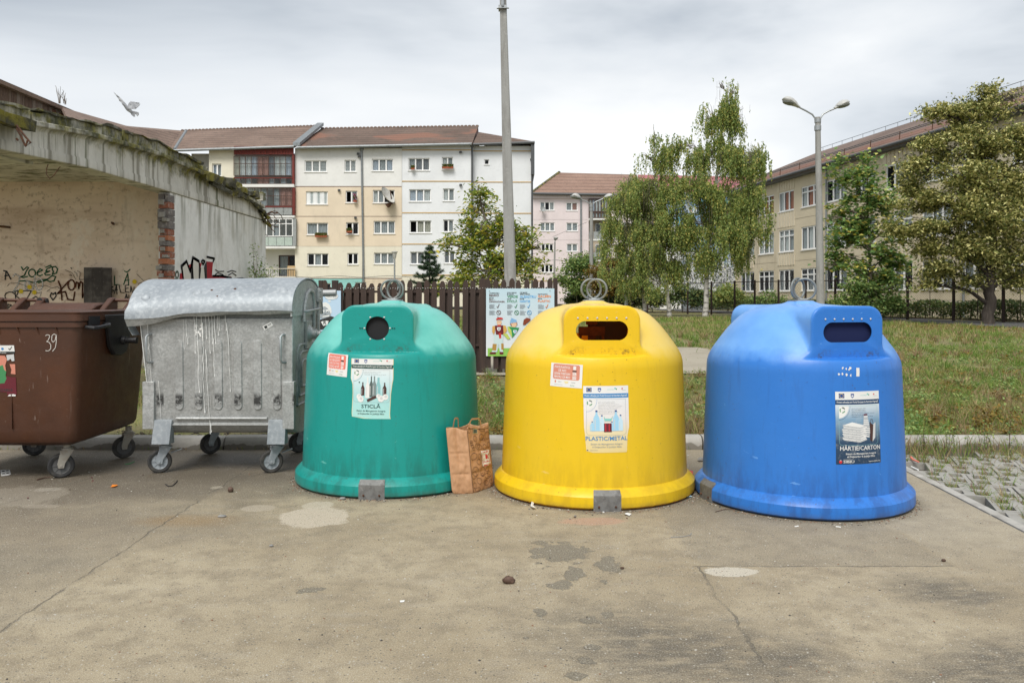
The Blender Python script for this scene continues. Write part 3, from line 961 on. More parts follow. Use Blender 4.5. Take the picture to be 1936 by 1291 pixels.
    P_.line([(-W * 0.86 + W * 0.46 * math.sin(k / 8 * math.pi / 2), H_ * 0.60 - W * 0.54 * math.cos(k / 8 * math.pi / 2)) for k in range(9)], 0.0016, pi(head))
    for k in range(3):
        q = 2 * math.pi * k / 3 + 0.5
        a = [(-W * 0.72 + 0.018 * math.cos(q + x_), H_ * 0.49 + 0.018 * math.sin(q + x_)) for x_ in (0, 0.6, 1.2)]
        P_.line(a, 0.007, pi('leaf' if k else 'dgreen'))
    nl = {'glass': 3, 'plastic': 9, 'paper': 6}[kind]
    for k in range(nl):
        P_.text(['Sticle de orice culoare, curate', 'Borcane fără capac', 'Ambalaje din sticlă de la produse'][k % 3], -W * 0.34, H_ * (0.52 - k * 0.045), W * random.uniform(0.6, 1.1), 0.0055, pi('grey' if kind != 'paper' else 'dblue'))
    if kind == 'glass':
        bottle(P_, 0.00, -H_ * 0.30, 0.030, 0.165, 'bottle')
        bottle(P_, -0.03, -H_ * 0.34, 0.033, 0.165, 'white', 0.3)
        bottle(P_, -0.07, -H_ * 0.26, 0.030, 0.105, 'brown')
        bottle(P_, 0.025, -H_ * 0.28, 0.032, 0.16, 'glassgrey')
        bottle(P_, 0.058, -H_ * 0.26, 0.033, 0.145, 'aqua', 0.5)
        bottle(P_, 0.108, -H_ * 0.24, 0.030, 0.10, 'brown')
        for u, v, r in ((-0.10, -H_ * 0.30, 0.022), (-0.085, -H_ * 0.38, 0.026), (0.08, -H_ * 0.36, 0.026), (0.115, -H_ * 0.30, 0.024), (0.06, -H_ * 0.27, 0.018)):
            P_.disc(u, v, r, pi('white'), 9)
            P_.disc(u + 0.004, v + 0.004, r * 0.5, pi('silver'), 7)
        P_.line([(-0.025, -H_ * 0.42), (0.035, -H_ * 0.30)], 0.022, pi('brown'))
        P_.disc(-0.10, H_ * 0.18, 0.006, pi('dgreen'), 6)
        P_.text('STICLĂ', 0, -H_ * 0.67, 0.155, 0.028, pi(ink), 0.008, align='C')
        P_.text('Sistem de Management Integrat', 0, -H_ * 0.79, 0.235, 0.012, pi(ink), 0.01, align='C')
        P_.text('al Deșeurilor în Județul Sibiu', 0, -H_ * 0.885, 0.215, 0.012, pi(ink), 0.01, align='C')
    elif kind == 'plastic':
        for u, hh, ww, mm in ((-0.075, 0.155, 0.046, 'water'), (0.072, 0.155, 0.046, 'water'), (-0.035, 0.120, 0.034, 'paleblue'), (0.108, 0.120, 0.034, 'paleblue'), (-0.107, 0.072, 0.032, 'water'), (0.04, 0.07, 0.030, 'water')):
            bottle(P_, u, -H_ * 0.35, ww, hh, mm, 0.3, 'cap', 0.66)
        P_.poly([(-0.015, -H_ * 0.05), (0.035, -H_ * 0.05), (0.05, H_ * 0.12), (0.035, 0.005), (-0.01, 0.005), (-0.02, H_ * 0.10)], pi('teal'))
        for u in (-0.004, 0.022):
            P_.rect(u - 0.016, -H_ * 0.38, u + 0.016, -H_ * 0.12, pi('wine'), 2)
            P_.rect(u - 0.006, -H_ * 0.36, u, -H_ * 0.14, pi('red'), 1)
        P_.text('PLASTIC/METAL', 0, -H_ * 0.63, 0.315, 0.030, pi(ink), 0.008, align='C')
        P_.text('Sistem de Management Integrat', 0, -H_ * 0.76, 0.24, 0.012, pi('grey'), 0.01, align='C')
        P_.text('al Deșeurilor în Județul Sibiu', 0, -H_ * 0.845, 0.22, 0.012, pi('grey'), 0.01, align='C')
        P_.rect(-W * 0.86, -H_ * 0.93, -W * 0.80, -H_ * 0.91, pi('dblue'), 1)
        P_.text('CONSILIUL JUDEȚEAN', -W * 0.74, -H_ * 0.93, 0.06, 0.006, pi('grey'))
    else:
        # leaning pile of newspapers, row of books, paper bag
        y0 = -H_ * 0.34
        for k in range(13):
            o_ = random.uniform(-0.006, 0.006)
            P_.poly([(-0.13 + o_, y0 + k * 0.0082), (0.0, y0 - 0.018 + k * 0.0082), (0.055 + o_, y0 + 0.0 + k * 0.0078), (0.05 + o_, y0 + 0.007 + k * 0.0078), (0.0, y0 - 0.0115 + k * 0.0082), (-0.13 + o_, y0 + 0.0065 + k * 0.0082)], pi('white' if k % 2 else 'silver'))
            if k % 3 == 0: P_.line([(-0.12, y0 + k * 0.0082 + 0.003), (0.0, y0 - 0.014 + k * 0.0082)], 0.0018, pi('grey'))
        P_.poly([(-0.13, y0 + 0.107), (-0.06, y0 + 0.128), (0.05, y0 + 0.10), (0.0, y0 + 0.088)], pi('white'))
        for k in range(12):
            P_.line([(0.03 + k * 0.0005, y0 + 0.03 + k * 0.0135), (0.085 - abs(k - 3) * 0.003, y0 + 0.02 + k * 0.0145)], 0.0095, pi(['white', 'silver', 'white', 'wine' if k > 8 else 'white'][k % 4]))
        P_.poly([(0.085, y0 - 0.005), (0.105, y0 - 0.016), (0.118, y0 + 0.10), (0.083, y0 + 0.125)], pi('brown'))
        P_.poly([(0.105, y0 - 0.016), (0.130, y0 + 0.012), (0.136, y0 + 0.12), (0.116, y0 + 0.11)], pi('silver'))
        P_.line([(0.09, y0 + 0.12), (0.095, y0 + 0.145), (0.108, y0 + 0.143), (0.112, y0 + 0.115)], 0.003, pi('brown'))
        P_.text('HÂRTIE/CARTON', 0.01, -H_ * 0.62, 0.325, 0.031, pi(ink), 0.008, align='C')
        P_.text('Sistem de Management Integrat', 0.01, -H_ * 0.735, 0.245, 0.012, pi(ink), 0.014, align='C')
        P_.text('al Deșeurilor în Județul Sibiu', 0.01, -H_ * 0.815, 0.225, 0.012, pi(ink), 0.014, align='C')
        P_.disc(-W * 0.83, -H_ * 0.93, 0.012, pi('red'), 8)
        P_.rect(-W * 0.86, -H_ * 0.90, -W * 0.80, -H_ * 0.885, pi('white'), 1)
        P_.text('CONSILIUL JUDEȚEAN', -W * 0.72, -H_ * 0.885, 0.075, 0.005, pi('white'))
        P_.text('SIBIU', -W * 0.72, -H_ * 0.96, 0.08, 0.017, pi('white'), 0.01)
        P_.text('www.cjsibiu.ro', W * 0.36, -H_ * 0.95, 0.10, 0.008, pi('white'), 0.01)
    return P_.build('poster', list(M_p.values()) + mats_bg, parent)
def sticker(parent, alpha, z, w, h, lines, faded, tilt):
    P_ = Print(on_body(alpha, z, tilt))
    W, H_ = w / 2, h / 2
    P_.rect(-W, -H_, W, H_, pi('white'), 8)
    cr_ = [(-W * 0.84, -H_ * 0.25), (-W * 0.78, -H_ * 0.36), (W * 0.76, -H_ * 0.36), (W * 0.84, -H_ * 0.25), (W * 0.84, H_ * 0.85), (W * 0.76, H_ * 0.94), (-W * 0.78, H_ * 0.94), (-W * 0.84, H_ * 0.85)]
    P_.poly(cr_, pi('coral2' if faded else 'coral'))
    for k, s_ in enumerate(lines):
        P_.text(s_, -W * 0.25, H_ * (0.60 - 0.28 * k), w * (0.50 if len(s_) > 8 else 0.24), 0.0165, pi('white'), 0.012, align='C')
    P_.text('I', W * 0.52, H_ * 0.54, 0.022, 0.026, pi('white'), 0.03, align='C')
    P_.poly([(W * 0.36, H_ * 0.34), (W * 0.68, H_ * 0.34), (W * 0.62, H_ * 0.40), (W * 0.68, H_ * 0.46), (W * 0.36, H_ * 0.46), (W * 0.42, H_ * 0.40)], pi('black'))
    P_.text('SB', W * 0.52, H_ * 0.04, 0.032, 0.024, pi('white'), 0.03, align='C')
    for k in range(2): P_.rect(W * 0.40, -H_ * (0.14 + k * 0.14), W * 0.64, -H_ * (0.05 + k * 0.14), pi('white'), 1)
    P_.disc(-W * 0.66, -H_ * 0.56, 0.007, pi('coral2'), 8, 0.011)
    P_.text('SIBIU', -W * 0.50, -H_ * 0.62, 0.030, 0.009, pi('grey'))
    P_.poly([(-W * 0.12, -H_ * 0.5), (W * 0.18, -H_ * 0.48), (W * 0.14, -H_ * 0.66), (0, -H_ * 0.7)], pi('cream'))
    P_.text('VIIRA', W * 0.34, -H_ * 0.62, 0.034, 0.009, pi('grey'))
    P_.rect(-W * 0.74, -H_ * 0.82, -W * 0.18, -H_ * 0.80, pi('grey'), 1)
    P_.text('Lume', W * 0.28, -H_ * 0.86, 0.034, 0.011, pi('leaf'), shear=0.3)
    return P_.build('sticker', list(M_p.values()), parent)

def ring_foot():
    mb = MB()
    mb.lathe([(0.79, 0.0), (0.80, 0.010), (0.826, 0.014), (0.836, 0.024), (0.838, 0.038), (0.835, 0.100), (0.826, 0.113), (0.788, 0.151), (0.778, 0.158), (0.765, 0.163), (0.765, 0.02)], 120)
    return mb.mesh('base_ring', [], True, ang=17)
ring_me = ring_foot()
M_plate = mat('dull_steel_plate', (0.19, 0.19, 0.185), 0.6, 0.3, layers=[((0.10, 0.095, 0.09), 18, 0.45, 0.68, 0.8), ((0.32, 0.32, 0.31), 30, 0.55, 0.7, 0.6)])
M_ring = mat('weathered_ring_steel', (0.20, 0.215, 0.21), 0.5, 0.4, layers=[((0.11, 0.085, 0.065), 20, 0.5, 0.72, 0.6)])
def igloo(name, loc, rz, col_mat, me, label, plate_at, hole, seed):
    root = thing(name, loc, label, 'recycling bin', None, rz)
    b = place('body', me, root)
    b.data = me if not me.materials else me.copy()
    b.data.materials.clear()
    b.data.materials.append(col_mat)
    rg = place('base_ring', ring_me.copy(), root)
    rg.data.materials.append(col_mat)
    # lifting rings on their plate
    mb = MB()
    mb.b2(-0.085, 0.085, -0.06, 0.06, 1.560, 1.567)
    mb.b2(-0.04, 0.05, -0.03, 0.03, 1.567, 1.578)
    mb.build('lift_plate', M_galv, root, w=False, bevel=0.003)
    for k, (ox, yaw) in enumerate(((-0.018, 0.12 + seed * 0.3), (0.028, -0.35 - seed * 0.2))):
        mb = MB()
        R = Matrix.Rotation(yaw, 3, 'Z')
        pts = [R @ Vector((0.084 * math.cos(q), 0, 0.084 * math.sin(q))) + Vector((ox, 0.012 * (1 - 2 * k), 1.660 - 0.003 * k)) for q in np.linspace(-math.pi / 2, 1.5 * math.pi, 37)]
        mb.tube(pts, 0.0095, 8, caps=False)
        mb.build('lift_ring', M_ring, root, True, w=False)
    # rivets round the opening
    mb = MB()
    mb.ball((0, 0, 0), 0.0075, 8, (1, 0.6, 1))
    rv = mb.mesh('rivet', M_p['silver'], True)
    if hole == 'round':
        spots = [(0.105 * math.cos(q), 1.34 + 0.105 * math.sin(q)) for q in (RAD(0), RAD(57), RAD(123), RAD(180), RAD(237), RAD(303))]
    else:
        spots = [(x_, 1.432) for x_ in np.linspace(-0.187, 0.187, 6)]
    for x_, z_ in spots:
        place('rivet', rv, root, (x_, -FACE - 0.001, z_))
    if hole == 'round':
        mb = MB()
        for s_ in (-1, 1):
            for k in range(2):
                mb.b2(s_ * (0.125 + k * 0.017) - 0.004, s_ * (0.125 + k * 0.017) + 0.004, -FACE - 0.003, -FACE + 0.004, 1.337, 1.344)
        mb.build('screw_slots', M_dark, root, w=False)
    # steel plate clamped round the foot
    for a in plate_at:
        mb = MB()
        for k in range(4):
            a0, a1 = a - 0.124 + 0.062 * k, a - 0.124 + 0.062 * (k + 1)
            f = lambda aa, r, z: Vector((math.sin(aa) * r, -math.cos(aa) * r, z))
            mb.hexa([f(a0, 0.840, 0.0), f(a1, 0.840, 0.0), f(a1, 0.78, 0.0), f(a0, 0.78, 0.0), f(a0, 0.837, 0.116), f(a1, 0.837, 0.116), f(a1, 0.80, 0.152), f(a0, 0.80, 0.152)])
        pl = mb.build('foot_plate', M_plate, root, w=False)
        mb = MB()
        for da in (-0.075, 0.075):
            mb.ball((math.sin(a + da) * 0.843, -math.cos(a + da) * 0.843, 0.035), 0.009, 8)
        mb.build('bolts', M_rust, pl, True, w=False)
    return root

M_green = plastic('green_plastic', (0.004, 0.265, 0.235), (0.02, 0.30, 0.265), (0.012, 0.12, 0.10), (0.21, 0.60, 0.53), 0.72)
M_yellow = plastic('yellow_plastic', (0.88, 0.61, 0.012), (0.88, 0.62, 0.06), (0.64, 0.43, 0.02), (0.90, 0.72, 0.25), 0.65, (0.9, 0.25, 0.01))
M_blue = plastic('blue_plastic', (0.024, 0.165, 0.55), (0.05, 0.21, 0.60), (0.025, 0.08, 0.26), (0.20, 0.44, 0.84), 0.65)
me_slot2 = igloo_mesh((1.335, 0.201, 0.0735, 24), (1.335, 0.201, 0.0735, 24))
me_slot = igloo_mesh((1.335, 0.201, 0.0735, 24), None)
me_round = igloo_mesh((1.34, 0.0955, 0.0955, 28), None)

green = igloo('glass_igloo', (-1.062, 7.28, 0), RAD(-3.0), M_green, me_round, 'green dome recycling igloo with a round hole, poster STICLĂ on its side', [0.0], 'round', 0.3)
bg = ramp_print('poster_glass_ground', [(0.0, (0.36, 0.66, 0.62)), (0.35, (0.35, 0.62, 0.63)), (0.7, (0.60, 0.73, 0.76)), (0.85, (0.70, 0.74, 0.74))], 0.64, 1.10)
poster('glass', green, RAD(-1.6), 0.87, 0.345, 0.475, [bg], RAD(-0.8))
sticker(green, RAD(-25.6), 1.045, 0.215, 0.178, ['DIN STICLELE', 'AICI DEPOZITATE', 'SE FAC TOT STICLE', 'DE BUNĂ CALITATE'], False, RAD(-3))

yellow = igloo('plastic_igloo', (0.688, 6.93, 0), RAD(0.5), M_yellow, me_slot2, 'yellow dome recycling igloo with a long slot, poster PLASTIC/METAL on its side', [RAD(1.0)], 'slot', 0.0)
bg = ramp_print('poster_plastic_ground', [(0.0, (0.70, 0.56, 0.25)), (0.28, (0.72, 0.62, 0.38)), (0.5, (0.72, 0.68, 0.66)), (0.8, (0.72, 0.73, 0.74))], 0.43, 0.92)
poster('plastic', yellow, RAD(1.3), 0.674, 0.348, 0.50, [bg], RAD(0.6))
sticker(yellow, RAD(-22.4), 0.997, 0.258, 0.178, ['POATE PLASTICUL', 'DE AICI', 'DEVINE TOBOGAN', 'PENTRU CEI MICI'], True, RAD(-2.5))
# lifting gear seen through the yellow igloo's slot
mb = MB()
mb.b2(-0.045, 0.015, -0.03, 0.03, 0.10, 1.515)
mb.b2(-0.06, 0.03, -0.045, 0.045, 1.36, 1.46)
mb.build('lifting_rod', M_rust, yellow, w=False)
mb = MB()
mb.b2(-0.13, 0.09, -0.06, -0.035, 1.27, 1.345)
cb = mb.build('cross_bar', M_rust, yellow, w=False)
mb = MB()
mb.tube([(-0.11, -0.05, 1.28), (-0.22, -0.05, 0.75)], 0.012, 6)
mb.tube([(0.07, -0.05, 1.28), (0.17, -0.05, 0.75)], 0.012, 6)
mb.build('strut', M_rust, cb, w=False)
mb = MB()
mb.prism([(0.03, 0.5), (0.03, 1.40), (0.08, 1.47), (0.33, 1.40), (0.30, 1.2), (0.22, 1.0), (0.20, 0.5)], lambda a, b, w: Vector((a, 0.18 + w, b)), 0, 0.012)
mb.build('rubber_sheet', M_black, yellow, w=False)

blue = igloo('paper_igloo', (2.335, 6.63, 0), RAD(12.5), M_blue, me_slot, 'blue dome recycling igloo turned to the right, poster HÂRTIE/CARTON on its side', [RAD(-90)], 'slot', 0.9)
bg = ramp_print('poster_paper_ground', [(0.0, (0.012, 0.035, 0.075)), (0.3, (0.02, 0.055, 0.11)), (0.62, (0.20, 0.33, 0.46)), (0.85, (0.66, 0.72, 0.75))], 0.40, 0.91)
poster('paper', blue, RAD(0.0), 0.657, 0.362, 0.517, [bg])
P_ = Print(on_body(RAD(-2), 1.055))
P_.rows([(-0.032, 0.008, 0.034), (0.0, 0.010, 0.036), (0.03, 0.009, 0.035)], pi('white'), 3)
for k in range(16):
    u, v = random.uniform(-0.14, -0.03), random.uniform(-0.025, 0.03)
    if -0.125 < u < -0.10: continue
    a = [(u + random.uniform(0.003, 0.011) * math.cos(q), v + random.uniform(0.004, 0.014) * math.sin(q)) for q in np.linspace(0, 5.2, 6)]
    P_.poly(a, pi('white'))
P_.build('torn_paper', list(M_p.values()), blue)
M_navy = mat('navy_rubber', (0.006, 0.012, 0.06), 0.9)
for k_, b_ in (('flaps', green), ('flaps', blue)):
    mb = MB()
    mb.b2(-0.235, 0.235, -0.585, -0.579, 1.20, 1.46)
    mb.build('rubber_flap', M_navy if b_ is blue else M_dark, b_, w=False)
# ------------------------------------------------------------------ wheels shared by both containers
def caster(parent, x, y, r, wd, top, yaw, fork_mat, rim_mat, trail=0.045, brake=False):
    """swivel caster at x, y (the axle), turned by yaw; parts: caster_fork (> wheel), wheel (> rim)"""
    R = Matrix.Rotation(yaw, 3, 'Z')
    c = Vector((x, y, r))
    T = lambda a, b, h: c + R @ Vector((a, b, h))
    mb = MB()
    for s in (-1, 1):
        w0, w1 = s * (wd / 2 + 0.006), s * (wd / 2 + 0.011)
        mb.prism([(-0.022, -0.02), (0.022, -0.02), (0.03, 0.02), (trail + 0.05, r + 0.02), (trail - 0.05, r + 0.02), (-0.03, 0.02)], lambda a, b, w: T(w, a, b), w0, w1)
    mb.prism([(trail - 0.055, r + 0.02), (trail + 0.055, r + 0.02), (trail + 0.055, r + 0.03), (trail - 0.055, r + 0.03)], lambda a, b, w: T(w, a, b), -wd / 2 - 0.012, wd / 2 + 0.012)
    pc = T(0, trail, 0)
    mb.lathe([(0.045, 2 * r + 0.0 - r + 0.03), (0.045, r + 0.045), (0.03, r + 0.047), (0.03, top - r)], 18, pc)
    mb.tube([T(-wd / 2 - 0.015, 0, 0), T(wd / 2 + 0.015, 0, 0)], 0.011, 8)
    if brake:
        mb.box(T(0.0, trail + 0.09, r * 0.85), (0.05, 0.10, 0.005), R @ Matrix.Rotation(0.3, 3, 'X'))
    fk = mb.build('caster_fork', fork_mat, parent, True, bevel=0.002)
    Rw = R @ Matrix.Rotation(math.pi / 2, 3, 'Y')
    mb = MB()
    h = wd / 2
    mb.lathe([(r * 0.66, -h * 0.8), (r * 0.74, -h * 0.98), (r * 0.90, -h), (r * 0.975, -h * 0.7), (r, -h * 0.3), (r, h * 0.3), (r * 0.975, h * 0.7), (r * 0.90, h), (r * 0.74, h * 0.98), (r * 0.66, h * 0.8), (r * 0.66, -h * 0.8)], 36, c, Rw, caps=False)
    wl = mb.build('wheel', M_rubber, parent, True)
    mb = MB()
    for s in (-1, 1):
        mb.lathe([(r * 0.665, s * h * 0.78), (r * 0.62, s * h * 0.55), (r * 0.30, s * h * 0.45), (r * 0.27, s * h * 0.9), (0.0, s * h * 0.92)], 28, c, Rw, caps=False)
        for k in range(8):
            q = 2 * math.pi * k / 8
            a = c + Rw @ Vector((r * 0.26 * math.cos(q), r * 0.26 * math.sin(q), s * h * 0.5))
            b = c + Rw @ Vector((r * 0.64 * math.cos(q), r * 0.64 * math.sin(q), s * h * 0.6))
            mb.tube([a, b], r * 0.035, 5)
    mb.build('rim', rim_mat, wl, True)
    return wl

# ------------------------------------------------------------------ brown plastic container
t = NT('brown_plastic')
c = t.mix(t.rng(t.noise(1.8, 5, 0.6), 0.35, 0.7), (0.082, 0.028, 0.0105), (0.050, 0.018, 0.0085))
c = t.mix(t.rng(t.noise(7, 5, 0.7, (1.6, 1.6, 0.16), (2, 1, 0)), 0.64, 0.76, 0, 0.35), c, (0.26, 0.20, 0.17))
c = t.mix(t.rng(t.noise(26, 4, 0.75), 0.64, 0.78, 0, 0.45), c, (0.24, 0.15, 0.11))
c = t.mix(t.rng(t.noise(3.5, 4, 0.6, (2.5, 2.5, 0.3), (9, 4, 0), 3.0), 0.685, 0.70, 0, 0.35), c, (0.36, 0.29, 0.25))
c = t.mix(t.rng(t.noise(1.2, 4, 0.6, loc=(5, 5, 5)), 0.5, 0.75, 0, 0.5), c, (0.045, 0.022, 0.014))
t.set(t.b.inputs['Base Color'], c)
t.set(t.b.inputs['Roughness'], t.rng(t.noise(6, 4, 0.7), 0.3, 0.7, 0.38, 0.6))
bp = t.n('ShaderNodeBump', {'Height': t.noise(8, 5, 0.65), 'Strength': 0.15, 'Distance': 0.02})
t.t.links.new(bp.outputs[0], t.b.inputs['Normal'])
M_brown = t.mat
BX0, BX1, BY0, BY1 = -5.12, -3.70, 7.0, 8.36
brown = thing('waste_container', ((BX0 + BX1) / 2, 7.6, 0), 'brown plastic four wheeled waste container, chalk 39 on its front', 'waste container')
def rounded(x0, x1, y0, y1, r, n=5):
    pts = []
    for cx_, cy_, q0 in ((x1 - r, y1 - r, 0), (x0 + r, y1 - r, 90), (x0 + r, y0 + r, 180), (x1 - r, y0 + r, 270)):
        for k in range(n + 1):
            q = RAD(q0 + 90 * k / n)
            pts.append((cx_ + r * math.cos(q), cy_ + r * math.sin(q)))
    return pts
def loft(mb, rings, m=None, cap0=True, cap1=True):
    n = len(rings[0])
    vs_ = [p for r_ in rings for p in r_]
    fs = [(i * n + k, i * n + (k + 1) % n, (i + 1) * n + (k + 1) % n, (i + 1) * n + k) for i in range(len(rings) - 1) for k in range(n)]
    if cap0: fs.append(tuple(range(n))[::-1])
    if cap1: fs.append(tuple(range((len(rings) - 1) * n, len(rings) * n)))
    mb.add(vs_, fs, m)
mb = MB()
rings = []
for z, ins, r in ((0.30, 0.16, 0.06), (0.335, 0.085, 0.09), (0.37, 0.065, 0.10), (0.45, 0.058, 0.10), (1.05, 0.022, 0.085), (1.30, 0.005, 0.075), (1.345, 0.003, 0.075)):
    rings.append([Vector((x, y, z)) for x, y in rounded(BX0 + ins, BX1 - ins, BY0 + ins, BY1 - ins, r)])
loft(mb, rings)
mb.build('body', M_brown, brown, True, ang=32)
mb = MB()      # stepped rim collar
for z0, z1, g in ((1.335, 1.375, 0.012), (1.375, 1.388, 0.0), (1.388, 1.43, 0.022), (1.43, 1.444, 0.01)):
    loft(mb, [[Vector((x, y, z)) for x, y in rounded(BX0 - g, BX1 + g, BY0 - g, BY1 + g, 0.06)] for z in (z0, z1)])
mb.build('rim_collar', M_brown, brown, True, ang=25)
for k in range(8):      # gussets under the rim
    mb = MB()
    x = BX1 - 0.20 - k * 0.165
    mb.prism([(BY0 + 0.012, 1.335), (BY0 - 0.012, 1.335), (BY0 + 0.014, 1.245)], lambda a, b, w: Vector((x + w - (1.335 - b) * -0.35, a, b)), 0, 0.008)
    mb.build('gusset', M_brown, brown)
# front mould seams and skirt bracket over the wheel
mb = MB()
mb.b2(-4.30, -4.293, BY0 + 0.035, BY0 + 0.06, 0.46, 1.1)
mb.build('mould_seam', M_brown, brown)
# flat lid with roller hinge at the back
mb = MB()
loft(mb, [[Vector((x, y, z)) for x, y in rounded(BX0 + i_, BX1 - i_, BY0 + i_, BY1 - i_, 0.05)] for z, i_ in ((1.444, 0.005), (1.462, 0.0), (1.472, 0.02))])
lid = mb.build('lid', M_brown, brown, True, ang=30)
mb = MB()
mb.prism([(7.85, 1.468), (7.93, 1.515), (8.08, 1.535), (8.25, 1.52), (8.32, 1.468)], lambda a, b, w: Vector((w, a, b)), -4.66, -4.02)
mb.build('lid_hump', M_brown, lid, True, bevel=0.015)
for x0 in (-5.09, -4.86, -4.67, -3.99, -3.77):
    mb = MB()
    mb.prism([(7.9, 1.465), (8.08, 1.578), (8.12, 1.588), (8.16, 1.580), (8.18, 1.55), (8.18, 1.465)], lambda a, b, w: Vector((w, a, b)), x0, x0 + 0.06)
    mb.build('lid_bracket', M_brown, lid, bevel=0.012)
for x0, x1 in ((-5.03, -4.86), (-4.80, -4.67), (-3.93, -3.77)):
    mb = MB()
    mb.tube([(x0, 8.13, 1.56), (x1, 8.13, 1.56)], 0.017, 10)
    mb.build('lid_handle', M_brown, lid, True)
mb = MB()
mb.lathe([(0.0, 0.0), (0.024, 0.0), (0.024, 0.004), (0.0, 0.005)], 16, (-4.655 + 0.049, 8.115, 1.555), Matrix.Rotation(math.pi / 2, 3, 'Y'))
mb.lathe([(0.0, 0.0), (0.026, 0.0), (0.026, 0.006), (0.0, 0.007)], 16, (-4.64, 8.055, 1.560), Matrix.Rotation(math.pi / 2, 3, 'X'))
mb.build('bar_end', M_black, lid, True)
# recessed side grip, trunnion plate and pin on the right
RX = BX1 + 0.004
mb = MB()
mb.b2(RX + 0.012, RX + 0.028, 7.12, 7.30, 1.345, 1.425)
mb.build('grip_recess', M_dark, brown)
mb = MB()
mb.tube([(RX + 0.01, 7.08, 1.335), (RX + 0.075, 7.10, 1.325), (RX + 0.085, 7.14, 1.325), (RX + 0.085, 7.34, 1.34), (RX + 0.07, 7.38, 1.345), (RX + 0.01, 7.40, 1.35)], 0.017, 8)
mb.build('side_handle', M_black, brown, True)
mb = MB()
pl_ = [(7.40, 1.43), (7.46, 1.28), (7.50, 1.14), (7.58, 1.06), (7.70, 1.045), (7.80, 1.07), (7.86, 1.16), (7.90, 1.30), (8.10, 1.36), (8.10, 1.43)]
mb.prism(pl_, lambda a, b, w: Vector((w, a, b)), RX - 0.01, RX + 0.03)
tp = mb.build('trunnion_plate', M_black, brown, bevel=0.008)
mb = MB()
mb.lathe([(0.042, 0.0), (0.036, 0.03), (0.026, 0.034), (0.026, 0.115), (0.03, 0.118), (0.03, 0.135), (0.0, 0.137)], 18, (RX + 0.03, 7.72, 1.185), Matrix.Rotation(math.pi / 2, 3, 'Y'))
mb.build('trunnion_pin', M_black, tp, True)
# chalk number and the torn poster
M_chalk = mat('chalk', (0.55, 0.52, 0.48), 0.9)
def front(u, v, lift):
    ins = 0.022 - (v - 1.05) / 0.25 * 0.017 if v > 1.05 else 0.022 + (1.05 - v) / 0.6 * 0.036
    return Vector((u, BY0 + ins - 0.002 - lift, v))
P_ = Print(front)
D0 = 6.99
def zb(u, v): return (PX(u * 0.2788, D0), PZ(560 + v * 0.2788, D0))
for pl in ([(303, 268), (312, 262), (328, 264), (330, 276), (318, 300), (308, 308), (324, 312), (336, 330), (334, 358), (318, 372), (299, 370)],
           [(372, 262), (360, 256), (346, 268), (343, 300), (352, 312), (366, 300), (374, 268), (377, 262), (374, 310), (366, 350), (346, 374)]):
    P_.line([zb(*p) for p in pl], 0.006, 0)
P_.build('chalk_number', M_chalk, brown, True)
P_ = Print(front)
a, b = zb(88, 340)[0], zb(0, 0)[0] - 0.20
P_.rows([(zb(0, 376)[1], b, a), (zb(0, 334)[1], b, a - 0.004)], pi('white'), 4)
P_.line([zb(48, 356), zb(56, 364), zb(70, 345)], 0.008, pi('black'))
P_.disc(*zb(6, 358), 0.012, pi('blue'), 8)
P_.rect(b, zb(0, 390)[1], a, zb(0, 377)[1], pi('black'), 2)
P_.text('Proiect cofinanțat', b + 0.1, zb(0, 387)[1], 0.14, 0.010, pi('white'))
P_.poly([zb(x, y) for x, y in ((82, 394), (84, 440), (66, 443), (60, 425), (36, 440), (30, 400))], pi('silver'))
P_.poly([zb(x, y) for x, y in ((-80, 400), (20, 405), (34, 430), (20, 470), (26, 520), (-80, 540))], pi('coral2'))
P_.poly([zb(x, y) for x, y in ((50, 462), (88, 462), (88, 532), (56, 528), (62, 500))], pi('coral2'))
P_.poly([zb(x, y) for x, y in ((-80, 540), (30, 545), (58, 552), (90, 552), (91, 672), (30, 680), (26, 655), (-80, 650))], pi('wine'))
P_.poly([zb(x, y) for x, y in ((-60, 490), (4, 468), (12, 500), (26, 512), (20, 540), (26, 560), (10, 592), (-60, 600))], pi('leaf'))
P_.text('BIODEGRADABILE', b + 0.02, zb(0, 648)[1], a - b - 0.05, 0.022, pi('black'), 0.02)
P_.poly([zb(x, y) for x, y in ((30, 682), (40, 670), (70, 668), (86, 672), (82, 682))], pi('white'))
P_.build('torn_poster', list(M_p.values()), brown, True)
M_fork = mat('dull_zinc', (0.33, 0.31, 0.27), 0.6, 0.25, layers=[((0.2, 0.13, 0.08), 14, 0.5, 0.7, 0.7)])
M_greyrim = mat('grey_plastic_rim', (0.10, 0.10, 0.10), 0.6)
for x, y, yaw in ((PX(115, 7.23), 7.235, -1.05), (PX(234, 8.12), 8.12, -0.85), (PX(65, 8.25), 8.25, -1.2), (-4.93, 7.25, -1.0)):
    caster(brown, x, y, 0.108, 0.05, 0.31, yaw, M_fork, M_greyrim)

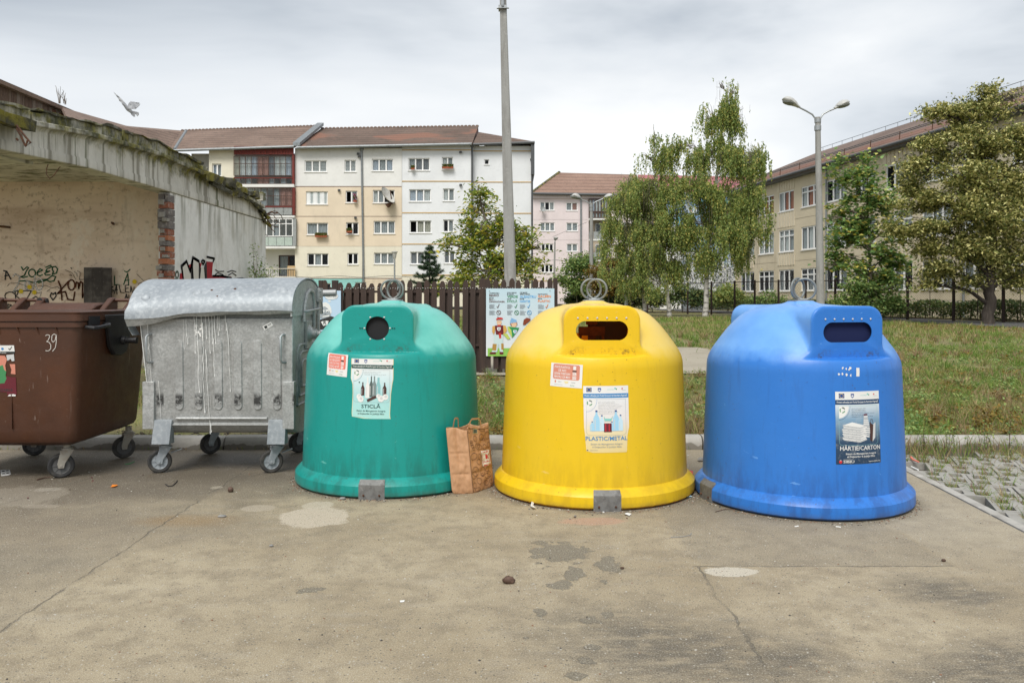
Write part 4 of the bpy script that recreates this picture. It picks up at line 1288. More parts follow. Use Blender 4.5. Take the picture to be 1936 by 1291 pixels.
# ------------------------------------------------------------------ grey steel container
t = NT('galvanised_sheet')
v = t.n('ShaderNodeTexVoronoi', {'Vector': t.coord(), 'Scale': 75.0})
sp = t.n('ShaderNodeSeparateColor', {0: v.outputs['Color']})
c = t.mix(t.rng(sp.outputs[0], 0.2, 0.9), (0.32, 0.33, 0.325), (0.45, 0.46, 0.455))
c = t.mix(t.rng(t.noise(2.0, 6, 0.65), 0.38, 0.66, 0, 0.75), c, (0.29, 0.295, 0.29))
c = t.mix(t.rng(t.noise(10, 5, 0.7), 0.5, 0.72, 0, 0.5), c, (0.58, 0.59, 0.585))
c = t.mix(t.rng(t.noise(6, 5, 0.7, (1.5, 1.5, 0.2), (3, 0, 0)), 0.6, 0.74, 0, 0.5), c, (0.12, 0.115, 0.10))
sx = t.n('ShaderNodeSeparateXYZ', {0: t.tc.outputs['Object']})
# scorched band where the ribs end low on the front
soot = t.math('MULTIPLY', t.rng(sx.outputs['Z'], 0.60, 0.64), t.rng(sx.outputs['Z'], 0.70, 0.74, 1, 0))
soot = t.math('MULTIPLY', soot, t.rng(sx.outputs['Y'], -0.46, -0.49))
xx = t.math('FRACT', t.math('DIVIDE', t.math('ADD', sx.outputs['X'], 10.39 * 0.1757), 0.1757))
M_soot_x = t.math('MULTIPLY', t.rng(t.math('ABSOLUTE', t.math('SUBTRACT', xx, 0.5)), 0.16, 0.22, 1, 0.0), 1.0)
soot = t.math('MULTIPLY', soot, M_soot_x)
soot = t.math('MULTIPLY', soot, t.rng(t.noise(24, 4, 0.75), 0.36, 0.52))
c = t.mix(t.math('MULTIPLY', soot, 0.92), c, (0.02, 0.02, 0.02))
t.set(t.b.inputs['Base Color'], c)
t.b.inputs['Metallic'].default_value = 0.35
t.set(t.b.inputs['Roughness'], t.rng(t.noise(5, 4, 0.6), 0.3, 0.7, 0.42, 0.6))
hb = t.math('ADD', t.noise(3.5, 4, 0.6), t.math('MULTIPLY', t.noise(16, 3, 0.6), 0.25))
bp = t.n('ShaderNodeBump', {'Height': hb, 'Strength': 0.35, 'Distance': 0.03})
t.t.links.new(bp.outputs[0], t.b.inputs['Normal'])
M_sheet = t.mat
M_lid = mat('galvanised_lid', (0.30, 0.33, 0.355), 0.5, 0.2, layers=[((0.22, 0.245, 0.27), 3, 0.4, 0.65, 0.7), ((0.40, 0.43, 0.45), 26, 0.48, 0.62, 0.7), ((0.34, 0.36, 0.37), 7, 0.58, 0.75, 0.5, (0.3, 2, 2))], bump=(4, 0.25, 0.03))
GX0, GX1, GY0, GY1 = -3.345, -1.965, 7.35, 8.38
GC = (GX0 + GX1) / 2
grey = thing('steel_container', (GC, 7.87, 0), 'grey galvanised steel waste container with a rounded lid and white drips', 'waste container')
mb = MB()
prof = [(GY0, 1.40), (GY0 + 0.02, 0.50), (GY0 + 0.03, 0.46), (GY0 + 0.005, 0.445)]
for k in range(11):
    q = math.pi + math.pi * k / 10
    prof.append((7.855 + 0.475 * math.cos(q), 0.43 + 0.11 * math.sin(q) if k not in (0, 10) else 0.43))
prof += [(GY1 - 0.005, 0.445), (GY1 - 0.03, 0.46), (GY1 - 0.02, 0.50), (GY1, 1.40)]
for k in range(9):
    q = math.pi * k / 8
    prof.append((7.865 + 0.50 * math.cos(q), 1.41 + 0.30 * math.sin(q)))
r0 = [Vector((GX0 + 0.10 * (1 - min(1, max(0, (b - 0.4) / 1.0))), a, b)) for a, b in prof]
r1 = [Vector((GX1 - 0.01 * (1 - min(1, max(0, (b - 0.4) / 1.0))), a, b)) for a, b in prof]
loft(mb, [r0, r1])
mb.build('body', M_sheet, grey, True, bevel=0.008, ang=30)
# pressed ribs on the front
def capsule(x, z0, z1, w, n=6):
    r = w / 2
    return [(x + r * math.cos(math.pi * k / n), z1 - r + r * math.sin(math.pi * k / n)) for k in range(n + 1)] + [(x + r * math.cos(math.pi + math.pi * k / n), z0 + r + r * math.sin(math.pi + math.pi * k / n)) for k in range(n + 1)]
def gfront(x, z): return GY0 + 0.02 * (1.40 - z) / 0.9
for k in range(7):
    x = PX(336 + 37.0 * k - 37 * 1 + 3, 7.36)
    if k == 0: continue
    mb = MB()
    top_ = 1.21 if k < 6 else 1.245
    pc = capsule(x, 0.575, top_, 0.082)
    pin = capsule(x, 0.583, top_ - 0.008, 0.066)
    n = len(pc)
    mb.add([Vector((p[0], gfront(*p) + 0.003, p[1])) for p in pc] + [Vector((p[0], gfront(*p) - 0.011, p[1])) for p in pin], [(i, (i + 1) % n, n + (i + 1) % n, n + i) for i in range(n)] + [list(range(n, 2 * n))])
    mb.build('pressed_rib', M_sheet, grey, True, ang=60)
# corner channels, bottom roll, leg brackets
for x0, x1 in ((PX(269, 7.34), PX(291, 7.34)), (PX(534, 7.34), PX(556, 7.34))):
    mb = MB()
    mb.b2(x0, x1, GY0 - 0.012, GY0 + 0.06, 0.41, 0.835)
    mb.build('corner_channel', M_sheet, grey, bevel=0.004)
mb = MB()
mb.tube([(PX(333, 7.36), GY0 + 0.008, 0.505), (PX(505, 7.36), GY0 + 0.008, 0.505)], 0.013, 8)
mb.build('bottom_roll', M_sheet, grey, True)
for xa, xb, xc, xd in ((290, 324, 287, 321), (507, 540, 505, 539)):
    for yf, s in ((GY0 - 0.005, 1), (GY1 + 0.0, -1)):
        mb = MB()
        D_ = 7.34
        mb.hexa([Vector((PX(xc, D_), yf - s * 0.02, 0.275)), Vector((PX(xd, D_), yf - s * 0.02, 0.275)), Vector((PX(xd, D_), yf + s * 0.10, 0.275)), Vector((PX(xc, D_), yf + s * 0.10, 0.275)),
                 Vector((PX(xa, D_), yf, 0.49)), Vector((PX(xb, D_), yf, 0.49)), Vector((PX(xb, D_), yf + s * 0.04, 0.49)), Vector((PX(xa, D_), yf + s * 0.04, 0.49))])
        mb.build('leg_bracket', M_lid if s > 0 else M_sheet, grey, bevel=0.004)
for x0 in (PX(279, 7.33), PX(532, 7.33)):
    mb = MB()
    pts = [(x0 + 0.022, GY0 + 0.01, 1.255), (x0 + 0.012, GY0 - 0.035, 1.258), (x0, GY0 - 0.05, 1.24), (x0, GY0 - 0.05, 1.03), (x0 + 0.012, GY0 - 0.04, 1.01), (x0 + 0.03, GY0 + 0.012, 1.008)]
    mb.tube(pts, 0.011, 8)
    mb.build('front_handle', M_galv, grey, True)
# small printed label, stuck on askew
P_ = Print(lambda u, v, L: Vector((u, gfront(u, v) - 0.0015 - L, v)))
lx, lz = PX(507, 7.36), PZ(616, 7.36)
ca, sa = math.cos(0.52), math.sin(0.52)
rt = lambda a, b: (lx + a * ca - b * sa, lz + a * sa + b * ca)
P_.poly([rt(a, b) for a, b in ((-.044, -.02), (.044, -.02), (.044, .02), (-.044, .02))], pi('white'))
P_.poly([rt(a, b) for a, b in ((-.034, -.014), (-.008, -.014), (-.008, .012), (-.034, .012))], pi('black'))
P_.line([rt(0.0, 0.004), rt(0.034, 0.004)], 0.006, pi('black'))
P_.line([rt(0.0, -0.008), rt(0.03, -0.008)], 0.004, pi('grey'))
P_.build('label_tag', list(M_p.values()), grey, True)
# white paint that ran down the front
M_drip = mat('spilt_white_paint', (0.80, 0.80, 0.78), 0.6)
dm = MB()
def drip(px, y0, y1, w=0.006, amp=2.0):
    n = max(3, int((y1 - y0) / 7))
    pts, x = [], px
    for k in range(n + 1):
        x += random.uniform(-amp, amp) * 0.4 + 0.25
        z = PZ(y0 + (y1 - y0) * k / n, 7.36)
        pts.append((max(PX(x, 7.36), GX0 + 0.012 + 0.10 * (1 - min(1, max(0, z - 0.4)))), gfront(0, z) - 0.011, z))
    dm.tube(pts, [w * random.uniform(0.3, 0.6) * (1 - 0.4 * k / n) for k in range(n)] + [w * 0.7], 5)
for px, y0, y1, w in ((262, 606, 740, .009), (266, 612, 700, .006), (281, 607, 660, .006), (284, 650, 780, .005), (354, 600, 636, .005), (357, 637, 650, .006), (348, 604, 660, .003), (368, 598, 668, .006), (373, 598, 742, .007), (381, 598, 630, .006),
                      (384, 610, 780, .008), (398, 800, 817, .006), (391, 598, 640, .006), (396, 597, 668, .006), (401, 597, 650, .006), (406, 597, 650, .006), (404, 640, 712, .006), (412, 597, 634, .005), (416, 597, 625, .005), (427, 596, 625, .005), (429, 610, 740, .005), (300, 720, 800, .004), (390, 660, 820, .006), (277, 770, 808, .012)):
    drip(px, y0, y1, w * 1.05)
for k in range(14):
    px, y = 376 + random.uniform(-6, 8), 615 + random.uniform(0, 24)
    z = PZ(y, 7.36)
    dm.ball((PX(px, 7.36), gfront(0, z) - 0.003, z), random.uniform(0.004, 0.012), 6, (1, 0.25, 1.3))
tag(dm.build('paint_drips', M_drip, grey, True), kind='stuff')
# right end: nested pressings, pivot cone, hinge arm, handle
for k, (ins, top_) in enumerate(((0.10, 1.15), (0.18, 1.08), (0.26, 1.0))):
    mb = MB()
    a0, a1, r = 7.40 + ins, 8.36 - ins, 0.10 - k * 0.02
    arch = [(a0, 0.50 + ins), (a1, 0.50 + ins), (a1, top_ - r)] + [(a1 - r + r * math.cos(q), top_ - r + r * math.sin(q)) for q in np.linspace(0.3, math.pi / 2, 4)] + [(a0 + r - r * math.sin(q), top_ - r + r * math.cos(q)) for q in np.linspace(0, math.pi / 2 - 0.3, 4)] + [(a0, top_ - r)]
    x = GX1 - 0.002
    mb.tube([(x, p[0], p[1]) for p in arch + [arch[0]]], 0.012, 6, caps=False)
    mb.build('end_pressing', M_sheet, grey, True)
mb = MB()
mb.lathe([(0.10, 0.0), (0.085, 0.02), (0.05, 0.05), (0.045, 0.09), (0.03, 0.095), (0.03, 0.13), (0.0, 0.132)], 20, (GX1, 7.88, 1.24), Matrix.Rotation(math.pi / 2, 3, 'Y'))
mb.b2(GX1 - 0.002, GX1 + 0.02, 7.78, 7.98, 1.10, 1.37)
mb.build('trunnion', M_sheet, grey, True, bevel=0.003)
# rounded lid
mb = MB()
LX0, LX1 = -3.405, -1.945
NX, NA = 26, 22
def lid_pt(u, a, dr=0.0):
    x = LX0 + (LX1 - LX0) * u
    zf = 1.402 + 0.068 * smooth(u * 1.6) + 0.008 * mnoise.noise(Vector((u * 6, 0, 0.5)))
    q = math.pi * a
    cy, cz, ry, rz = 7.85, 1.42, 0.60 + dr, 0.35 + dr
    y = cy - ry * math.cos(q)
    z = cz + rz * math.sin(q) ** 0.86
    if a < 0.5: z += (zf - cz) * (1 - a * 2) ** 2
    z += 0.012 * mnoise.noise(Vector((u * 3.1, a * 2.5, 7.7)))
    y += 0.008 * mnoise.noise(Vector((u * 5.1, a * 2.0, 1.7))) - (0.05 * (1 - u * 9) ** 2 if u < 0.11 and a < 0.06 else 0)
    return Vector((x, y, z))
V, Fq = [], []
for dr in (0.0, -0.012):
    for i in range(NX + 1):
        for j in range(NA + 1):
            V.append(lid_pt(i / NX, j / NA, dr))
n1_ = (NX + 1) * (NA + 1)
for i in range(NX):
    for j in range(NA):
        a = i * (NA + 1) + j
        Fq.append((a, a + 1, a + NA + 2, a + NA + 1))
        Fq.append((n1_ + a, n1_ + a + NA + 1, n1_ + a + NA + 2, n1_ + a + 1))
for i in range(NX):
    for j in (0, NA):
        a, b = i * (NA + 1) + j, (i + 1) * (NA + 1) + j
        Fq.append((a, b, n1_ + b, n1_ + a) if j == 0 else (b, a, n1_ + a, n1_ + b))
for i in (0, NX):
    for j in range(NA):
        a = i * (NA + 1) + j
        Fq.append((a, a + 1, n1_ + a + 1, n1_ + a))
mb.add(V, Fq)
lidg = mb.build('lid', M_lid, grey, True, ang=50)
for u, a in ((0.09, 0.15), (0.28, 0.36), (0.40, 0.17), (0.83, 0.37), (0.93, 0.17)):
    mb = MB()
    p = lid_pt(u, a)
    nrm = Vector((0, -math.cos(math.pi * a), math.sin(math.pi * a)))
    R = nrm.to_track_quat('Z', 'Y').to_matrix()
    mb.lathe([(0.0, 0.007), (0.030, 0.006), (0.041, 0.0)], 20, p, R)
    mb.build('lid_boss', M_lid, lidg, True)
for u, a, s in ((0.485, 0.20, 1), (0.625, 0.21, 1.2), (0.535, 0.13, 0.7)):
    mb = MB()
    p = lid_pt(u, a)
    nrm = Vector((0, -math.cos(math.pi * a), math.sin(math.pi * a)))
    R = nrm.to_track_quat('Z', 'Y').to_matrix()
    mb.lathe([(0.0, 0.004), (0.006 * s, 0.003), (0.011 * s, 0.001)], 8, p, R)
    mb.build('rust_hole', M_rust, lidg)
# crumpled lip under the lid's front edge
mb = MB()
pts0, pts1 = [], []
for i in range(27):
    u = i / 26
    p = lid_pt(u, 0.0)
    k = 0.03 + 0.035 * max(0, 1 - u * 4) + 0.006 * math.sin(u * 17)
    pts0.append(p + Vector((0, 0.005, 0.0)))
    pts1.append(p + Vector((0.01, 0.03, -k)))
for i in range(26):
    mb.hexa([pts1[i], pts1[i + 1], pts1[i + 1] + Vector((0, 0.006, 0)), pts1[i] + Vector((0, 0.006, 0)), pts0[i], pts0[i + 1], pts0[i + 1] + Vector((0, 0.006, 0)), pts0[i] + Vector((0, 0.006, 0))])
mb.build('lid_lip', M_sheet, lidg)
mb = MB()
for k in range(6):      # curled corner
    q0, q1 = k * 0.5, (k + 1) * 0.5
    A = lambda q: Vector((LX0 + 0.015 - 0.03 * math.sin(q), 7.27 + 0.03 * (1 - math.cos(q)), 1.40 - 0.05 * q))
    a, b = A(q0), A(q1)
    mb.hexa([a, a + Vector((0.02, 0.10, 0)), a + Vector((0.026, 0.10, 0)), a + Vector((0.006, 0, 0)), b, b + Vector((0.02, 0.10, 0)), b + Vector((0.026, 0.10, 0)), b + Vector((0.006, 0, 0))])
mb.build('curled_corner', M_lid, lidg)
# end wall of the lid, hinge bracket, arm and little handle
mb = MB()
ep = [(7.85 - 0.585 * math.cos(math.pi * a), 1.42 + 0.335 * math.sin(math.pi * a) ** 0.86) for a in np.linspace(0.0, 1, 20)]
for x0 in (GX1 + 0.002, GX0 - 0.012):
    mb = MB()
    mb.prism(ep, lambda a, b, w: Vector((x0 + w, a, b)), 0, 0.01)
    mb.build('lid_end', M_sheet, lidg)
mb = MB()
arm = [(8.05, 1.30), (8.06, 1.55), (8.0, 1.64), (7.88, 1.66), (7.76, 1.62), (7.68, 1.50), (7.66, 1.36)]
mb.tube([(GX1 + 0.02, a, b) for a, b in arm], 0.018, 8)
mb.build('lid_end_rim', M_sheet, lidg, True)
mb = MB()
mb.b2(GX1 + 0.012, GX1 + 0.03, 8.22, 8.27, 0.95, 1.62)
mb.b2(GX1 + 0.012, GX1 + 0.045, 8.17, 8.33, 1.54, 1.68)
ha = mb.build('hinge_arm', M_sheet, lidg, bevel=0.004)
mb = MB()
for z in (1.57, 1.65): mb.ball((GX1 + 0.047, 8.20, z), 0.012, 8)
mb.build('hinge_bolts', M_galv, ha, True)
mb = MB()
mb.tube([(GX1 + 0.02, 7.66, 1.46), (GX1 + 0.06, 7.68, 1.463), (GX1 + 0.07, 7.72, 1.465), (GX1 + 0.07, 8.10, 1.478), (GX1 + 0.05, 8.14, 1.48), (GX1 + 0.02, 8.15, 1.48)], 0.011, 8)
mb.build('end_handle', M_galv, lidg, True)
M_darkband = mat('worn_tape', (0.35, 0.36, 0.36), 0.5, 0.3)
mb = MB()
mb.tube([(GX1 - 0.02, 8.42, 1.63), (GX1 + 0.16, 8.42, 1.635)], 0.035, 14)
mb.build('lid_roller', M_darkband, lidg, True)
for px, D_, yaw in ((302, 7.44, -1.2), (513, 7.44, -1.15), (398, 8.33, -0.9), (565, 8.40, -1.1)):
    caster(grey, PX(px, D_), D_, 0.104, 0.045, 0.28, yaw, M_lid, M_lid if D_ < 8 else M_greyrim, 0.05, D_ < 8)

# ------------------------------------------------------------------ paper bag between the igloos
t = NT('kraft_paper')
c = t.mix(t.rng(t.noise(3, 5, 0.6), 0.35, 0.7), (0.50, 0.285, 0.155), (0.43, 0.235, 0.12))
c = t.mix(t.rng(t.noise(60, 3, 0.7), 0.5, 0.75, 0, 0.25), c, (0.32, 0.18, 0.09))
t.set(t.b.inputs['Base Color'], c)
t.b.inputs['Roughness'].default_value = 0.7
bp = t.n('ShaderNodeBump', {'Height': t.voro(9.0, (1, 1, 1), 'Distance'), 'Strength': 0.25, 'Distance': 0.02})
t.t.links.new(bp.outputs[0], t.b.inputs['Normal'])
M_kraft = t.mat
A0 = G(855, 934)
B0 = A0 + Vector((0.168, 0.022, 0))
prd = Vector((0.52, 0.85, 0)).normalized()
BW_, BH_ = 0.315, 0.525
bag = thing('paper_bag', (A0 + B0) / 2 + prd * 0.15, 'brown paper shopping bag with fruit drawings, leaning between green and yellow igloos', 'paper bag')
side = (B0 - A0)
def bagp(face, s, h):
    """face 0 plain gusset, 1 printed front, 2 far gusset, 3 back; s along 0..1, h up 0..1"""
    C = [A0, B0, B0 + prd * BW_, A0 + prd * BW_, A0]
    p = C[face].lerp(C[face + 1], s)
    ctr = (A0 + B0 + prd * BW_) / 2
    ctr = (A0 + B0) / 2 + prd * BW_ / 2
    q = p + Vector((-0.050 * h, 0.0, BH_ * h))
    nrm = Vector((C[face + 1] - C[face]).normalized().cross(Vector((0, 0, 1))))
    k = face * 3.1
    bul = 0.010 * mnoise.noise(Vector((s * 3 + k, h * 6, k))) + 0.005 * mnoise.noise(Vector((s * 9 + k, h * 14, k + 3)))
    edge = min(1, min(s, 1 - s) * 6)
    bul += -0.018 * math.exp(-((s - 0.5) / 0.1) ** 2) * h * h if face in (0, 2) else 0.008 * math.sin(math.pi * s)
    bul -= 0.006 * sum(math.exp(-((h - hh) / 0.015) ** 2) for hh in (0.30, 0.62))
    q += nrm * bul * edge
    if h > 0.9: q.z += 0.012 * math.sin(s * 5 + face) * (h - 0.9) * 10
    if h < 0.06: q += (ctr - p) * 0.06 * (1 - h / 0.06)
    return q
mb = MB()
NS, NHh = 26, 56
V, Fq = [], []
for fidx in range(4):
    b_ = len(V)
    for j in range(NHh + 1):
        for i in range(NS + 1):
            V.append(bagp(fidx, i / NS, j / NHh))
    for j in range(NHh):
        for i in range(NS):
            a = b_ + j * (NS + 1) + i
            Fq.append((a, a + 1, a + NS + 2, a + NS + 1))
mb.add(V, Fq)
mb.quad(bagp(0, 0, 0), bagp(3, 0, 0), bagp(2, 0, 0), bagp(1, 0, 0))
bo = mb.build('bag_body', M_kraft, bag, True, ang=60)
so = bo.modifiers.new('thick', 'SOLIDIFY')
so.thickness, so.offset = 0.0015, -1
for fidx, s0, s1, hh in ((1, 0.30, 0.62, 0.115), (3, 0.70, 0.42, 0.12)):
    mb = MB()
    a, b = bagp(fidx, s0 - (0.3 if fidx == 1 else 0), 0.97), bagp(fidx, s1, 0.97)
    pts = [a.lerp(b, s) + Vector((0.01 * math.sin(s * 3), 0, hh * min(1, math.sin(math.pi * s) * 1.5) ** 0.7 - 0.03)) for s in np.linspace(0, 1, 13)]
    d = (b - a).normalized().cross(Vector((0, 0, 1)))
    for p, q in zip(pts[:-1], pts[1:]):
        w_ = Vector((0, 0, 0.014)) if abs((q - p).normalized().z) < 0.6 else (b - a).normalized() * 0.014
        mb.hexa([p - w_ / 2, q - w_ / 2, q - w_ / 2 + d * 0.002, p - w_ / 2 + d * 0.002, p + w_ / 2, q + w_ / 2, q + w_ / 2 + d * 0.002, p + w_ / 2 + d * 0.002])
    mb.build('bag_handle', M_kraft, bag)
nrm1 = (prd).cross(Vector((0, 0, 1)))
P_ = Print(lambda u, v, L: bagp(1, u, v) + nrm1 * L, 0.0020, 0.00012)
INK = pi('brown')
def zg(x, y):
    """zoomed photograph (815 px wide) to the printed face"""
    l = 345 + (425 - 345) * (y - 330) / 800.0
    r_ = 660 + (720 - 660) * (y - 235) / 820.0
    return ((x - l) / (r_ - l), 1.0 - (y - (330 - 95 * (x - l) / (r_ - l))) / (825.0))
def oval(x, y, rx, ry, rot=0.0, w=0.0065, n=14):
    pts = []
    for k in range(n):
        q = 2 * math.pi * k / n
        a, b = rx * math.cos(q), ry * math.sin(q)
        pts.append(zg(x + a * math.cos(rot) - b * math.sin(rot), y + a * math.sin(rot) + b * math.cos(rot)))
    P_.line(pts, w, INK, True)
P_.line([zg(348, 345), zg(428, 1140)], 0.016, INK)
P_.line([zg(350, 345), zg(660, 285)], 0.008, INK)
for x, y, rx, ry, ro in ((450, 448, 24, 38, -.3), (535, 422, 38, 40, 0), (572, 450, 24, 14, 0), (498, 548, 50, 36, .4), (500, 545, 20, 18, 0), (581, 548, 22, 36, 0), (430, 680, 34, 48, .4), (500, 745, 28, 36, 0), (502, 680, 14, 40, 0), (545, 320, 50, 22, .1),
                         (632, 390, 38, 50, 0), (645, 515, 24, 40, .2), (548, 870, 30, 60, .2), (540, 905, 12, 14, 0), (615, 835, 24, 34, .5), (455, 870, 38, 60, 0), (440, 920, 30, 50, .2), (500, 990, 26, 40, -.2), (610, 925, 40, 34, 0), (640, 900, 30, 34, .4), (590, 1015, 36, 34, 0), (580, 1015, 15, 15, 0), (660, 995, 22, 26, 0), (445, 1050, 18, 36, 0), (480, 1100, 34, 22, -.5),
                         (400, 520, 18, 20, 0), (412, 550, 20, 20, 0), (395, 495, 15, 18, 0), (425, 580, 16, 20, 0), (690, 620, 14, 40, 0), (700, 800, 12, 24, 0), (365, 360, 16, 26, 0)):
    oval(x, y, rx, ry, ro)
P_.poly([zg(415, 332), zg(472, 322), zg(476, 378), zg(418, 386)], pi('cream'))
P_.poly([zg(418, 336), zg(470, 326), zg(473, 374), zg(421, 382)], pi('bottle'))
P_.poly([zg(524, 606), zg(650, 580), zg(672, 772), zg(548, 802)], pi('white'))
P_.line([zg(536, 620), zg(646, 596), zg(664, 764), zg(556, 792)], 0.016, pi('red'), True)
# the shop's mark: a square K of bar and two arms, with its name below
P_.poly([zg(584, 642), zg(604, 638), zg(610, 700), zg(590, 704)], pi('red'))
P_.poly([zg(606, 665), zg(622, 632), zg(632, 630), zg(618, 664)], pi('red'))
P_.poly([zg(609, 668), zg(620, 667), zg(634, 694), zg(616, 697)], pi('red'))
vs_, fs = glyphs('Kaufland', 0.02)
x0, x1 = min(p[0] for p in vs_), max(p[0] for p in vs_)
L = P_.lift()
P_.mb.add([P_.fn(*zg(564 + (p[0] - x0) / (x1 - x0) * 84, 752 - (p[0] - x0) / (x1 - x0) * 18 - p[1] * 30), L) for p in vs_], fs, pi('red'))
P_.build('bag_print', list(M_p.values()), bag, True)

# ------------------------------------------------------------------ picket fence and its two boards
t = NT('stained_wood')
c = t.mix(t.rng(t.noise(2.2, 5, 0.6, (6, 6, 0.6)), 0.35, 0.68), (0.030, 0.017, 0.013), (0.062, 0.034, 0.023))
c = t.mix(t.rng(t.noise(7, 4, 0.7, (4, 4, 0.7), (3, 0, 0)), 0.62, 0.70, 0, 0.7), c, (0.13, 0.085, 0.06))
ob = t.n('ShaderNodeObjectInfo')
c = t.mix(t.rng(ob.outputs['Random'], 0, 1, 0, 0.5), c, (0.028, 0.019, 0.016))
t.set(t.b.inputs['Base Color'], c)
t.b.inputs['Roughness'].default_value = 0.7
M_fence = t.mat
FD = 16.0
fg = HT(0, FD)
pf = thing('picket_fence', (PX(820, FD), FD, fg), 'dark brown wooden picket fence with rounded tops behind the igloos', 'fence')
pk = []
for k in range(3):
    mb = MB()
    w, h = 0.098 + 0.006 * k, 1.80
    poly = [(-w / 2, 0.06), (w / 2, 0.06), (w / 2, h - 0.07), (w * 0.28, h - 0.012), (w * 0.12, h), (-w * 0.12, h), (-w * 0.28, h - 0.012), (-w / 2, h - 0.07)]
    mb.prism(poly, lambda a, b, w_: Vector((a, w_, b)), -0.011, 0.011)
    pk.append(mb.mesh('picket', M_fence))
def fpx(px, py): return Vector((PX(px, FD), FD, PZ(py, FD)))
posts = [(603, 610, 530), (628, 639, 530), (906, 918, 527), (1046, 1054, 526)]
for a, b, ty in posts:
    mb = MB()
    mb.b2(PX(a, FD), PX(b, FD), FD - 0.05, FD + 0.06, fg - 0.1, PZ(ty, FD))
    mb.build('fence_post', M_fence, pf, bevel=0.006)
px = 587.0
k = 0
while px < 1046:
    in_post = any(a - 4 < px < b + 4 for a, b, _ in posts)
    if not in_post:
        ty = 531 + 1.6 * math.sin(px * 0.7) + (4 if 640 < px < 720 else 0) - (3 if px > 918 else 0)
        o = place('picket', pk[k % 3], pf, (PX(px, FD) - pf.location.x, -0.035, PZ(ty, FD) - 1.80 - fg), (random.uniform(-.006, .006), random.uniform(-.012, .012), 0))
        qx = px + 7.3
        if not any(a - 4 < qx < b + 4 for a, b, _ in posts) and (qx < 850 or qx > 880) and (random.random() < 0.75):
            place('picket', pk[(k + 1) % 3], pf, (PX(qx, FD) - pf.location.x, 0.04, PZ(543 + random.uniform(-2, 3), FD) - 1.80 - fg), (0, random.uniform(-.012, .012), 0))
    px += 14.6
    k += 1
for yy in (551.5, 652):
    for (a0, b0), oy in (((587, 628), 0), ((640, 906), 0), ((918, 1046), 0)):
        mb = MB()
        z = PZ(yy, FD)
        mb.b2(PX(a0, FD), PX(b0, FD), FD - 0.018, FD + 0.022, z - 0.022, z + 0.022)
        mb.build('fence_rail', M_fence, pf)
for z in (PZ(545.5, FD),):
    mb = MB()
    for j, px in enumerate(np.arange(645, 1040, 4.7)):
        mb.ball((PX(px, FD), FD - 0.048, z + 0.01 * (j % 2)), 0.008, 5)
    tag(mb.build('nail_heads', M_p['silver'], pf), kind='stuff')
# sorting guide board
BY = FD - 0.075
bl, br, bt, bb = PX(919, BY), PX(1048, BY), PZ(545.5, BY), PZ(673, BY)
board = thing('info_board', ((bl + br) / 2, BY, bb), 'large pale blue waste sorting board with drawn figures on the fence', 'notice board')
mb = MB()
mb.b2(bl, br, BY - 0.006, BY + 0.006, bb, bt)
t = NT('board_print')
sx = t.n('ShaderNodeSeparateXYZ', {0: t.tc.outputs['Object']})
r = t.n('ShaderNodeValToRGB', {0: t.rng(sx.outputs['Z'], 0.1, 1.3)})
r.color_ramp.elements[0].color = (0.70, 0.72, 0.74, 1)
r.color_ramp.elements[1].color = (0.50, 0.66, 0.74, 1)
t.set(t.b.inputs['Base Color'], r.outputs[0])
t.b.inputs['Roughness'].default_value = 0.5
mb.build('board_panel', t.mat, board)
BP = {k: mat('board_' + k, c, 0.6) for k, c in dict(maro=(0.13, 0.05, 0.04), verde=(0.03, 0.25, 0.09), albastru=(0.13, 0.42, 0.75), galben=(0.85, 0.28, 0.08), black=(0.03, 0.03, 0.03), grass=(0.25, 0.50, 0.09), skin=(0.75, 0.50, 0.32), red=(0.55, 0.05, 0.04),
                                                     wine=(0.14, 0.015, 0.02), white=(0.75, 0.77, 0.76), grey=(0.33, 0.37, 0.40), blue=(0.22, 0.42, 0.66), straw=(0.62, 0.36, 0.10), lime=(0.48, 0.58, 0.12), green=(0.03, 0.26, 0.09), mint=(0.55, 0.68, 0.68), hair=(0.22, 0.045, 0.02), tan=(0.42, 0.24, 0.06)).items()}
BK = list(BP.keys())
def bi(k): return BK.index(k)
P_ = Print(lambda u, v, L: Vector((u, BY - 0.006 - L * 2, v)))
def zf(x, y):      # photograph zoom 830..1080 (x 1537/250)
    return (PX(830 + x * 0.16265, BY), PZ(510 + y * 0.16265, BY))
def tx(s, x, y, w, h, m, bold=0.02):
    u, v = zf(x, y)
    P_.text(s, u, v, w * 0.16265 * BY / FPX, h * 0.16265 * BY / FPX, bi(m), bold)
P_.rect(*zf(566, 1004), *zf(1330, 910), bi('grass'), 1)
for x, y, w, lines in ((584, 0, 0, [('ADMIRABILI', 280, 115, 14, 'black'), ('MARO', 310, 112, 24, 'maro'), ('ESTE', 332, 50, 13, 'black'), ('BIO -', 355, 68, 18, 'maro'), ('DEGRADABIL', 380, 185, 18, 'maro')]),
                       (792, 0, 0, [('ȘTIE ORICE', 275, 108, 14, 'black'), ('BUNICĂ:', 293, 78, 13, 'black'), ('VERDE', 326, 124, 28, 'verde'), ('ESTE', 347, 48, 13, 'black'), ('STICLĂ', 380, 118, 26, 'verde')]),
                       (940, 0, 0, [('CE MARE', 273, 86, 14, 'black'), ('ȘMECHERIE:', 291, 118, 13, 'black'), ('ALBASTRU', 328, 188, 28, 'albastru'), ('ESTE', 347, 48, 13, 'black'), ('HÂRTIE', 380, 120, 26, 'albastru')]),
                       (1150, 0, 0, [('FANTASTIC!', 292, 112, 14, 'black'), ('GALBEN', 322, 150, 26, 'galben'), ('ESTE', 344, 48, 13, 'black'), ('PLASTIC', 376, 142, 25, 'galben')])):
    for s, yb, wd, hh, m in lines: tx(s, x, yb, wd, hh, m)
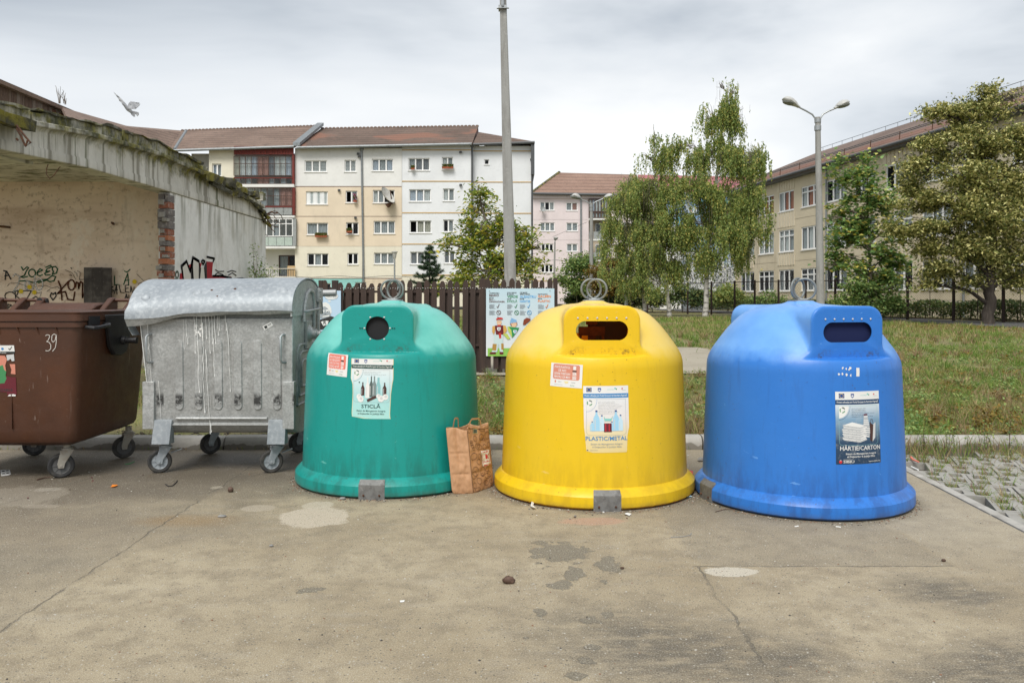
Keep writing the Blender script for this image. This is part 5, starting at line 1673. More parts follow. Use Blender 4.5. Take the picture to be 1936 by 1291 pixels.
for x, col in ((584, 'maro'), (792, 'verde'), (940, 'albastru'), (1150, 'galben')):
    for k in range(6):
        P_.rect(*zf(x, 408 + k * 8.5), *zf(x + random.uniform(42, 72), 403 + k * 8.5), bi('grey'), 1)
        P_.rect(*zf(x, 480 + k * 8.5), *zf(x + random.uniform(42, 72), 475 + k * 8.5), bi('grey'), 1)
    ox = x + 88 if col != 'maro' else x + 88
    P_.line([zf(ox, 428), zf(ox + 12, 442), zf(ox + 28, 400)], 0.012, bi(col))
    P_.line([zf(ox + 22 + 24 * math.cos(q), 498 + 24 * math.sin(q)) for q in np.linspace(0, 2 * math.pi, 15)], 0.010, bi(col))
    P_.line([zf(ox + 8, 480), zf(ox + 36, 516)], 0.009, bi(col))
for x, y in ((586, 248), (1290, 246)): P_.disc(*zf(x, y), 0.008, bi('black'), 8)
# plain drawn figures in the colours of the four bins
def pz(pts, m): P_.poly([zf(*p) for p in pts], bi(m))
pz([(640, 755), (745, 755), (740, 860), (745, 955), (708, 955), (692, 860), (676, 955), (612, 955), (640, 860)], 'mint')
pz([(625, 860), (672, 862), (664, 940), (618, 935)], 'tan'); pz([(722, 855), (750, 855), (752, 930), (724, 930)], 'tan')
pz([(600, 955), (660, 958), (660, 978), (584, 978)], 'wine'); pz([(705, 952), (748, 955), (748, 980), (704, 980)], 'wine')
pz([(622, 655), (660, 650), (640, 755), (618, 720)], 'straw'); pz([(740, 645), (775, 650), (792, 705), (760, 745), (738, 740)], 'straw')
pz([(648, 648), (745, 645), (752, 752), (664, 755)], 'wine'); pz([(674, 668), (718, 668), (714, 700), (696, 712), (678, 700)], 'white')
pz([(690, 680), (704, 680), (702, 700), (692, 700)], 'black')
pz([(672, 590), (726, 590), (728, 620), (712, 642), (686, 642), (672, 620)], 'skin'); pz([(664, 582), (742, 575), (742, 560), (712, 552), (680, 556), (666, 568)], 'red'); P_.line([zf(696, 562), zf(682, 544)], 0.012, bi('maro'))
pz([(678, 640), (720, 640), (718, 656), (680, 656)], 'red'); pz([(692, 736), (722, 736), (724, 796), (700, 798)], 'red')
pz([(795, 660), (852, 660), (850, 790), (800, 700)], 'lime'); pz([(742, 745), (790, 740), (830, 800), (800, 810)], 'lime'); pz([(808, 662), (935, 674), (905, 720), (852, 790), (840, 700)], 'green')
pz([(862, 700), (906, 702), (898, 730), (880, 742), (864, 725)], 'white'); pz([(872, 706), (898, 708), (892, 728), (878, 734)], 'blue')
pz([(830, 600), (905, 600), (910, 640), (832, 648)], 'hair'); pz([(840, 606), (898, 604), (904, 640), (884, 668), (852, 664), (840, 635)], 'skin'); pz([(824, 622), (832, 580), (846, 562), (818, 545), (838, 555), (870, 572), (898, 582), (906, 610)], 'blue')
pz([(975, 640), (985, 580), (1020, 556), (1066, 570), (1060, 590), (1000, 640)], 'hair'); P_.line([zf(1042, 548), zf(1062, 546)], 0.008, bi('maro'))
for x, y in ((686, 602), (710, 600), (858, 622), (884, 620)): P_.disc(*zf(x, y), 0.007, bi('black'), 6)
P_.line([zf(690, 628), zf(712, 626)], 0.005, bi('white'))
P_.build('board_print', list(BP.values()), board, True)
# second board, mostly hidden by the steel container
b2l, b2r, b2t, b2b = PX(560, BY), PX(644.5, BY), PZ(549.5, BY), PZ(673, BY)
board2 = thing('info_board', ((b2l + b2r) / 2, BY, b2b), 'pale blue board with a drawn white haired face beside the steel container', 'notice board')
mb = MB()
mb.b2(b2l, b2r, BY - 0.006, BY + 0.006, b2b, b2t)
mb.build('board_panel', BP['mint'] if False else mat('board_sky', (0.48, 0.64, 0.80), 0.5), board2)
P_ = Print(lambda u, v, L: Vector((u, BY - 0.006 - L * 2, v)))
def zf(x, y): return (PX(590 + x * 0.10845, BY), PZ(500 + y * 0.10845, BY))
cl = [(225, 560), (230, 520), (270, 500), (330, 492), (400, 500), (445, 525), (455, 560), (430, 595), (370, 610), (290, 612), (245, 595)]
pz_ = lambda pts, m: P_.poly([zf(*p) for p in pts], bi(m))
pz_(cl, 'white'); P_.line([zf(*p) for p in cl], 0.006, bi('grey'), True)
pz_([(275, 632), (300, 620), (328, 632), (325, 652), (295, 655)], 'white')
P_.text('TANTI REZI', *zf(338, 578), 0.205, 0.045, bi('black'), 0.0, align='C')
pz_([(150, 720), (190, 670), (240, 655), (300, 690), (335, 760), (345, 830), (330, 870), (160, 860)], 'white')
pz_([(150, 800), (180, 745), (225, 730), (280, 770), (310, 820), (330, 870), (320, 930), (270, 955), (190, 950), (140, 930)], 'grey')
pz_([(165, 800), (210, 800), (215, 830), (170, 840)], 'white'); pz_([(245, 800), (290, 795), (292, 822), (248, 830)], 'white')
P_.line([zf(160, 790), zf(215, 805)], 0.02, bi('white')); P_.line([zf(245, 800), zf(295, 785)], 0.02, bi('white'))
for x, y in ((190, 828), (268, 824)): P_.disc(*zf(x, y), 0.010, bi('black'), 8)
pz_([(180, 895), (285, 878), (305, 885), (300, 905), (185, 915)], 'white'); P_.line([zf(180, 895), zf(285, 878)], 0.006, bi('black'))
P_.line([zf(215, 850), zf(232, 868), (zf(250, 852))], 0.006, bi('black'))
pz_([(100, 970), (200, 945), (330, 900), (390, 920), (420, 1100), (120, 1140)], 'black')
pz_([(155, 1000), (220, 975), (290, 985), (270, 1050), (200, 1070)], 'white')
P_.text('R', *zf(200, 1045), 0.06, 0.085, bi('black'), 0.03)
P_.build('board_print', list(BP.values()), board2, True)
# ------------------------------------------------------------------ ruined garage on the left
GW = -7.0
t = NT('old_plaster')
c = t.mix(t.rng(t.noise(0.9, 6, 0.65), 0.35, 0.68), (0.68, 0.68, 0.655), (0.80, 0.795, 0.77))
c = t.mix(t.rng(t.noise(5, 5, 0.7), 0.5, 0.72, 0, 0.5), c, (0.56, 0.56, 0.53))
c = t.mix(t.rng(t.noise(2.4, 5, 0.65, (1, 1.2, 0.5), (4, 0, 0)), 0.52, 0.70, 0, 0.6), c, (0.40, 0.38, 0.32))
sx = t.n('ShaderNodeSeparateXYZ', {0: t.tc.outputs['Object']})
c = t.mix(t.math('MULTIPLY', t.rng(sx.outputs['Z'], 2.6, 3.7), t.rng(t.noise(3.2, 4, 0.6, (1, 1.6, 0.12), (8, 1, 0)), 0.5, 0.62, 0, 0.75)), c, (0.17, 0.165, 0.12))
c = t.mix(t.rng(t.noise(0.5, 3, 0.5, loc=(2, 5, 1)), 0.58, 0.72, 0, 0.45), c, (0.52, 0.47, 0.37))
t.set(t.b.inputs['Base Color'], c)
t.b.inputs['Roughness'].default_value = 0.9
bp = t.n('ShaderNodeBump', {'Height': t.noise(7, 6, 0.7), 'Strength': 0.35, 'Distance': 0.03})
t.t.links.new(bp.outputs[0], t.b.inputs['Normal'])
M_plaster = t.mat
t = NT('beam_concrete')
c = t.mix(t.rng(t.noise(1.3, 5, 0.6, (1, 1, 0.5)), 0.35, 0.68), (0.48, 0.46, 0.405), (0.66, 0.64, 0.58))
c = t.mix(t.rng(t.noise(3.4, 5, 0.65, (1, 1.5, 0.10)), 0.50, 0.62, 0, 0.8), c, (0.17, 0.155, 0.115))
c = t.mix(t.rng(t.noise(1.8, 4, 0.6, (1, 1.6, 0.14), (7, 3, 0)), 0.58, 0.64, 0, 0.85), c, (0.075, 0.085, 0.028))
c = t.mix(t.rng(t.noise(4, 4, 0.6, (1, 1.5, 0.2), (1, 3, 5)), 0.64, 0.72, 0, 0.7), c, (0.60, 0.59, 0.56))
sx = t.n('ShaderNodeSeparateXYZ', {0: t.tc.outputs['Object']})
mo = t.math('MULTIPLY', t.rng(t.math('ADD', sx.outputs['Z'], t.rng(t.noise(3, 4, 0.7), 0.3, 0.7, -0.12, 0.12)), 4.08, 4.25), t.rng(t.noise(1.6, 5, 0.7, loc=(0, 2, 0)), 0.36, 0.55, 0.25, 0.95))
c = t.mix(mo, c, t.mix(t.rng(t.noise(4.5, 5, 0.7), 0.42, 0.66), (0.05, 0.052, 0.018), (0.24, 0.215, 0.03)))
t.set(t.b.inputs['Base Color'], c)
t.b.inputs['Roughness'].default_value = 0.93
bp = t.n('ShaderNodeBump', {'Height': t.noise(10, 6, 0.7), 'Strength': 0.6, 'Distance': 0.03})
t.t.links.new(bp.outputs[0], t.b.inputs['Normal'])
M_beam = t.mat
M_moss = mat('mossy_slab', (0.075, 0.072, 0.05), 0.95, layers=[((0.25, 0.22, 0.03), 2.6, 0.48, 0.62, 0.85), ((0.26, 0.245, 0.215), 5, 0.56, 0.70, 0.8), ((0.03, 0.028, 0.02), 8, 0.55, 0.75, 0.6)], bump=(14, 0.9, 0.05))
t = NT('pink_plaster')
c = t.mix(t.rng(t.noise(0.7, 6, 0.6), 0.34, 0.68), (0.62, 0.485, 0.37), (0.73, 0.605, 0.48))
c = t.mix(t.rng(t.noise(1.0, 5, 0.6, (0.5, 1, 2.5), (5, 0, 2)), 0.48, 0.68, 0, 0.6), c, (0.38, 0.255, 0.17))
c = t.mix(t.rng(t.noise(9, 5, 0.7), 0.54, 0.68, 0, 0.7), c, (0.24, 0.16, 0.105))
c = t.mix(t.rng(t.noise(1.7, 6, 0.75, (1, 1, 0.6), (6, 6, 1)), 0.57, 0.60, 0, 0.55), c, (0.70, 0.62, 0.52))
c = t.mix(t.rng(t.noise(1.1, 5, 0.7, (1.5, 1, 0.3), (2, 9, 3)), 0.58, 0.72, 0, 0.5), c, (0.20, 0.14, 0.10))
c = t.mix(t.rng(t.noise(0.45, 3, 0.5, loc=(9, 2, 4)), 0.55, 0.7, 0, 0.35), c, (0.66, 0.56, 0.43))
for px, py, r in ((160, 440, .07), (162, 490, .06), (213, 424, .05), (216, 440, .04), (217, 490, .07), (20, 432, .08), (20, 490, .05), (212, 475, .05)):
    w = P(px, py, 17.2)
    v = t.n('ShaderNodeVectorMath', {0: t.tc.outputs['Object'], 1: (w.x, w.y, w.z)}, operation='SUBTRACT').outputs[0]
    v = t.n('ShaderNodeVectorMath', {0: v, 1: (1 / r, 1 / r, 0.35 / r)}, operation='MULTIPLY').outputs[0]
    d = t.n('ShaderNodeVectorMath', {0: v}, operation='LENGTH').outputs['Value']
    c = t.mix(t.math('MULTIPLY', t.rng(t.math('ADD', d, t.rng(t.noise(9, 3, .6), .3, .7, -.5, .5)), 0.5, 1.3, 1, 0), 0.75), c, (0.12, 0.055, 0.03))
t.set(t.b.inputs['Base Color'], c)
t.b.inputs['Roughness'].default_value = 0.92
bp = t.n('ShaderNodeBump', {'Height': t.noise(6, 6, 0.7), 'Strength': 0.2, 'Distance': 0.02})
t.t.links.new(bp.outputs[0], t.b.inputs['Normal'])
M_pink = t.mat
M_brick = [mat('brick_%d' % k, c, 0.9, layers=[((0.36, 0.33, 0.30), 12, 0.5, 0.68, a), ((0.10, 0.06, 0.045), 20, 0.5, 0.75, 0.5)], bump=(40, 0.7, 0.01)) for k, (c, a) in enumerate((((0.33, 0.115, 0.06), 0.3), ((0.27, 0.10, 0.06), 0.6), ((0.16, 0.145, 0.14), 0.7), ((0.40, 0.15, 0.075), 0.25)))]
gar = thing('ruined_garage', (GW, 18, 0), 'open fronted old concrete garage with a mossy beam, broken brick edge and graffiti', 'building')
mb = MB()
mb.b2(GW - 0.232, GW, 16.78, 23.3, -0.05, 3.72)
mb.build('wall', M_plaster, gar)
mb = MB()
mb.b2(-16.0, GW - 0.234, 17.2, 17.5, -0.05, 4.0)
mb.build('wall', M_pink, gar)
# beam in lifts: soffit strip, web, ledge
ZB = ((7.5, 3.46, 3.62, 3.90), (8.2, 3.50, 3.72, 4.0), (11.2, 3.60, 4.0, 4.27), (13.5, 3.71, 4.23, 4.52), (16.2, 3.725, 4.36, 4.70), (19.5, 3.73, 4.29, 4.55), (22.9, 3.74, 4.06, 4.3), (24, 3.74, 4.02, 4.2))
def zbeam(y, k):
    for p, q in zip(ZB[:-1], ZB[1:]):
        if y <= q[0]: return p[k] + (q[k] - p[k]) * max(0, (y - p[0]) / (q[0] - p[0]))
    return ZB[-1][k]
mb = MB()
rings = []
for y in np.arange(8.2, 22.91, 0.35):
    lo, ld = zbeam(y, 1), zbeam(y, 2)
    rings.append([Vector((GW + x, y, z)) for x, z in ((0.03, lo), (0.03, lo + 0.13), (0.012, lo + 0.16), (0.012, ld - 0.06), (0.05, ld - 0.01), (0.11, ld), (0.11, ld + 0.075), (-0.34, ld + 0.075), (-0.34, lo))])
loft(mb, rings)
mb.build('beam', M_beam, gar, bevel=0.012)
def rough_block(name, x0, x1, y0, y1, z0, z1, m, parent, amp=0.04, step=0.12, seed=0.0, tilt=None, chip=0.0, follow=None):
    """a slab with broken, uneven faces"""
    nx, ny, nz = [max(1, int(abs(b - a) / step)) for a, b in ((x0, x1), (y0, y1), (z0, z1))]
    bm = bmesh.new()
    vmap = {}
    def V(i, j, k):
        if (i, j, k) not in vmap:
            p = Vector((x0 + (x1 - x0) * i / nx, y0 + (y1 - y0) * j / ny, z0 + (z1 - z0) * k / nz))
            q = p * 2.3 + Vector((seed, seed * 1.7, 0))
            d = mnoise.noise_vector(q) * amp + mnoise.noise_vector(q * 4.1) * amp * 0.45
            if chip and k == nz: d.z -= chip * max(0, mnoise.noise(Vector((p.y * 1.1 + seed, p.x * 2, 4.4))) + 0.15)
            p = p + d
            if follow is not None: p.z += zbeam(p.y, follow) - (z0 if follow == 2 else z1)
            if tilt: p = tilt @ (p - Vector(((x0 + x1) / 2, (y0 + y1) / 2, z0))) + Vector(((x0 + x1) / 2, (y0 + y1) / 2, z0))
            vmap[(i, j, k)] = bm.verts.new(p - origin(parent))
        return vmap[(i, j, k)]
    for i in range(nx):
        for j in range(ny):
            bm.faces.new([V(i, j, 0), V(i, j + 1, 0), V(i + 1, j + 1, 0), V(i + 1, j, 0)])
            bm.faces.new([V(i, j, nz), V(i + 1, j, nz), V(i + 1, j + 1, nz), V(i, j + 1, nz)])
    for i in range(nx):
        for k in range(nz):
            bm.faces.new([V(i, 0, k), V(i + 1, 0, k), V(i + 1, 0, k + 1), V(i, 0, k + 1)])
            bm.faces.new([V(i, ny, k), V(i, ny, k + 1), V(i + 1, ny, k + 1), V(i + 1, ny, k)])
    for j in range(ny):
        for k in range(nz):
            bm.faces.new([V(0, j, k), V(0, j, k + 1), V(0, j + 1, k + 1), V(0, j + 1, k)])
            bm.faces.new([V(nx, j, k), V(nx, j + 1, k), V(nx, j + 1, k + 1), V(nx, j, k + 1)])
    me = bpy.data.meshes.new(name)
    bm.to_mesh(me)
    bm.free()
    me.materials.append(m)
    return place(name, me, parent)
for k, (y0, y1, zt, ch) in enumerate(((8.2, 11.9, 4.60, 0.06), (11.95, 14.7, 4.60, 0.12), (14.78, 18.6, 4.56, 0.10))):
    rough_block('parapet_block', GW - 0.30, GW + 0.0, y0, y1, 4.20, 4.50, M_beam, gar, 0.025, 0.11, k * 3.3, None, ch, 3)
    rough_block('moss_cap', GW - 0.38, GW + 0.045, y0 + 0.02, y1 - 0.06, 4.50, 4.55, M_moss, gar, 0.035, 0.10, k * 5.1 + 1, None, ch, 3)
rough_block('roof_slab', -8.3, GW - 0.36, 8.3, 12.6, 3.62, 3.75, M_beam, gar, 0.02, 0.4, 0)
rough_block('roof_slab', -15.5, GW - 0.36, 14.5, 17.6, 4.0, 4.15, M_beam, gar, 0.02, 0.6, 0)
for k, (y0, y1, z0, dz, rx, ry) in enumerate(((17.6, 19.3, 4.38, 0.07, 0.02, 0.10), (18.9, 20.6, 4.28, 0.07, -0.05, 0.38), (20.2, 21.7, 4.25, 0.09, -0.06, 0.30), (21.3, 22.6, 4.22, 0.08, -0.10, 0.42), (22.3, 23.35, 4.12, 0.08, -0.20, 0.50), (18.3, 19.6, 4.26, 0.2, 0, 0.1), (19.9, 22.2, 4.27, 0.10, 0, 0.05), (22.6, 23.5, 3.95, 0.06, -0.35, 0.6))):
    rough_block('broken_slab', GW - 0.75, GW + 0.17, y0, y1, z0, z0 + dz, M_moss, gar, 0.07, 0.13, k * 2.7 + 9, Matrix.Rotation(rx, 3, 'X') @ Matrix.Rotation(ry, 3, 'Y'), 0.06)
rough_block('broken_slab', GW - 0.3, GW + 0.30, 8.9, 11.5, 3.95, 4.10, M_moss, gar, 0.05, 0.13, 30, Matrix.Rotation(0.12, 3, 'Y'), 0.03)
for k in range(10):
    y = 18.3 + k * 0.52
    rough_block('rubble', GW - 0.35 + random.uniform(-.1, .1), GW + random.uniform(0.0, 0.12), y, y + random.uniform(0.2, 0.4), 4.28, 4.38 + random.uniform(0, 0.16), M_moss if k % 3 else M_beam, gar, 0.06, 0.10, k * 1.9 + 40)
# bent reinforcement
mb = MB()
for k in range(9):
    b = Vector((GW + 0.05 - 0.05 * k % 0.3, 23.2 + random.uniform(-.25, .1), 4.0 - random.uniform(0, .25)))
    pts = [b]
    for s in range(6):
        pts.append(pts[-1] + Vector((random.uniform(-.02, .14), random.uniform(-.05, .16), random.uniform(-.13, .10))))
    mb.tube(pts, 0.012, 5)
tag(mb.build('reinforcement_wires', M_rust, gar), kind='stuff')
for pts in ([(0, 237), (18, 260), (27, 270), (18, 277), (21, 266)], [(0, 243), (8, 256), (17, 276)], [(0, 262), (3, 266)]):
    mb = MB()
    mb.tube([P(x, y, 11.0) + Vector((0.22, 0, 0)) for x, y in pts], 0.014, 6)
    mb.build('bent_rod', M_rust, gar)
mb = MB()
mb.tube([P(x, y, 14.6) for x, y in ((92, 308), (88, 320), (88, 330), (94, 338), (102, 332), (110, 320), (116, 313))], 0.008, 5)
mb.build('hanging_wire', M_rust, gar)
mb = MB()
for x, y in ((20, 430), (215, 424)):
    a = P(x, y, 17.2)
    mb.tube([a, a + Vector((-0.22 if x < 100 else 0.02, -0.12, 0.02))], 0.025, 6)
mb.build('iron_stub', M_rust, gar)
# toothed brick edge where the wall was torn away
BD = 16.62
y = 367.0
k = 0
hs = [15, 13, 13, 11, 14, 12, 11, 10, 11, 12, 12, 11, 12, 11, 12, 12, 11]
while y < 545:
    hh = hs[k % len(hs)]
    w0 = 297 + (2 if k % 2 else 0) + random.uniform(-1.5, 1.5) + (2 if k > 4 else 0)
    mi = [2, 1, 2, 2, 2, 1, 3, 2, 3, 1, 3, 2, 1, 0][k % 14]
    cuts = [w0, 318.0] if k % 3 else [w0, w0 + random.uniform(9, 13), 318.0]
    for a, b in zip(cuts[:-1], cuts[1:]):
        x0, x1, z1, z0 = PX(a, BD) + 0.004, PX(b, BD) - 0.004, PZ(y, BD), PZ(y + hh - 1.6, BD)
        o = rough_block('brick', x0, x1, BD + random.uniform(-0.04, 0.03), 16.95, z0, z1, M_brick[mi], gar, 0.012, 0.06, k * 1.3 + a)
    y += hh
    k += 1
M_mortar = mat('mortar', (0.33, 0.31, 0.28), 0.95, layers=[((0.2, 0.19, 0.17), 14, 0.45, 0.7, 0.7)], bump=(40, 0.8, 0.02))
for k in range(9):
    yy = 380 + k * 17 + random.uniform(-4, 4)
    a_ = random.uniform(297, 309)
    rough_block('mortar_lump', PX(a_, BD), PX(a_ + random.uniform(7, 12), BD), BD - 0.05, BD + 0.08, PZ(yy + random.uniform(5, 10), BD), PZ(yy, BD), M_mortar, gar, 0.03, 0.05, k * 7.7)
rough_block('mortar_core', PX(300, BD), GW - 0.004, BD + 0.06, 16.9, 0, 3.7, M_mortar, gar, 0.02, 0.12, 3)
# graffiti on the pink wall and on the grey one
GP = {k: mat('spray_' + k, c, 0.8) for k, c in dict(green=(0.02, 0.12, 0.05), black=(0.025, 0.025, 0.025), brown=(0.12, 0.035, 0.015), white=(0.62, 0.60, 0.57), yellow=(0.55, 0.40, 0.02), red=(0.30, 0.012, 0.02), cream=(0.60, 0.58, 0.52), pale=(0.36, 0.44, 0.34)).items()}
GK = list(GP.keys())
gi_ = lambda k: GK.index(k)
P_ = Print(lambda u, v, L: Vector((u, 17.2 - 0.002 - L * 3, v)))
def zw(x, y): return (PX(x * 0.15496, 17.2), PZ(490 + y * 0.15496, 17.2))
def st(m, w, *pls):
    for pl in pls: P_.line([zw(*p) for p in pl], w, gi_(m))
def arc(cx, cy, rx, ry, a0=0, a1=360, n=14): return [(cx + rx * math.cos(RAD(a0 + (a1 - a0) * k / n)), cy + ry * math.sin(RAD(a0 + (a1 - a0) * k / n))) for k in range(n + 1)]
st('green', 0.026, [(262, 95), (285, 135), (330, 95), (350, 105), (320, 150), (300, 200), (255, 215), (290, 225), (340, 210)], arc(393, 170, 42, 46), [(450, 170), (520, 135), (490, 118), (460, 150), (455, 190), (490, 205), (520, 190)],
   [(560, 100), (620, 75), (630, 95), (575, 120), (560, 150), (610, 145), (545, 175), (560, 195), (615, 190)], [(645, 95), (680, 90), (705, 120), (690, 170), (640, 185), (655, 150), (640, 130), (645, 95)],
   [(240, 268), (330, 262), (420, 290), (520, 250), (580, 245), (640, 200), (680, 215), (660, 265), (610, 275), (570, 255), (470, 290)])
st('green', 0.022, [(1348, 190), (1352, 310)], [(1345, 140), (1350, 146)], [(1400, 205), (1402, 315), (1440, 310)], [(1510, 310), (1560, 175), (1572, 320)], [(1522, 262), (1575, 255)], [(1520, 145), (1550, 160), (1590, 125)])
st('black', 0.026, [(45, 140), (85, 150), (135, 245)], [(75, 150), (65, 250)], [(60, 205), (115, 195)])
st('white', 0.024, [(160, 215), (190, 180), (240, 210), (230, 300), (160, 400), (240, 370), (290, 380)], arc(335, 320, 30, 55), arc(480, 305, 45, 72), [(430, 205), (400, 400)])
st('black', 0.020, arc(125, 450, 62, 50, 330, 60), [(185, 390), (195, 500), (185, 600)], [(185, 395), (225, 385), (215, 430), (190, 445), (255, 490), (220, 560), (330, 605)], [(285, 385), (385, 385), (300, 540), (440, 455), (460, 470)], [(25, 545), (25, 610), (90, 605)], [(100, 545), (100, 625)], [(100, 550), (140, 560), (110, 590)], [(150, 570), (185, 640)], [(170, 560), (140, 640)])
st('black', 0.024, [(650, 500), (615, 450), (630, 410), (652, 430), (680, 405), (688, 450), (650, 500)])
st('black', 0.008, [(800, 130), (880, 165), (930, 250)], [(905, 150), (940, 175), (945, 215)], [(945, 140), (985, 165), (970, 250), (1025, 245)], [(850, 200), (880, 205), (868, 180), (850, 200)], [(95, 330), (120, 295), (210, 290), (300, 320), (360, 350)], [(470, 330), (560, 320), (640, 355), (700, 335), (760, 380)], [(575, 395), (620, 360)], [(440, 420), (510, 400), (480, 490)], [(1670, 180), (1770, 280), (1700, 290), (1690, 310)])
st('black', 0.018, [(868, 105), (880, 118)])
st('brown', 0.030, [(715, 265), (745, 340), (760, 500)], [(840, 270), (705, 420), (800, 395), (830, 490), (900, 500), (915, 400)], arc(875, 315, 42, 62), [(925, 345), (935, 280), (960, 290), (962, 360), (985, 275), (1010, 290), (1008, 470), (1040, 400)])
st('black', 0.018, [(1350, 325), (1345, 405)], [(1345, 330), (1385, 335), (1360, 360), (1395, 385), (1345, 405)], [(1400, 420), (1425, 310), (1430, 425)], [(1405, 375), (1440, 372)], [(1455, 310), (1475, 405), (1520, 408)], [(1575, 315), (1530, 320), (1535, 400), (1580, 405)], [(1532, 358), (1570, 352)], [(1595, 400), (1600, 330), (1630, 440), (1640, 340)], [(1680, 405), (1705, 320), (1715, 405)], [(1690, 380), (1720, 376)],
   [(1525, 490), (1545, 425), (1560, 490)], [(1535, 465), (1560, 462)], [(1575, 435), (1578, 500)], [(1655, 440), (1655, 490)], [(1655, 440), (1685, 450), (1660, 465), (1690, 485)])
for x, y in ((262, 392), (424, 405), (365, 340), (1645, 275), (950, 560), (185, 620)):
    P_.disc(*zw(x, y), 0.05, gi_('yellow'), 7)
P_.build('graffiti', list(GP.values()), gar, True)
P_ = Print(lambda u, v, L: Vector((GW + 0.003 + L * 3, u, v)))
def gw(x, y):      # zoom 280..520 x 230..540 (999/240)
    px, py = 280 + x * 0.24024, 230 + y * 0.24024
    d = GW * FPX / (px - CX)
    return (d, PZ(py, d))
def gpoly(m, *pls):
    for pl in pls: P_.poly([gw(*p) for p in pl], gi_(m), 0.4)
def gl(m, w, *pls):
    for pl in pls: P_.line([gw(*p) for p in pl], w, gi_(m))
gpoly('cream', [(262, 1140), (300, 1105), (330, 1180), (355, 1075), (395, 1100), (400, 1250), (262, 1250)], [(405, 1150), (440, 1145), (445, 1250), (405, 1250)])
gpoly('red', [(455, 1100), (508, 1105), (500, 1215), (560, 1225), (650, 1218), (655, 1250), (455, 1250)], [(308, 1130), (340, 1120), (318, 1168)], [(398, 1115), (420, 1112), (412, 1150), (398, 1145)], [(248, 1195), (268, 1190), (268, 1250), (245, 1250)])
gpoly('black', [(330, 1150), (345, 1140), (358, 1250), (335, 1250)], [(395, 1150), (415, 1150), (405, 1250), (395, 1250)], [(440, 1130), (458, 1100), (462, 1250), (446, 1250)])
gl('black', 0.07, [(258, 1140), (300, 1100), (328, 1180), (350, 1070), (398, 1100), (402, 1150)], [(262, 1140), (275, 1250)], [(350, 1070), (345, 1140), (352, 1250)])
gl('black', 0.05, [(428, 1090), (445, 1100), (430, 1125), (418, 1100), (428, 1090)], [(460, 1065), (520, 1078), (508, 1105)], [(505, 1215), (580, 1215), (655, 1232)], [(440, 1150), (448, 1250)])
gl('black', 0.025, [(525, 1165), (550, 1180), (595, 1178)], [(525, 1205), (545, 1190), (590, 1205)], [(622, 1185), (655, 1172), (690, 1182)], [(628, 1210), (660, 1190), (692, 1212)])
gl('black', 0.04, [(660, 1240), (740, 1232), (770, 1240)])
gl('pale', 0.04, arc(190, 1200, 14, 24), arc(225, 1205, 12, 26), [(185, 1240), (235, 1245)])
P_.build('graffiti', list(GP.values()), gar, True)
# dark board leaning on the pink wall
mb = MB()
a = Vector((PX(183, 17.0), 17.0, 0.9))
for k in range(3):
    x0 = -0.28 + k * 0.19
    mb.b2(a.x + x0, a.x + x0 + 0.186, 17.02, 17.06, 0.9 + 0.01 * k, PZ(505.5, 17.0) - 0.006 * (k == 2))
mb.b2(a.x - 0.26, a.x + 0.20, 17.06, 17.10, 1.0, 2.0)
db = mb.solo('wood_panel', mat('charred_board', (0.045, 0.038, 0.034), 0.85, layers=[((0.13, 0.115, 0.10), 5, 0.45, 0.7, 0.7), ((0.2, 0.18, 0.16), 20, 0.6, 0.75, 0.5)]), 'dark weathered wooden panel standing against the pink garage wall', 'wooden panel', base=(a.x, 17.05, 0.9))
mb = MB()
mb.b2(a.x - 1.3, a.x + 1.0, 16.95, 17.18, -0.05, 0.9)
mb.build('low_ledge', M_mortar, gar)

# ------------------------------------------------------------------ windows and walls of the far buildings
def facade(mb, F, u0, u1, v0, v1, holes, depth=0.22, m=None):
    hs_ = [(max(u0, a), max(v0, b), min(u1, c_), min(v1, d)) for a, b, c_, d in holes if a < u1 - 1e-3 and c_ > u0 + 1e-3 and b < v1 - 1e-3 and d > v0 + 1e-3]
    us = sorted({u0, u1} | {h[0] for h in hs_} | {h[2] for h in hs_})
    vs_ = sorted({v0, v1} | {h[1] for h in hs_} | {h[3] for h in hs_})
    for i in range(len(us) - 1):
        for j in range(len(vs_) - 1):
            cu, cv = (us[i] + us[i + 1]) / 2, (vs_[j] + vs_[j + 1]) / 2
            if any(h[0] < cu < h[2] and h[1] < cv < h[3] for h in hs_): continue
            mb.quad(F(us[i], vs_[j]), F(us[i + 1], vs_[j]), F(us[i + 1], vs_[j + 1]), F(us[i], vs_[j + 1]), m)
    for a, b, c_, d in hs_:
        mb.quad(F(a, b), F(c_, b), F(c_, b, -depth), F(a, b, -depth), m)
        mb.quad(F(a, d), F(a, d, -depth), F(c_, d, -depth), F(c_, d), m)
        mb.quad(F(a, b), F(a, b, -depth), F(a, d, -depth), F(a, d), m)
        mb.quad(F(c_, b), F(c_, d), F(c_, d, -depth), F(c_, b, -depth), m)
M_frame = mat('white_window_frame', (0.80, 0.80, 0.79), 0.4)
M_frame_br = mat('brown_window_frame', (0.07, 0.04, 0.03), 0.5)
M_sillp = mat('pale_sill', (0.55, 0.55, 0.53), 0.6)
M_curt = {k: mat('curtain_' + k, c, 0.9, layers=[(tuple(x * 0.7 for x in c), 6, 0.4, 0.65, 0.7, (4, 4, 0.3))]) for k, c in dict(white=(0.80, 0.82, 0.82), blue=(0.62, 0.68, 0.78), grey=(0.50, 0.53, 0.55), lace=(0.30, 0.31, 0.34), orange=(0.62, 0.22, 0.11), pink=(0.55, 0.30, 0.25), cream=(0.60, 0.57, 0.48)).items()}
M_blind = mat('grey_blind', (0.62, 0.64, 0.64), 0.6)
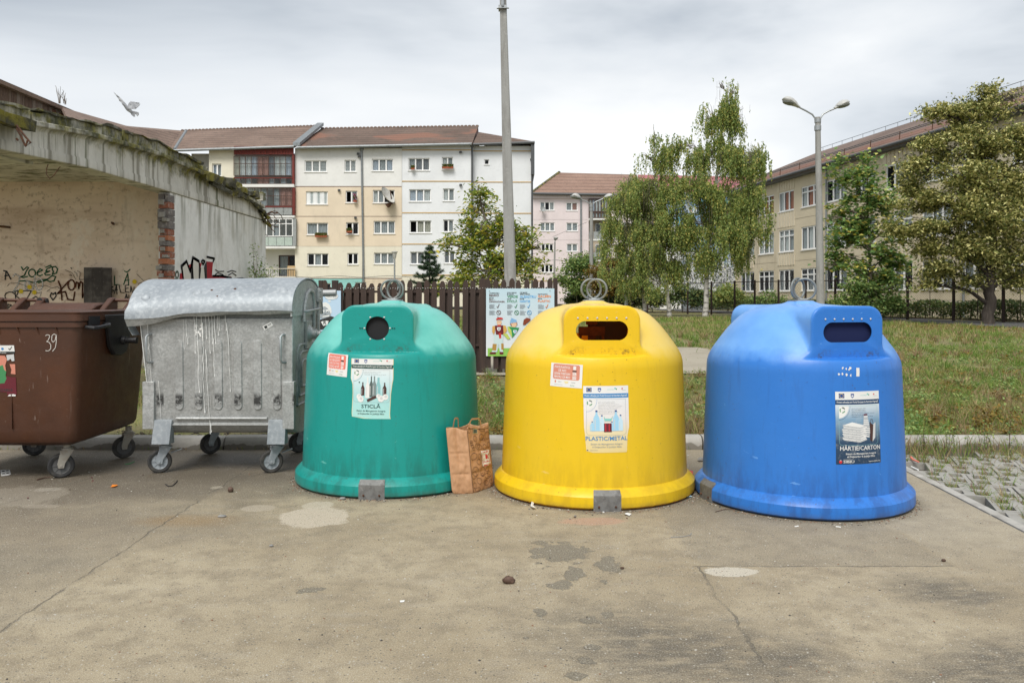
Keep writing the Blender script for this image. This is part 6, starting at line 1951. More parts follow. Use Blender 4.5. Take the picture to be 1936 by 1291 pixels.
def window(parent, F, u0, v0, u1, v1, cols, fill, fm=None, setback=0.14, bar=0.055, transom=None, sill=True, org=None):
    """cols: number of lights; fill: one letter per light: d dark, o open, c curtain, b blue net, g grey net, l lace, n blind, s white sheet, O orange"""
    fm = fm or M_frame
    mb = MB()
    w0, w1 = -setback - 0.05, -setback
    mb.fb(F, u0, u1, v0, v0 + bar, w0, w1); mb.fb(F, u0, u1, v1 - bar, v1, w0, w1)
    mb.fb(F, u0, u0 + bar, v0 + bar, v1 - bar, w0, w1); mb.fb(F, u1 - bar, u1, v0 + bar, v1 - bar, w0, w1)
    cw = (u1 - u0) / cols
    for k in range(1, cols):
        uu = u0 + cw * k
        mb.fb(F, uu - bar * 0.75, uu + bar * 0.75, v0 + bar, v1 - bar, w0, w1 + 0.01)
    if transom:
        vt = v1 - (v1 - v0) * transom
        mb.fb(F, u0 + bar, u1 - bar, vt - bar * 0.5, vt + bar * 0.5, w0, w1 + 0.005)
    if sill: mb.fb(F, u0 - 0.05, u1 + 0.05, v0 - 0.05, v0 - 0.003, -0.02, 0.07)
    # dark room behind
    mb.mi = 1
    e = 0.9
    mb.quad(F(u0, v0, -e), F(u1, v0, -e), F(u1, v1, -e), F(u0, v1, -e))
    for a, b in (((u0, v0), (u1, v0)), ((u1, v0), (u1, v1)), ((u1, v1), (u0, v1)), ((u0, v1), (u0, v0))):
        mb.quad(F(*a, w0), F(*b, w0), F(*b, -e), F(*a, -e))
    wn_ = mb.build('window', [fm, M_dark], parent)
    for k in range(cols):
        a, b = u0 + cw * k + bar * 0.7, u0 + cw * (k + 1) - bar * 0.7
        f = fill[k % len(fill)]
        if f != 'o':
            mb = MB()
            mb.fb(F, a, b, v0 + bar * 0.7, v1 - bar * 0.7, w0 + 0.018, w0 + 0.026)
            mb.build('pane', M_glass, wn_)
        cm = {'c': 'white', 'b': 'blue', 'g': 'grey', 'l': 'lace', 'O': 'orange', 'p': 'pink', 'y': 'cream', 's': 'white'}.get(f)
        if cm:
            mb = MB()
            n = 9
            dpt = w0 - 0.06 if f != 's' else w0 + 0.03
            for i in range(n):
                q0, q1 = i / n, (i + 1) / n
                z0_, z1_ = dpt + 0.03 * math.sin(i * 2.1), dpt + 0.03 * math.sin((i + 1) * 2.1)
                mb.quad(F(a + (b - a) * q0, v0 + bar, z0_), F(a + (b - a) * q1, v0 + bar, z1_), F(a + (b - a) * q1, v1 - bar, z1_), F(a + (b - a) * q0, v1 - bar, z0_))
            mb.build('curtain', M_curt[cm], wn_)
        if f == 'n':
            mb = MB()
            n = 7
            for i in range(n):
                va, vb = v0 + bar + (v1 - v0 - 2 * bar) * i / n, v0 + bar + (v1 - v0 - 2 * bar) * (i + 0.8) / n
                mb.fb(F, a, b, va, vb, w0 - 0.03, w0 - 0.02)
            tag(mb.build('blind', M_blind, wn_), kind='stuff')
    return wn_
def stucco(name, c, stain=0.3, st2=(0.3, 0.27, 0.22)):
    return mat(name, c, 0.9, layers=[(tuple(x * 0.86 for x in c), 0.5, 0.4, 0.66, 0.6), (st2, 0.9, 0.58, 0.78, stain, (1.2, 1.2, 0.25)), (tuple(x * 0.75 for x in c), 3.5, 0.56, 0.76, 0.35)], bump=(12, 0.12, 0.02))
M_w1, M_w2, M_w3, M_w4 = stucco('white_render', (0.74, 0.74, 0.72)), stucco('tan_render', (0.72, 0.615, 0.475)), stucco('cream_render', (0.74, 0.70, 0.58)), stucco('fresh_white_render', (0.74, 0.76, 0.78), 0.18, (0.5, 0.52, 0.54))
M_turq = stucco('turquoise_render', (0.30, 0.60, 0.57))
M_ochre = mat('ochre_band', (0.52, 0.36, 0.17), 0.85)
M_roofA = tile_mat('old_roof_tiles', (0.18, 0.122, 0.094), (0.25, 0.175, 0.137), (0.07, 0.055, 0.045), 0.32, 0.24)
M_roofB = tile_mat('brown_roof_tiles', (0.115, 0.077, 0.059), (0.175, 0.12, 0.094), (0.06, 0.05, 0.035), 0.32, 0.24, (0.23, 0.112, 0.075))
M_gutter = mat('grey_gutter', (0.24, 0.26, 0.27), 0.5, 0.4, layers=[((0.12, 0.12, 0.12), 4, 0.5, 0.7, 0.6)])
M_dgut = mat('dark_gutter', (0.085, 0.09, 0.095), 0.5, 0.2)
AD = 72.0
GZ = HT(0, 60) + 0.1
A = Frame((0, AD, 0), (1, 0, 0), (0, -1, 0))
ax = lambda px: PX(px, AD)
az_ = lambda py: PZ(py, AD)
def z2(b): return (ax(380 + b[0] * 0.35124), az_(200 + b[3] * 0.35124), ax(380 + b[2] * 0.35124), az_(200 + b[1] * 0.35124))
apt = thing('apartment_block', (ax(720), AD + 6, GZ), 'long white and tan apartment block with brown tiled roof and enclosed balconies', 'building')
WA = [((558, 295, 677, 357), 3, 'nnn'), ((772, 292, 835, 356), 2, 'nn'), ((920, 287, 1034, 352), 3, 'bgb'), ((1116, 282, 1231, 349), 3, 'gll'), ((1297, 277, 1357, 344), 2, 'cg'), ((1524, 284, 1550, 312), 1, 'd'),
      ((565, 461, 682, 531), 1, 's'), ((778, 458, 842, 523), 2, 'ob'), ((925, 454, 1042, 524), 4, 'cgdo'), ((1120, 450, 1237, 516), 3, 'bbc'), ((1302, 446, 1364, 513), 2, 'cg'), ((1531, 451, 1558, 480), 1, 'g'),
      ((569, 630, 684, 695), 2, 'gg'), ((781, 628, 848, 693), 2, 'od'), ((929, 620, 1044, 689), 3, 'ggg'), ((1123, 618, 1240, 685), 3, 'oyy'), ((1303, 613, 1360, 680), 2, 'dg'),
      ((572, 795, 686, 860), 3, 'dgd'), ((788, 793, 846, 854), 2, 'od'), ((931, 791, 1040, 852), 3, 'ggg'), ((1126, 786, 1240, 853), 3, 'lll'), ((1308, 780, 1367, 848), 2, 'll'),
      ((640, 955, 700, 1010), 2, 'dd'), ((830, 950, 890, 1010), 2, 'dg'), ((1010, 955, 1080, 1010), 2, 'dg')]
holes = [z2(b) for b, n, f in WA]
def panel(px0, px1, py0, py1, m, F=A, nm='wall_panel', hl=None):
    mb = MB()
    facade(mb, F, ax(px0) + 0.01, ax(px1) - 0.01, az_(py1) + 0.01, az_(py0) - 0.01, hl if hl is not None else holes)
    return mb.build(nm, m, apt)
for px0, px1 in ((557.5, 685), (685, 760)):
    panel(px0, px1, 280, 352.5, M_w1)
    panel(px0, px1, 352.5, 409, M_w2)
    panel(px0, px1, 409, 466, M_w2)
    panel(px0, px1, 466, 526, M_w3)
    panel(px0, px1, 526, 580, M_turq if px0 < 600 else M_w2)
for py0, py1, m in ((274, 284, M_w4), (284, 343, M_w4), (343, 402.5, M_w4), (402.5, 461.5, M_w4), (461.5, 520, M_w4), (520, 580, M_w3)):
    panel(760, 891, py0, py1, m)
A2 = Frame((0, AD + 0.5, 0), (1, 0, 0), (0, -1, 0))
for py0, py1, m in ((274, 284, M_w4), (284, 343, M_w4), (343, 402.5, M_w4), (402.5, 461.5, M_w4), (461.5, 520, M_w4), (520, 580, M_w3)):
    panel(891.5, 1006.5, py0, py1, m, A2)
for py in (284, 343, 402.5, 461.5, 520):
    mb = MB()
    mb.fb(A, ax(760), ax(891), az_(py) - 0.045, az_(py) + 0.045, -0.05, 0.03)
    mb.fb(A2, ax(891.5), ax(1006.5), az_(py) - 0.045, az_(py) + 0.045, -0.05, 0.03)
    mb.build('storey_band', M_ochre, apt)
M_dline = mat('dark_joint', (0.16, 0.10, 0.09), 0.9)
for py, hh in ((352.5, 0.05), (409, 0.035), (526, 0.05)):
    mb = MB()
    mb.fb(A, ax(558), ax(759), az_(py) - hh, az_(py) + hh * 0.3, -0.05, 0.012)
    mb.build('storey_joint', M_dline, apt)
for b, n, f in WA:
    u0, v0, u1, v1 = z2(b)
    window(apt, A2 if b[0] > 1500 else A, u0, v0, u1, v1, n, f, bar=0.08 if n > 1 else 0.06, setback=0.10)
# the body behind the walls
mb = MB()
mb.b2(ax(557), ax(1006.5), AD + 1.5, AD + 11.5, GZ - 0.3, az_(273))
mb.b2(ax(1004.5), ax(1006.5), AD + 0.51, AD + 1.5, GZ - 0.3, az_(273))
mb.b2(ax(340), ax(557), AD + 2.6, AD + 11.5, GZ - 0.3, az_(281))
mb.build('block_core', M_w4, apt)
# left of the balconies
mb = MB()
hl = [z2((60, 312, 110, 380))]
facade(mb, A, ax(395), ax(443.5), GZ - 0.3, az_(284), hl)
mb.build('wall_panel', M_w3, apt)
window(apt, A, *hl[0], 2, 'bg', bar=0.09)
def slab(px0, px1, py0, py1, d0, d1, m, nm='slab'):
    mb = MB()
    mb.b2(ax(px0), ax(px1), d0, d1, az_(py1), az_(py0))
    return mb.build(nm, m, apt)
BD_ = AD - 0.35
M_redwood = mat('red_painted_boards', (0.17, 0.03, 0.022), 0.7, layers=[((0.10, 0.022, 0.02), 3, 0.4, 0.65, 0.8, (5, 5, 0.3))])
bx = lambda x: ax(380 + x * 0.35124)
bz = lambda y: az_(200 + y * 0.35124)
n = 22
for k in range(n):      # frieze of upright boards
    mb = MB()
    a, b = bx(184 + (505 - 184) * k / n), bx(184 + (505 - 184) * (k + 1) / n)
    mb.b2(a + 0.008, b - 0.008, BD_ - 0.02 - 0.012 * (k % 2), BD_ + 0.05, bz(267), bz(222))
    mb.build('board', M_redwood, apt)
def glazed(x0, x1, y0, y1, cols, rows, fm, fills, bar=0.05, depth=0.06):
    """a glazed balcony front: frame, panes, curtains"""
    mb = MB()
    u0, u1, v0, v1 = bx(x0), bx(x1), bz(y1), bz(y0)
    F = Frame((0, BD_, 0), (1, 0, 0), (0, -1, 0))
    for k in range(cols + 1):
        uu = u0 + (u1 - u0) * k / cols
        mb.fb(F, uu - bar / 2, uu + bar / 2, v0, v1, -depth, 0)
    for r in [0] + rows + [1]:
        vv = v0 + (v1 - v0) * r
        mb.fb(F, u0, u1, vv - bar / 2, vv + bar / 2, -depth, 0.008)
    fr_ = mb.build('balcony_glazing', fm, apt)
    for k in range(cols):
        a, b = u0 + (u1 - u0) * k / cols, u0 + (u1 - u0) * (k + 1) / cols
        f = fills[k % len(fills)]
        if f != 'o':
            mb = MB()
            mb.fb(F, a + bar / 2, b - bar / 2, v0 + bar / 2, v1 - bar / 2, -0.04, -0.034)
            mb.build('pane', M_glass, fr_)
        cm = {'c': 'white', 'p': 'pink', 'g': 'grey', 'y': 'cream', 'b': 'blue', 'l': 'lace'}.get(f)
        if cm:
            mb = MB()
            for i in range(4):
                q0, q1 = a + (b - a) * i / 4, a + (b - a) * (i + 1) / 4
                mb.quad(F(q0, v0, -0.22 - 0.05 * (i % 2)), F(q1, v0, -0.22 - 0.05 * ((i + 1) % 2)), F(q1, v1, -0.22 - 0.05 * ((i + 1) % 2)), F(q0, v1, -0.22 - 0.05 * (i % 2)))
            mb.build('curtain', M_curt[cm], fr_)
    return fr_
glazed(184, 492, 276, 379, 10, [0.62], M_frame_br, 'yccbpplccb')
glazed(186, 494, 388, 424, 10, [], M_frame_br, 'gdgdppgdgd')
slab(444, 556, 337, 338.6, BD_ - 0.02, BD_ + 0.1, M_redwood, 'balcony_rail')
slab(444, 558, 349.5, 355, BD_ - 0.05, AD + 2, M_w1)
glazed(262, 495, 446, 541, 7, [0.55], M_frame_br, 'ccgdgpp')
slab(444, 556.5, 390.5, 393, BD_ - 0.02, BD_ + 0.1, M_redwood, 'balcony_rail')
M_gpan = mat('grey_balcony_panel', (0.30, 0.32, 0.32), 0.6, layers=[((0.2, 0.2, 0.19), 5, 0.45, 0.7, 0.6)])
M_gpan2 = mat('green_balcony_panel', (0.42, 0.50, 0.45), 0.6, layers=[((0.3, 0.36, 0.33), 4, 0.45, 0.7, 0.6)])
def panels(x0, x1, y0, y1, cols, m):
    for k in range(cols):
        mb = MB()
        a, b = bx(x0 + (x1 - x0) * k / cols), bx(x0 + (x1 - x0) * (k + 1) / cols)
        mb.b2(a + 0.02, b - 0.02, BD_ + 0.01, BD_ + 0.05, bz(y1), bz(y0))
        mb.build('balcony_panel', m, apt)
panels(262, 495, 552, 589, 5, M_gpan)
slab(444, 559, 408.5, 412.5, BD_ - 0.05, AD + 2, M_w1)
glazed(325, 498, 612, 703, 5, [0.72], M_frame, 'gdgdd', 0.07)
panels(325, 498, 709, 753, 4, M_gpan2)
slab(484, 561, 466, 470.5, BD_ - 0.10, AD + 2, M_w1)
# brown side screens, loggia below with its door
mb = MB()
mb.b2(bx(496), bx(507), BD_, AD - 0.002, bz(428), bz(268))
mb.b2(bx(498), bx(510), BD_, AD - 0.002, bz(590), bz(444))
mb.build('side_screen', M_redwood, apt)
mb = MB()
mb.b2(bx(500), bx(517), BD_, AD - 0.002, bz(755), bz(610))
mb.build('side_screen', M_gpan, apt)
mb = MB()
facade(mb, Frame((0, AD + 1.4, 0), (1, 0, 0), (0, -1, 0)), bx(240), bx(520), GZ - 0.3, bz(770), [(bx(393), bz(915), bx(500), bz(800))])
mb.build('wall_panel', M_w1, apt)
window(apt, Frame((0, AD + 1.4, 0), (1, 0, 0), (0, -1, 0)), bx(393), bz(915), bx(500), bz(800), 2, 'gd', M_frame_br, bar=0.09, sill=False)
for k in range(14):
    mb = MB()
    mb.tube([(bx(345 + k * 12), BD_, bz(920)), (bx(345 + k * 12), BD_, bz(878))], 0.018, 5)
    mb.build('baluster', M_dgut, apt)
mb = MB()
mb.b2(bx(340), bx(515), BD_ - 0.03, BD_ + 0.03, bz(879), bz(876))
mb.b2(bx(335), bx(517), BD_ - 0.03, AD + 1.4, bz(935), bz(922))
mb.build('loggia_floor', M_w3, apt)
mb = MB()
mb.b2(bx(470), bx(512), BD_ + 0.05, BD_ + 0.09, bz(918), bz(862))
mb.build('parapet_panel', mat('tan_panel', (0.50, 0.36, 0.2), 0.8), apt)
# roofs
def roof_plane(name, pts, m, parent, th=0.18):
    mb = MB()
    n_ = (pts[1] - pts[0]).cross(pts[-1] - pts[0]).normalized()
    if n_.z < 0: n_ = -n_
    k = len(pts)
    mb.add([p for p in pts] + [p - n_ * th for p in pts], [list(range(k)), list(range(k, 2 * k))[::-1]] + [(i, (i + 1) % k, k + (i + 1) % k, k + i) for i in range(k)])
    return mb.build(name, m, parent)
RD = AD + 6.0
def R_(px, py, d): return P(px, py, d)
EV = AD - 0.6
roof_plane('roof', [R_(325, 283, EV), R_(557, 276, EV), R_(603, 238.5, RD), R_(343, 247.5, RD)], M_roofA, apt)
roof_plane('roof', [R_(561, 277.5, EV), R_(893, 270.5, EV), R_(904, 238.8, RD), R_(607, 243.5, RD)], M_roofB, apt)
roof_plane('roof', [R_(894, 271.5, EV + 0.5), R_(1010, 268, EV + 0.5), R_(905, 250, AD + 3.2)], M_roofB, apt)
roof_plane('roof', [R_(1010, 268, EV + 0.5), R_(1010, 268, EV + 0.5) + Vector((0, 12, 0)), R_(905, 250, AD + 3.2) + Vector((0, 5, 0)), R_(905, 250, AD + 3.2)], M_roofB, apt)
roof_plane('roof', [R_(607, 243.5, RD), R_(904, 238.8, RD), R_(904, 238.8, RD) + Vector((0, 6, -3)), R_(607, 243.5, RD) + Vector((0, 6, -3))], M_roofB, apt)
mb = MB()
mb.quad(R_(904, 238.8, RD), R_(894, 271, EV + 0.2), R_(894, 271, EV + 0.2) + Vector((0, 12, 0)), R_(904, 238.8, RD) + Vector((0, 6, -3)))
mb.build('gable', M_dline, apt)
mb = MB()      # party wall coping
a, b = R_(559, 276, EV - 0.1), R_(605, 238, RD)
mb.hexa([a + Vector((-.25, 0, 0)), a + Vector((.35, 0, 0)), b + Vector((.35, 0, 0)), b + Vector((-.25, 0, 0)), a + Vector((-.25, 0, .28)), a + Vector((.35, 0, .28)), b + Vector((.35, 0, .28)), b + Vector((-.25, 0, .28))])
mb.build('verge_coping', M_gutter, apt)
mb = MB()
for k in range(42):
    q = k / 41
    mb.ball(R_(610 + 292 * q, 243.3 - 4.6 * q, RD), 0.13, 6, (1.4, 1, 1))
for k in range(40):
    q = k / 39
    mb.ball(R_(345 + 256 * q, 247.3 - 9 * q, RD), 0.13, 6, (1.4, 1, 1))
tag(mb.build('ridge_tiles', M_roofA, apt), kind='stuff')
for a, b in ((R_(325, 285, EV - 0.05), R_(556, 277.5, EV - 0.05)), (R_(561, 279.5, EV - 0.05), R_(892, 272.5, EV - 0.05)), (R_(893, 273.5, EV + 0.45), R_(1011, 269.5, EV + 0.45))):
    mb = MB()
    mb.tube([a, b], 0.12, 8)
    mb.build('gutter', M_gutter if a.x < -10 else M_dgut, apt, True)
for px, y0, y1, d in ((683.5, 280, 548, AD - 0.12), (892.5, 273, 560, AD - 0.05), (1006, 300, 560, AD + 0.38)):
    mb = MB()
    mb.tube([P(px, y0, d), P(px + (4 if px < 700 else 0), y1, d)], 0.085, 8)
    mb.ball(P(px, y0 + 2, d), 0.19, 8)
    mb.build('downpipe', M_gutter if px < 700 else M_dgut, apt, True)
mb = MB()
mb.b2(ax(1004), ax(1010.5), AD - 0.1, AD + 12, az_(330), az_(270))
mb.build('end_overhang', M_dgut, apt)
for px, py in ((677, 291), (679, 296), (871, 288), (871, 350), (672, 412), (641, 360)):
    mb = MB()
    mb.box(P(px, py, AD - 0.12), (0.18, 0.22, 0.16), Matrix.Rotation(0.5, 3, 'Z'))
    mb.build('vent_pipe', M_dgut, apt)
# things on the window ledges
M_terra = mat('terracotta', (0.30, 0.085, 0.04), 0.8)
M_pot_leaf = leaf_mat('ledge_plants', [(0.05, 0.10, 0.025), (0.12, 0.15, 0.03), (0.22, 0.16, 0.04)])
M_flower = mat('magenta_flowers', (0.35, 0.03, 0.15), 0.7)
def flower_box(px0, px1, py, label, fl=False):
    d = AD - 0.28
    z = az_(py)
    t_ = thing('flower_box', (PX((px0 + px1) / 2, d), d, z), label, 'flower box', 'flower boxes on window ledges')
    mb = MB()
    mb.b2(PX(px0, d), PX(px1, d), d - 0.13, d + 0.14, z, z + 0.17)
    mb.build('trough', M_terra, t_)
    mb = MB()
    for k in range(int(14 * (px1 - px0))):
        a = Vector((random.uniform(PX(px0, d), PX(px1, d)), d + random.uniform(-.15, .1), z + random.uniform(0.15, 0.38 if not fl else 0.75)))
        v = Vector((random.uniform(-1, 1), random.uniform(-1, 1), random.uniform(-1, 1))).normalized() * 0.07
        w = v.orthogonal().normalized() * 0.045
        mb.quad(a - v, a - w, a + v, a + w, 0 if not fl or random.random() < 0.5 else 1)
    mb.build('plants', [M_pot_leaf, M_flower], t_)
flower_box(596, 618, 449, 'flower box of green plants below a tan wall double window')
flower_box(655.5, 666, 440.5, 'small flower box in the open tan wall window', False)
flower_box(668, 674.5, 383, 'pot with magenta flowers on the upper tan window ledge', True)
flower_box(836, 857, 320, 'long red flower trough on the white top floor window', False)
flower_box(777, 784, 322, 'tiny green plant pot at the white top floor triple window')
# satellite dish and its bracket
DD = AD - 0.75
dish = thing('satellite_dish', P(734, 384, DD), 'large tilted satellite dish on a bracket before the tan wall window', 'satellite dish')
mb = MB()
R = Vector((0.62, -0.25, 0.42)).normalized().to_track_quat('Z', 'Y').to_matrix()
prof = [(0.0, 0.0)] + [(0.82 * k / 8, 0.30 * (k / 8) ** 2) for k in range(1, 9)]
prof += [(0.80, 0.27)] + [(0.80 * k / 8, 0.30 * (k / 8) ** 2 - 0.02) for k in range(7, 0, -1)] + [(0.0, -0.02)]
mb.lathe(prof, 28, P(729, 372, DD), R)
mb.build('dish', mat('dish_enamel', (0.52, 0.52, 0.49), 0.5, layers=[((0.3, 0.28, 0.24), 3, 0.5, 0.7, 0.5)]), dish, True)
mb = MB()
for a, b in (((731, 374), (736, 384)), ((736, 384), (743, 381)), ((728, 386), (746, 383)), ((733, 377), (742, 386)), ((738, 360), (741, 384))):
    mb.tube([P(*a, DD + 0.1), P(*b, DD + 0.5)], 0.05, 5)
mb.hexa([P(727, 385, DD), P(743, 383, DD), P(743, 383, DD + .5), P(727, 385, DD + .5), P(733, 393, DD), P(737, 392, DD), P(737, 392, DD + .5), P(733, 393, DD + .5)])
mb.build('bracket', M_rust, dish)
# thin wires along the block
mb = MB()
pts = [P(560 + 430 * k / 30, 523 + 1.5 * math.sin(k * 0.9) + (3 if k > 20 else 0), AD - 0.3) for k in range(31)]
mb.tube(pts, 0.02, 4)
mb.build('cable', M_dgut, apt)

# ------------------------------------------------------------------ old wing on the left, seen over the garage
wing = thing('old_wing', (-37.5, 62, GZ), 'old house wing with weathered plank attic and brown tiled roof behind garage', 'building')
M_plank = [mat('weathered_plank_%d' % k, c, 0.9, layers=[(tuple(x * 0.5 for x in c), 4, 0.42, 0.66, 0.8, (5, 5, 0.4)), ((0.30, 0.27, 0.24), 6, 0.58, 0.75, 0.6, (5, 5, 0.4))]) for k, c in enumerate(((0.15, 0.105, 0.08), (0.11, 0.07, 0.05), (0.20, 0.16, 0.13), (0.14, 0.06, 0.035)))]
mb = MB()
mb.b2(-48, -37.6, 40, 73, GZ - 0.3, 17.05)
mb.build('wall', M_w3, wing)
y = 41.0
k = 0
while y < 70.5:
    mb = MB()
    w = random.uniform(0.26, 0.46)
    zt = 17.05 - 0.03 * (y - 58) * (y > 66) - (0.8 if y > 69 else 0)
    mb.b2(-37.35 + random.uniform(-.02, .02), -37.3 + random.uniform(-.02, .02), y, y + w - 0.025, 14.2 + random.uniform(-.1, .1), zt)
    mb.build('plank', M_plank[random.randrange(4)], wing)
    y += w
    k += 1
V0 = [Vector((-36.9, 46, 17.25)), Vector((-37.1, 72.6, 17.3)), Vector((-43, 74, 19.0)), Vector((-43, 46, 19.0))]
roof_plane('roof', [Vector((-36.7, 46, 17.2)), Vector((-36.9, 73, 17.2)), Vector((-42.5, 73, 17.9)), Vector((-42.5, 46, 17.9))], M_roofA, wing, 0.30)
# plank-free stretch: the roof slope comes down to the eave, then turns to join the long block
a, b = P(165, 225, 72.8), P(352, 248, 78)
roof_plane('roof', [P(128, 224, 60), P(328, 285, 71.2), b, P(240, 238.5, 75), a, P(118, 203.5, 66)], M_roofA, wing, 0.2)
mb = MB()
mb.tube([P(330, 283, EV), P(352, 248, RD)], 0.16, 6)
mb.build('valley_flashing', M_gutter, wing)
mb = MB()
e0, e1 = P(131, 227, 60.6), P(328, 286, 71.4)
mb.prism([(e0.x - 0.3, e0.y), (e1.x - 0.3, e1.y), (e1.x - 0.3, 79), (-37.5, 79), (-37.5, e0.y + 2)], lambda a, b, w: Vector((a, b, w)), GZ - 0.3, 14.15)
mb.build('wall', M_w3, wing)

# ------------------------------------------------------------------ pink block beyond
PD = 106.0
kx = 0.21698
px_ = lambda x: PX(1010 + x * kx, PD)
pz_ = lambda y: PZ(320 + y * kx, PD)
M_pinkw = stucco('pink_render', (0.72, 0.635, 0.635), 0.1)
pk_b = thing('pink_block', (px_(700), PD + 6, GZ), 'pale pink apartment block with brown hipped roof, partly behind birches', 'building')
FP = Frame((0, PD, 0), (1, 0, 0), (0, -1, 0))
WP = [((50, 285, 175, 360), 3, 'gdn'), ((277, 290, 378, 362), 2, 'gp'), ((52, 465, 178, 540), 3, 'ggg'), ((280, 467, 380, 540), 2, 'gg'), ((60, 650, 167, 715), 3, 'ddd'), ((282, 650, 378, 717), 2, 'gg'),
      ((57, 830, 165, 900), 3, 'ddd'), ((287, 830, 380, 900), 2, 'gd'), ((288, 1010, 378, 1075), 2, 'dd'), ((700, 290, 800, 362), 2, 'gg'), ((900, 290, 1000, 362), 2, 'gg'), ((700, 830, 800, 900), 2, 'gg'), ((900, 830, 1000, 900), 2, 'gd'), ((1150, 290, 1250, 362), 2, 'gg'), ((1300, 650, 1400, 717), 2, 'gg'), ((1600, 650, 1700, 717), 2, 'gg'), ((1300, 830, 1400, 900), 2, 'gg'), ((1600, 830, 1700, 900), 2, 'gg')]
hp = [(px_(b[0]), pz_(b[3]), px_(b[2]), pz_(b[1])) for b, n, f in WP]
bal = [(px_(474), pz_(435), px_(634), pz_(262)), (px_(474), pz_(615), px_(634), pz_(448)), (px_(474), pz_(795), px_(634), pz_(630))]
vb = [1175, 972, 795, 618, 440, 255]
for k in range(5):
    mb = MB()
    facade(mb, FP, px_(-12), px_(1900), pz_(vb[k]) + 0.012, pz_(vb[k + 1]) - 0.012, hp + bal)
    mb.build('wall_panel', M_pinkw, pk_b)
mb = MB()
mb.fb(FP, px_(-14), px_(1900), pz_(255), pz_(212), -0.1, 0.25)
mb.build('cornice', M_pinkw, pk_b)
mb = MB()
mb.fb(FP, px_(-12), px_(1900), pz_(976), pz_(970), -0.05, 0.06)
mb.build('storey_band', M_ochre, pk_b)
for b, n, f in WP:
    window(pk_b, FP, px_(b[0]), pz_(b[3]), px_(b[2]), pz_(b[1]), n, f, bar=0.10, setback=0.08)
mb = MB()
mb.b2(px_(-12), px_(1900), PD + 1.6, PD + 12, GZ - 0.3, pz_(212))
mb.b2(px_(-12), px_(-8), PD + 0.01, PD + 1.6, GZ - 0.3, pz_(212))
mb.build('block_core', M_pinkw, pk_b)
for k, (u0, v0, u1, v1) in enumerate(bal):
    mb = MB()
    mb.fb(FP, u0, u1, v0 - 0.15, v0 + 0.05, -0.3, 0.55)
    mb.build('balcony_slab', M_w1, pk_b)
    if k == 0:
        w_ = window(pk_b, Frame((0, PD - 0.4, 0), (1, 0, 0), (0, -1, 0)), u0, v0 + 0.9, u1, v1, 6, 'cbccgc', M_frame_br, bar=0.09, setback=0.02, sill=False)
        window(pk_b, Frame((0, PD - 0.4, 0), (1, 0, 0), (0, -1, 0)), u0, v0 + 0.05, u1, v0 + 0.88, 6, 'ggcggc', M_frame_br, bar=0.12, setback=0.02, sill=False)
    else:
        for j in range(4):
            mb = MB()
            mb.fb(FP, u0 + (u1 - u0) * j / 4 + 0.03, u0 + (u1 - u0) * (j + 1) / 4 - 0.03, v0 + 0.08, v0 + 1.0, 0.45, 0.5)
            mb.build('balcony_panel', M_gpan, pk_b)
        FB = Frame((0, PD + 1.3, 0), (1, 0, 0), (0, -1, 0))
        window(pk_b, FB, u0 + (u1 - u0) * 0.42, v0 + 0.1, u0 + (u1 - u0) * 0.72, v1 - 0.25, 1, 'g', bar=0.12, setback=-0.1, sill=False)
mb = MB()
mb.b2(bal[0][0], bal[0][2], PD + 1.35, PD + 1.6, bal[2][1], bal[0][3])
mb.build('loggia_wall', M_w2, pk_b)
M_roofP = tile_mat('pink_block_tiles', (0.25, 0.152, 0.113), (0.32, 0.205, 0.155), (0.15, 0.09, 0.07), 0.55, 0.3)
M_redmetal = mat('red_metal_roof', (0.30, 0.09, 0.10), 0.5, layers=[((0.40, 0.15, 0.16), 2, 0.4, 0.7, 0.6)])
ev = PD - 0.7
roof_plane('roof', [P(1006, 364, ev), P(1205, 367.5, ev), P(1205, 330.5, PD + 6), P(1057, 326.5, PD + 6)], M_roofP, pk_b)
roof_plane('roof', [P(1006, 364, ev), P(1057, 326.5, PD + 6), P(1057, 326.5, PD + 6) + Vector((0, 2, 0)), P(1006, 364, ev) + Vector((0, 13, 0))], M_roofP, pk_b)
roof_plane('roof', [P(1206, 367.5, ev), P(1425, 371, ev), P(1425, 335, PD + 6), P(1206, 330.5, PD + 6)], M_redmetal, pk_b)
mb = MB()
mb.tube([P(1004, 366, ev), P(1420, 373, ev)], 0.16, 8)
mb.build('gutter', M_dgut, pk_b, True)
mb = MB()
mb.tube([P(1098.5, 368, PD - 0.15), P(1098.5, 570, PD - 0.15)], 0.12, 8)
mb.build('downpipe', M_gutter, pk_b, True)
mb = MB()
for k in range(20):
    mb.ball(P(1006 + 51 * k / 19, 364 - 37.5 * k / 19, ev + (6.7 * k / 19)), 0.22, 6)
tag(mb.build('ridge_tiles', M_moss, pk_b), kind='stuff')
d2 = thing('satellite_dish', P(1026, 398, PD - 0.5), 'small white satellite dish under the pink block top window', 'satellite dish')
mb = MB()
mb.lathe([(0, 0), (0.2, 0.04), (0.36, 0.13), (0.35, 0.11), (0.2, 0.02), (0, -0.02)], 18, P(1026, 396, PD - 0.6), Vector((0.3, -1, 0.3)).to_track_quat('Z', 'Y').to_matrix())
mb.build('dish', M_gpan, d2, True)
mb = MB()
mb.tube([P(1026, 396, PD - 0.6), P(1026, 401, PD)], 0.08, 6)
mb.build('bracket', M_white, d2)

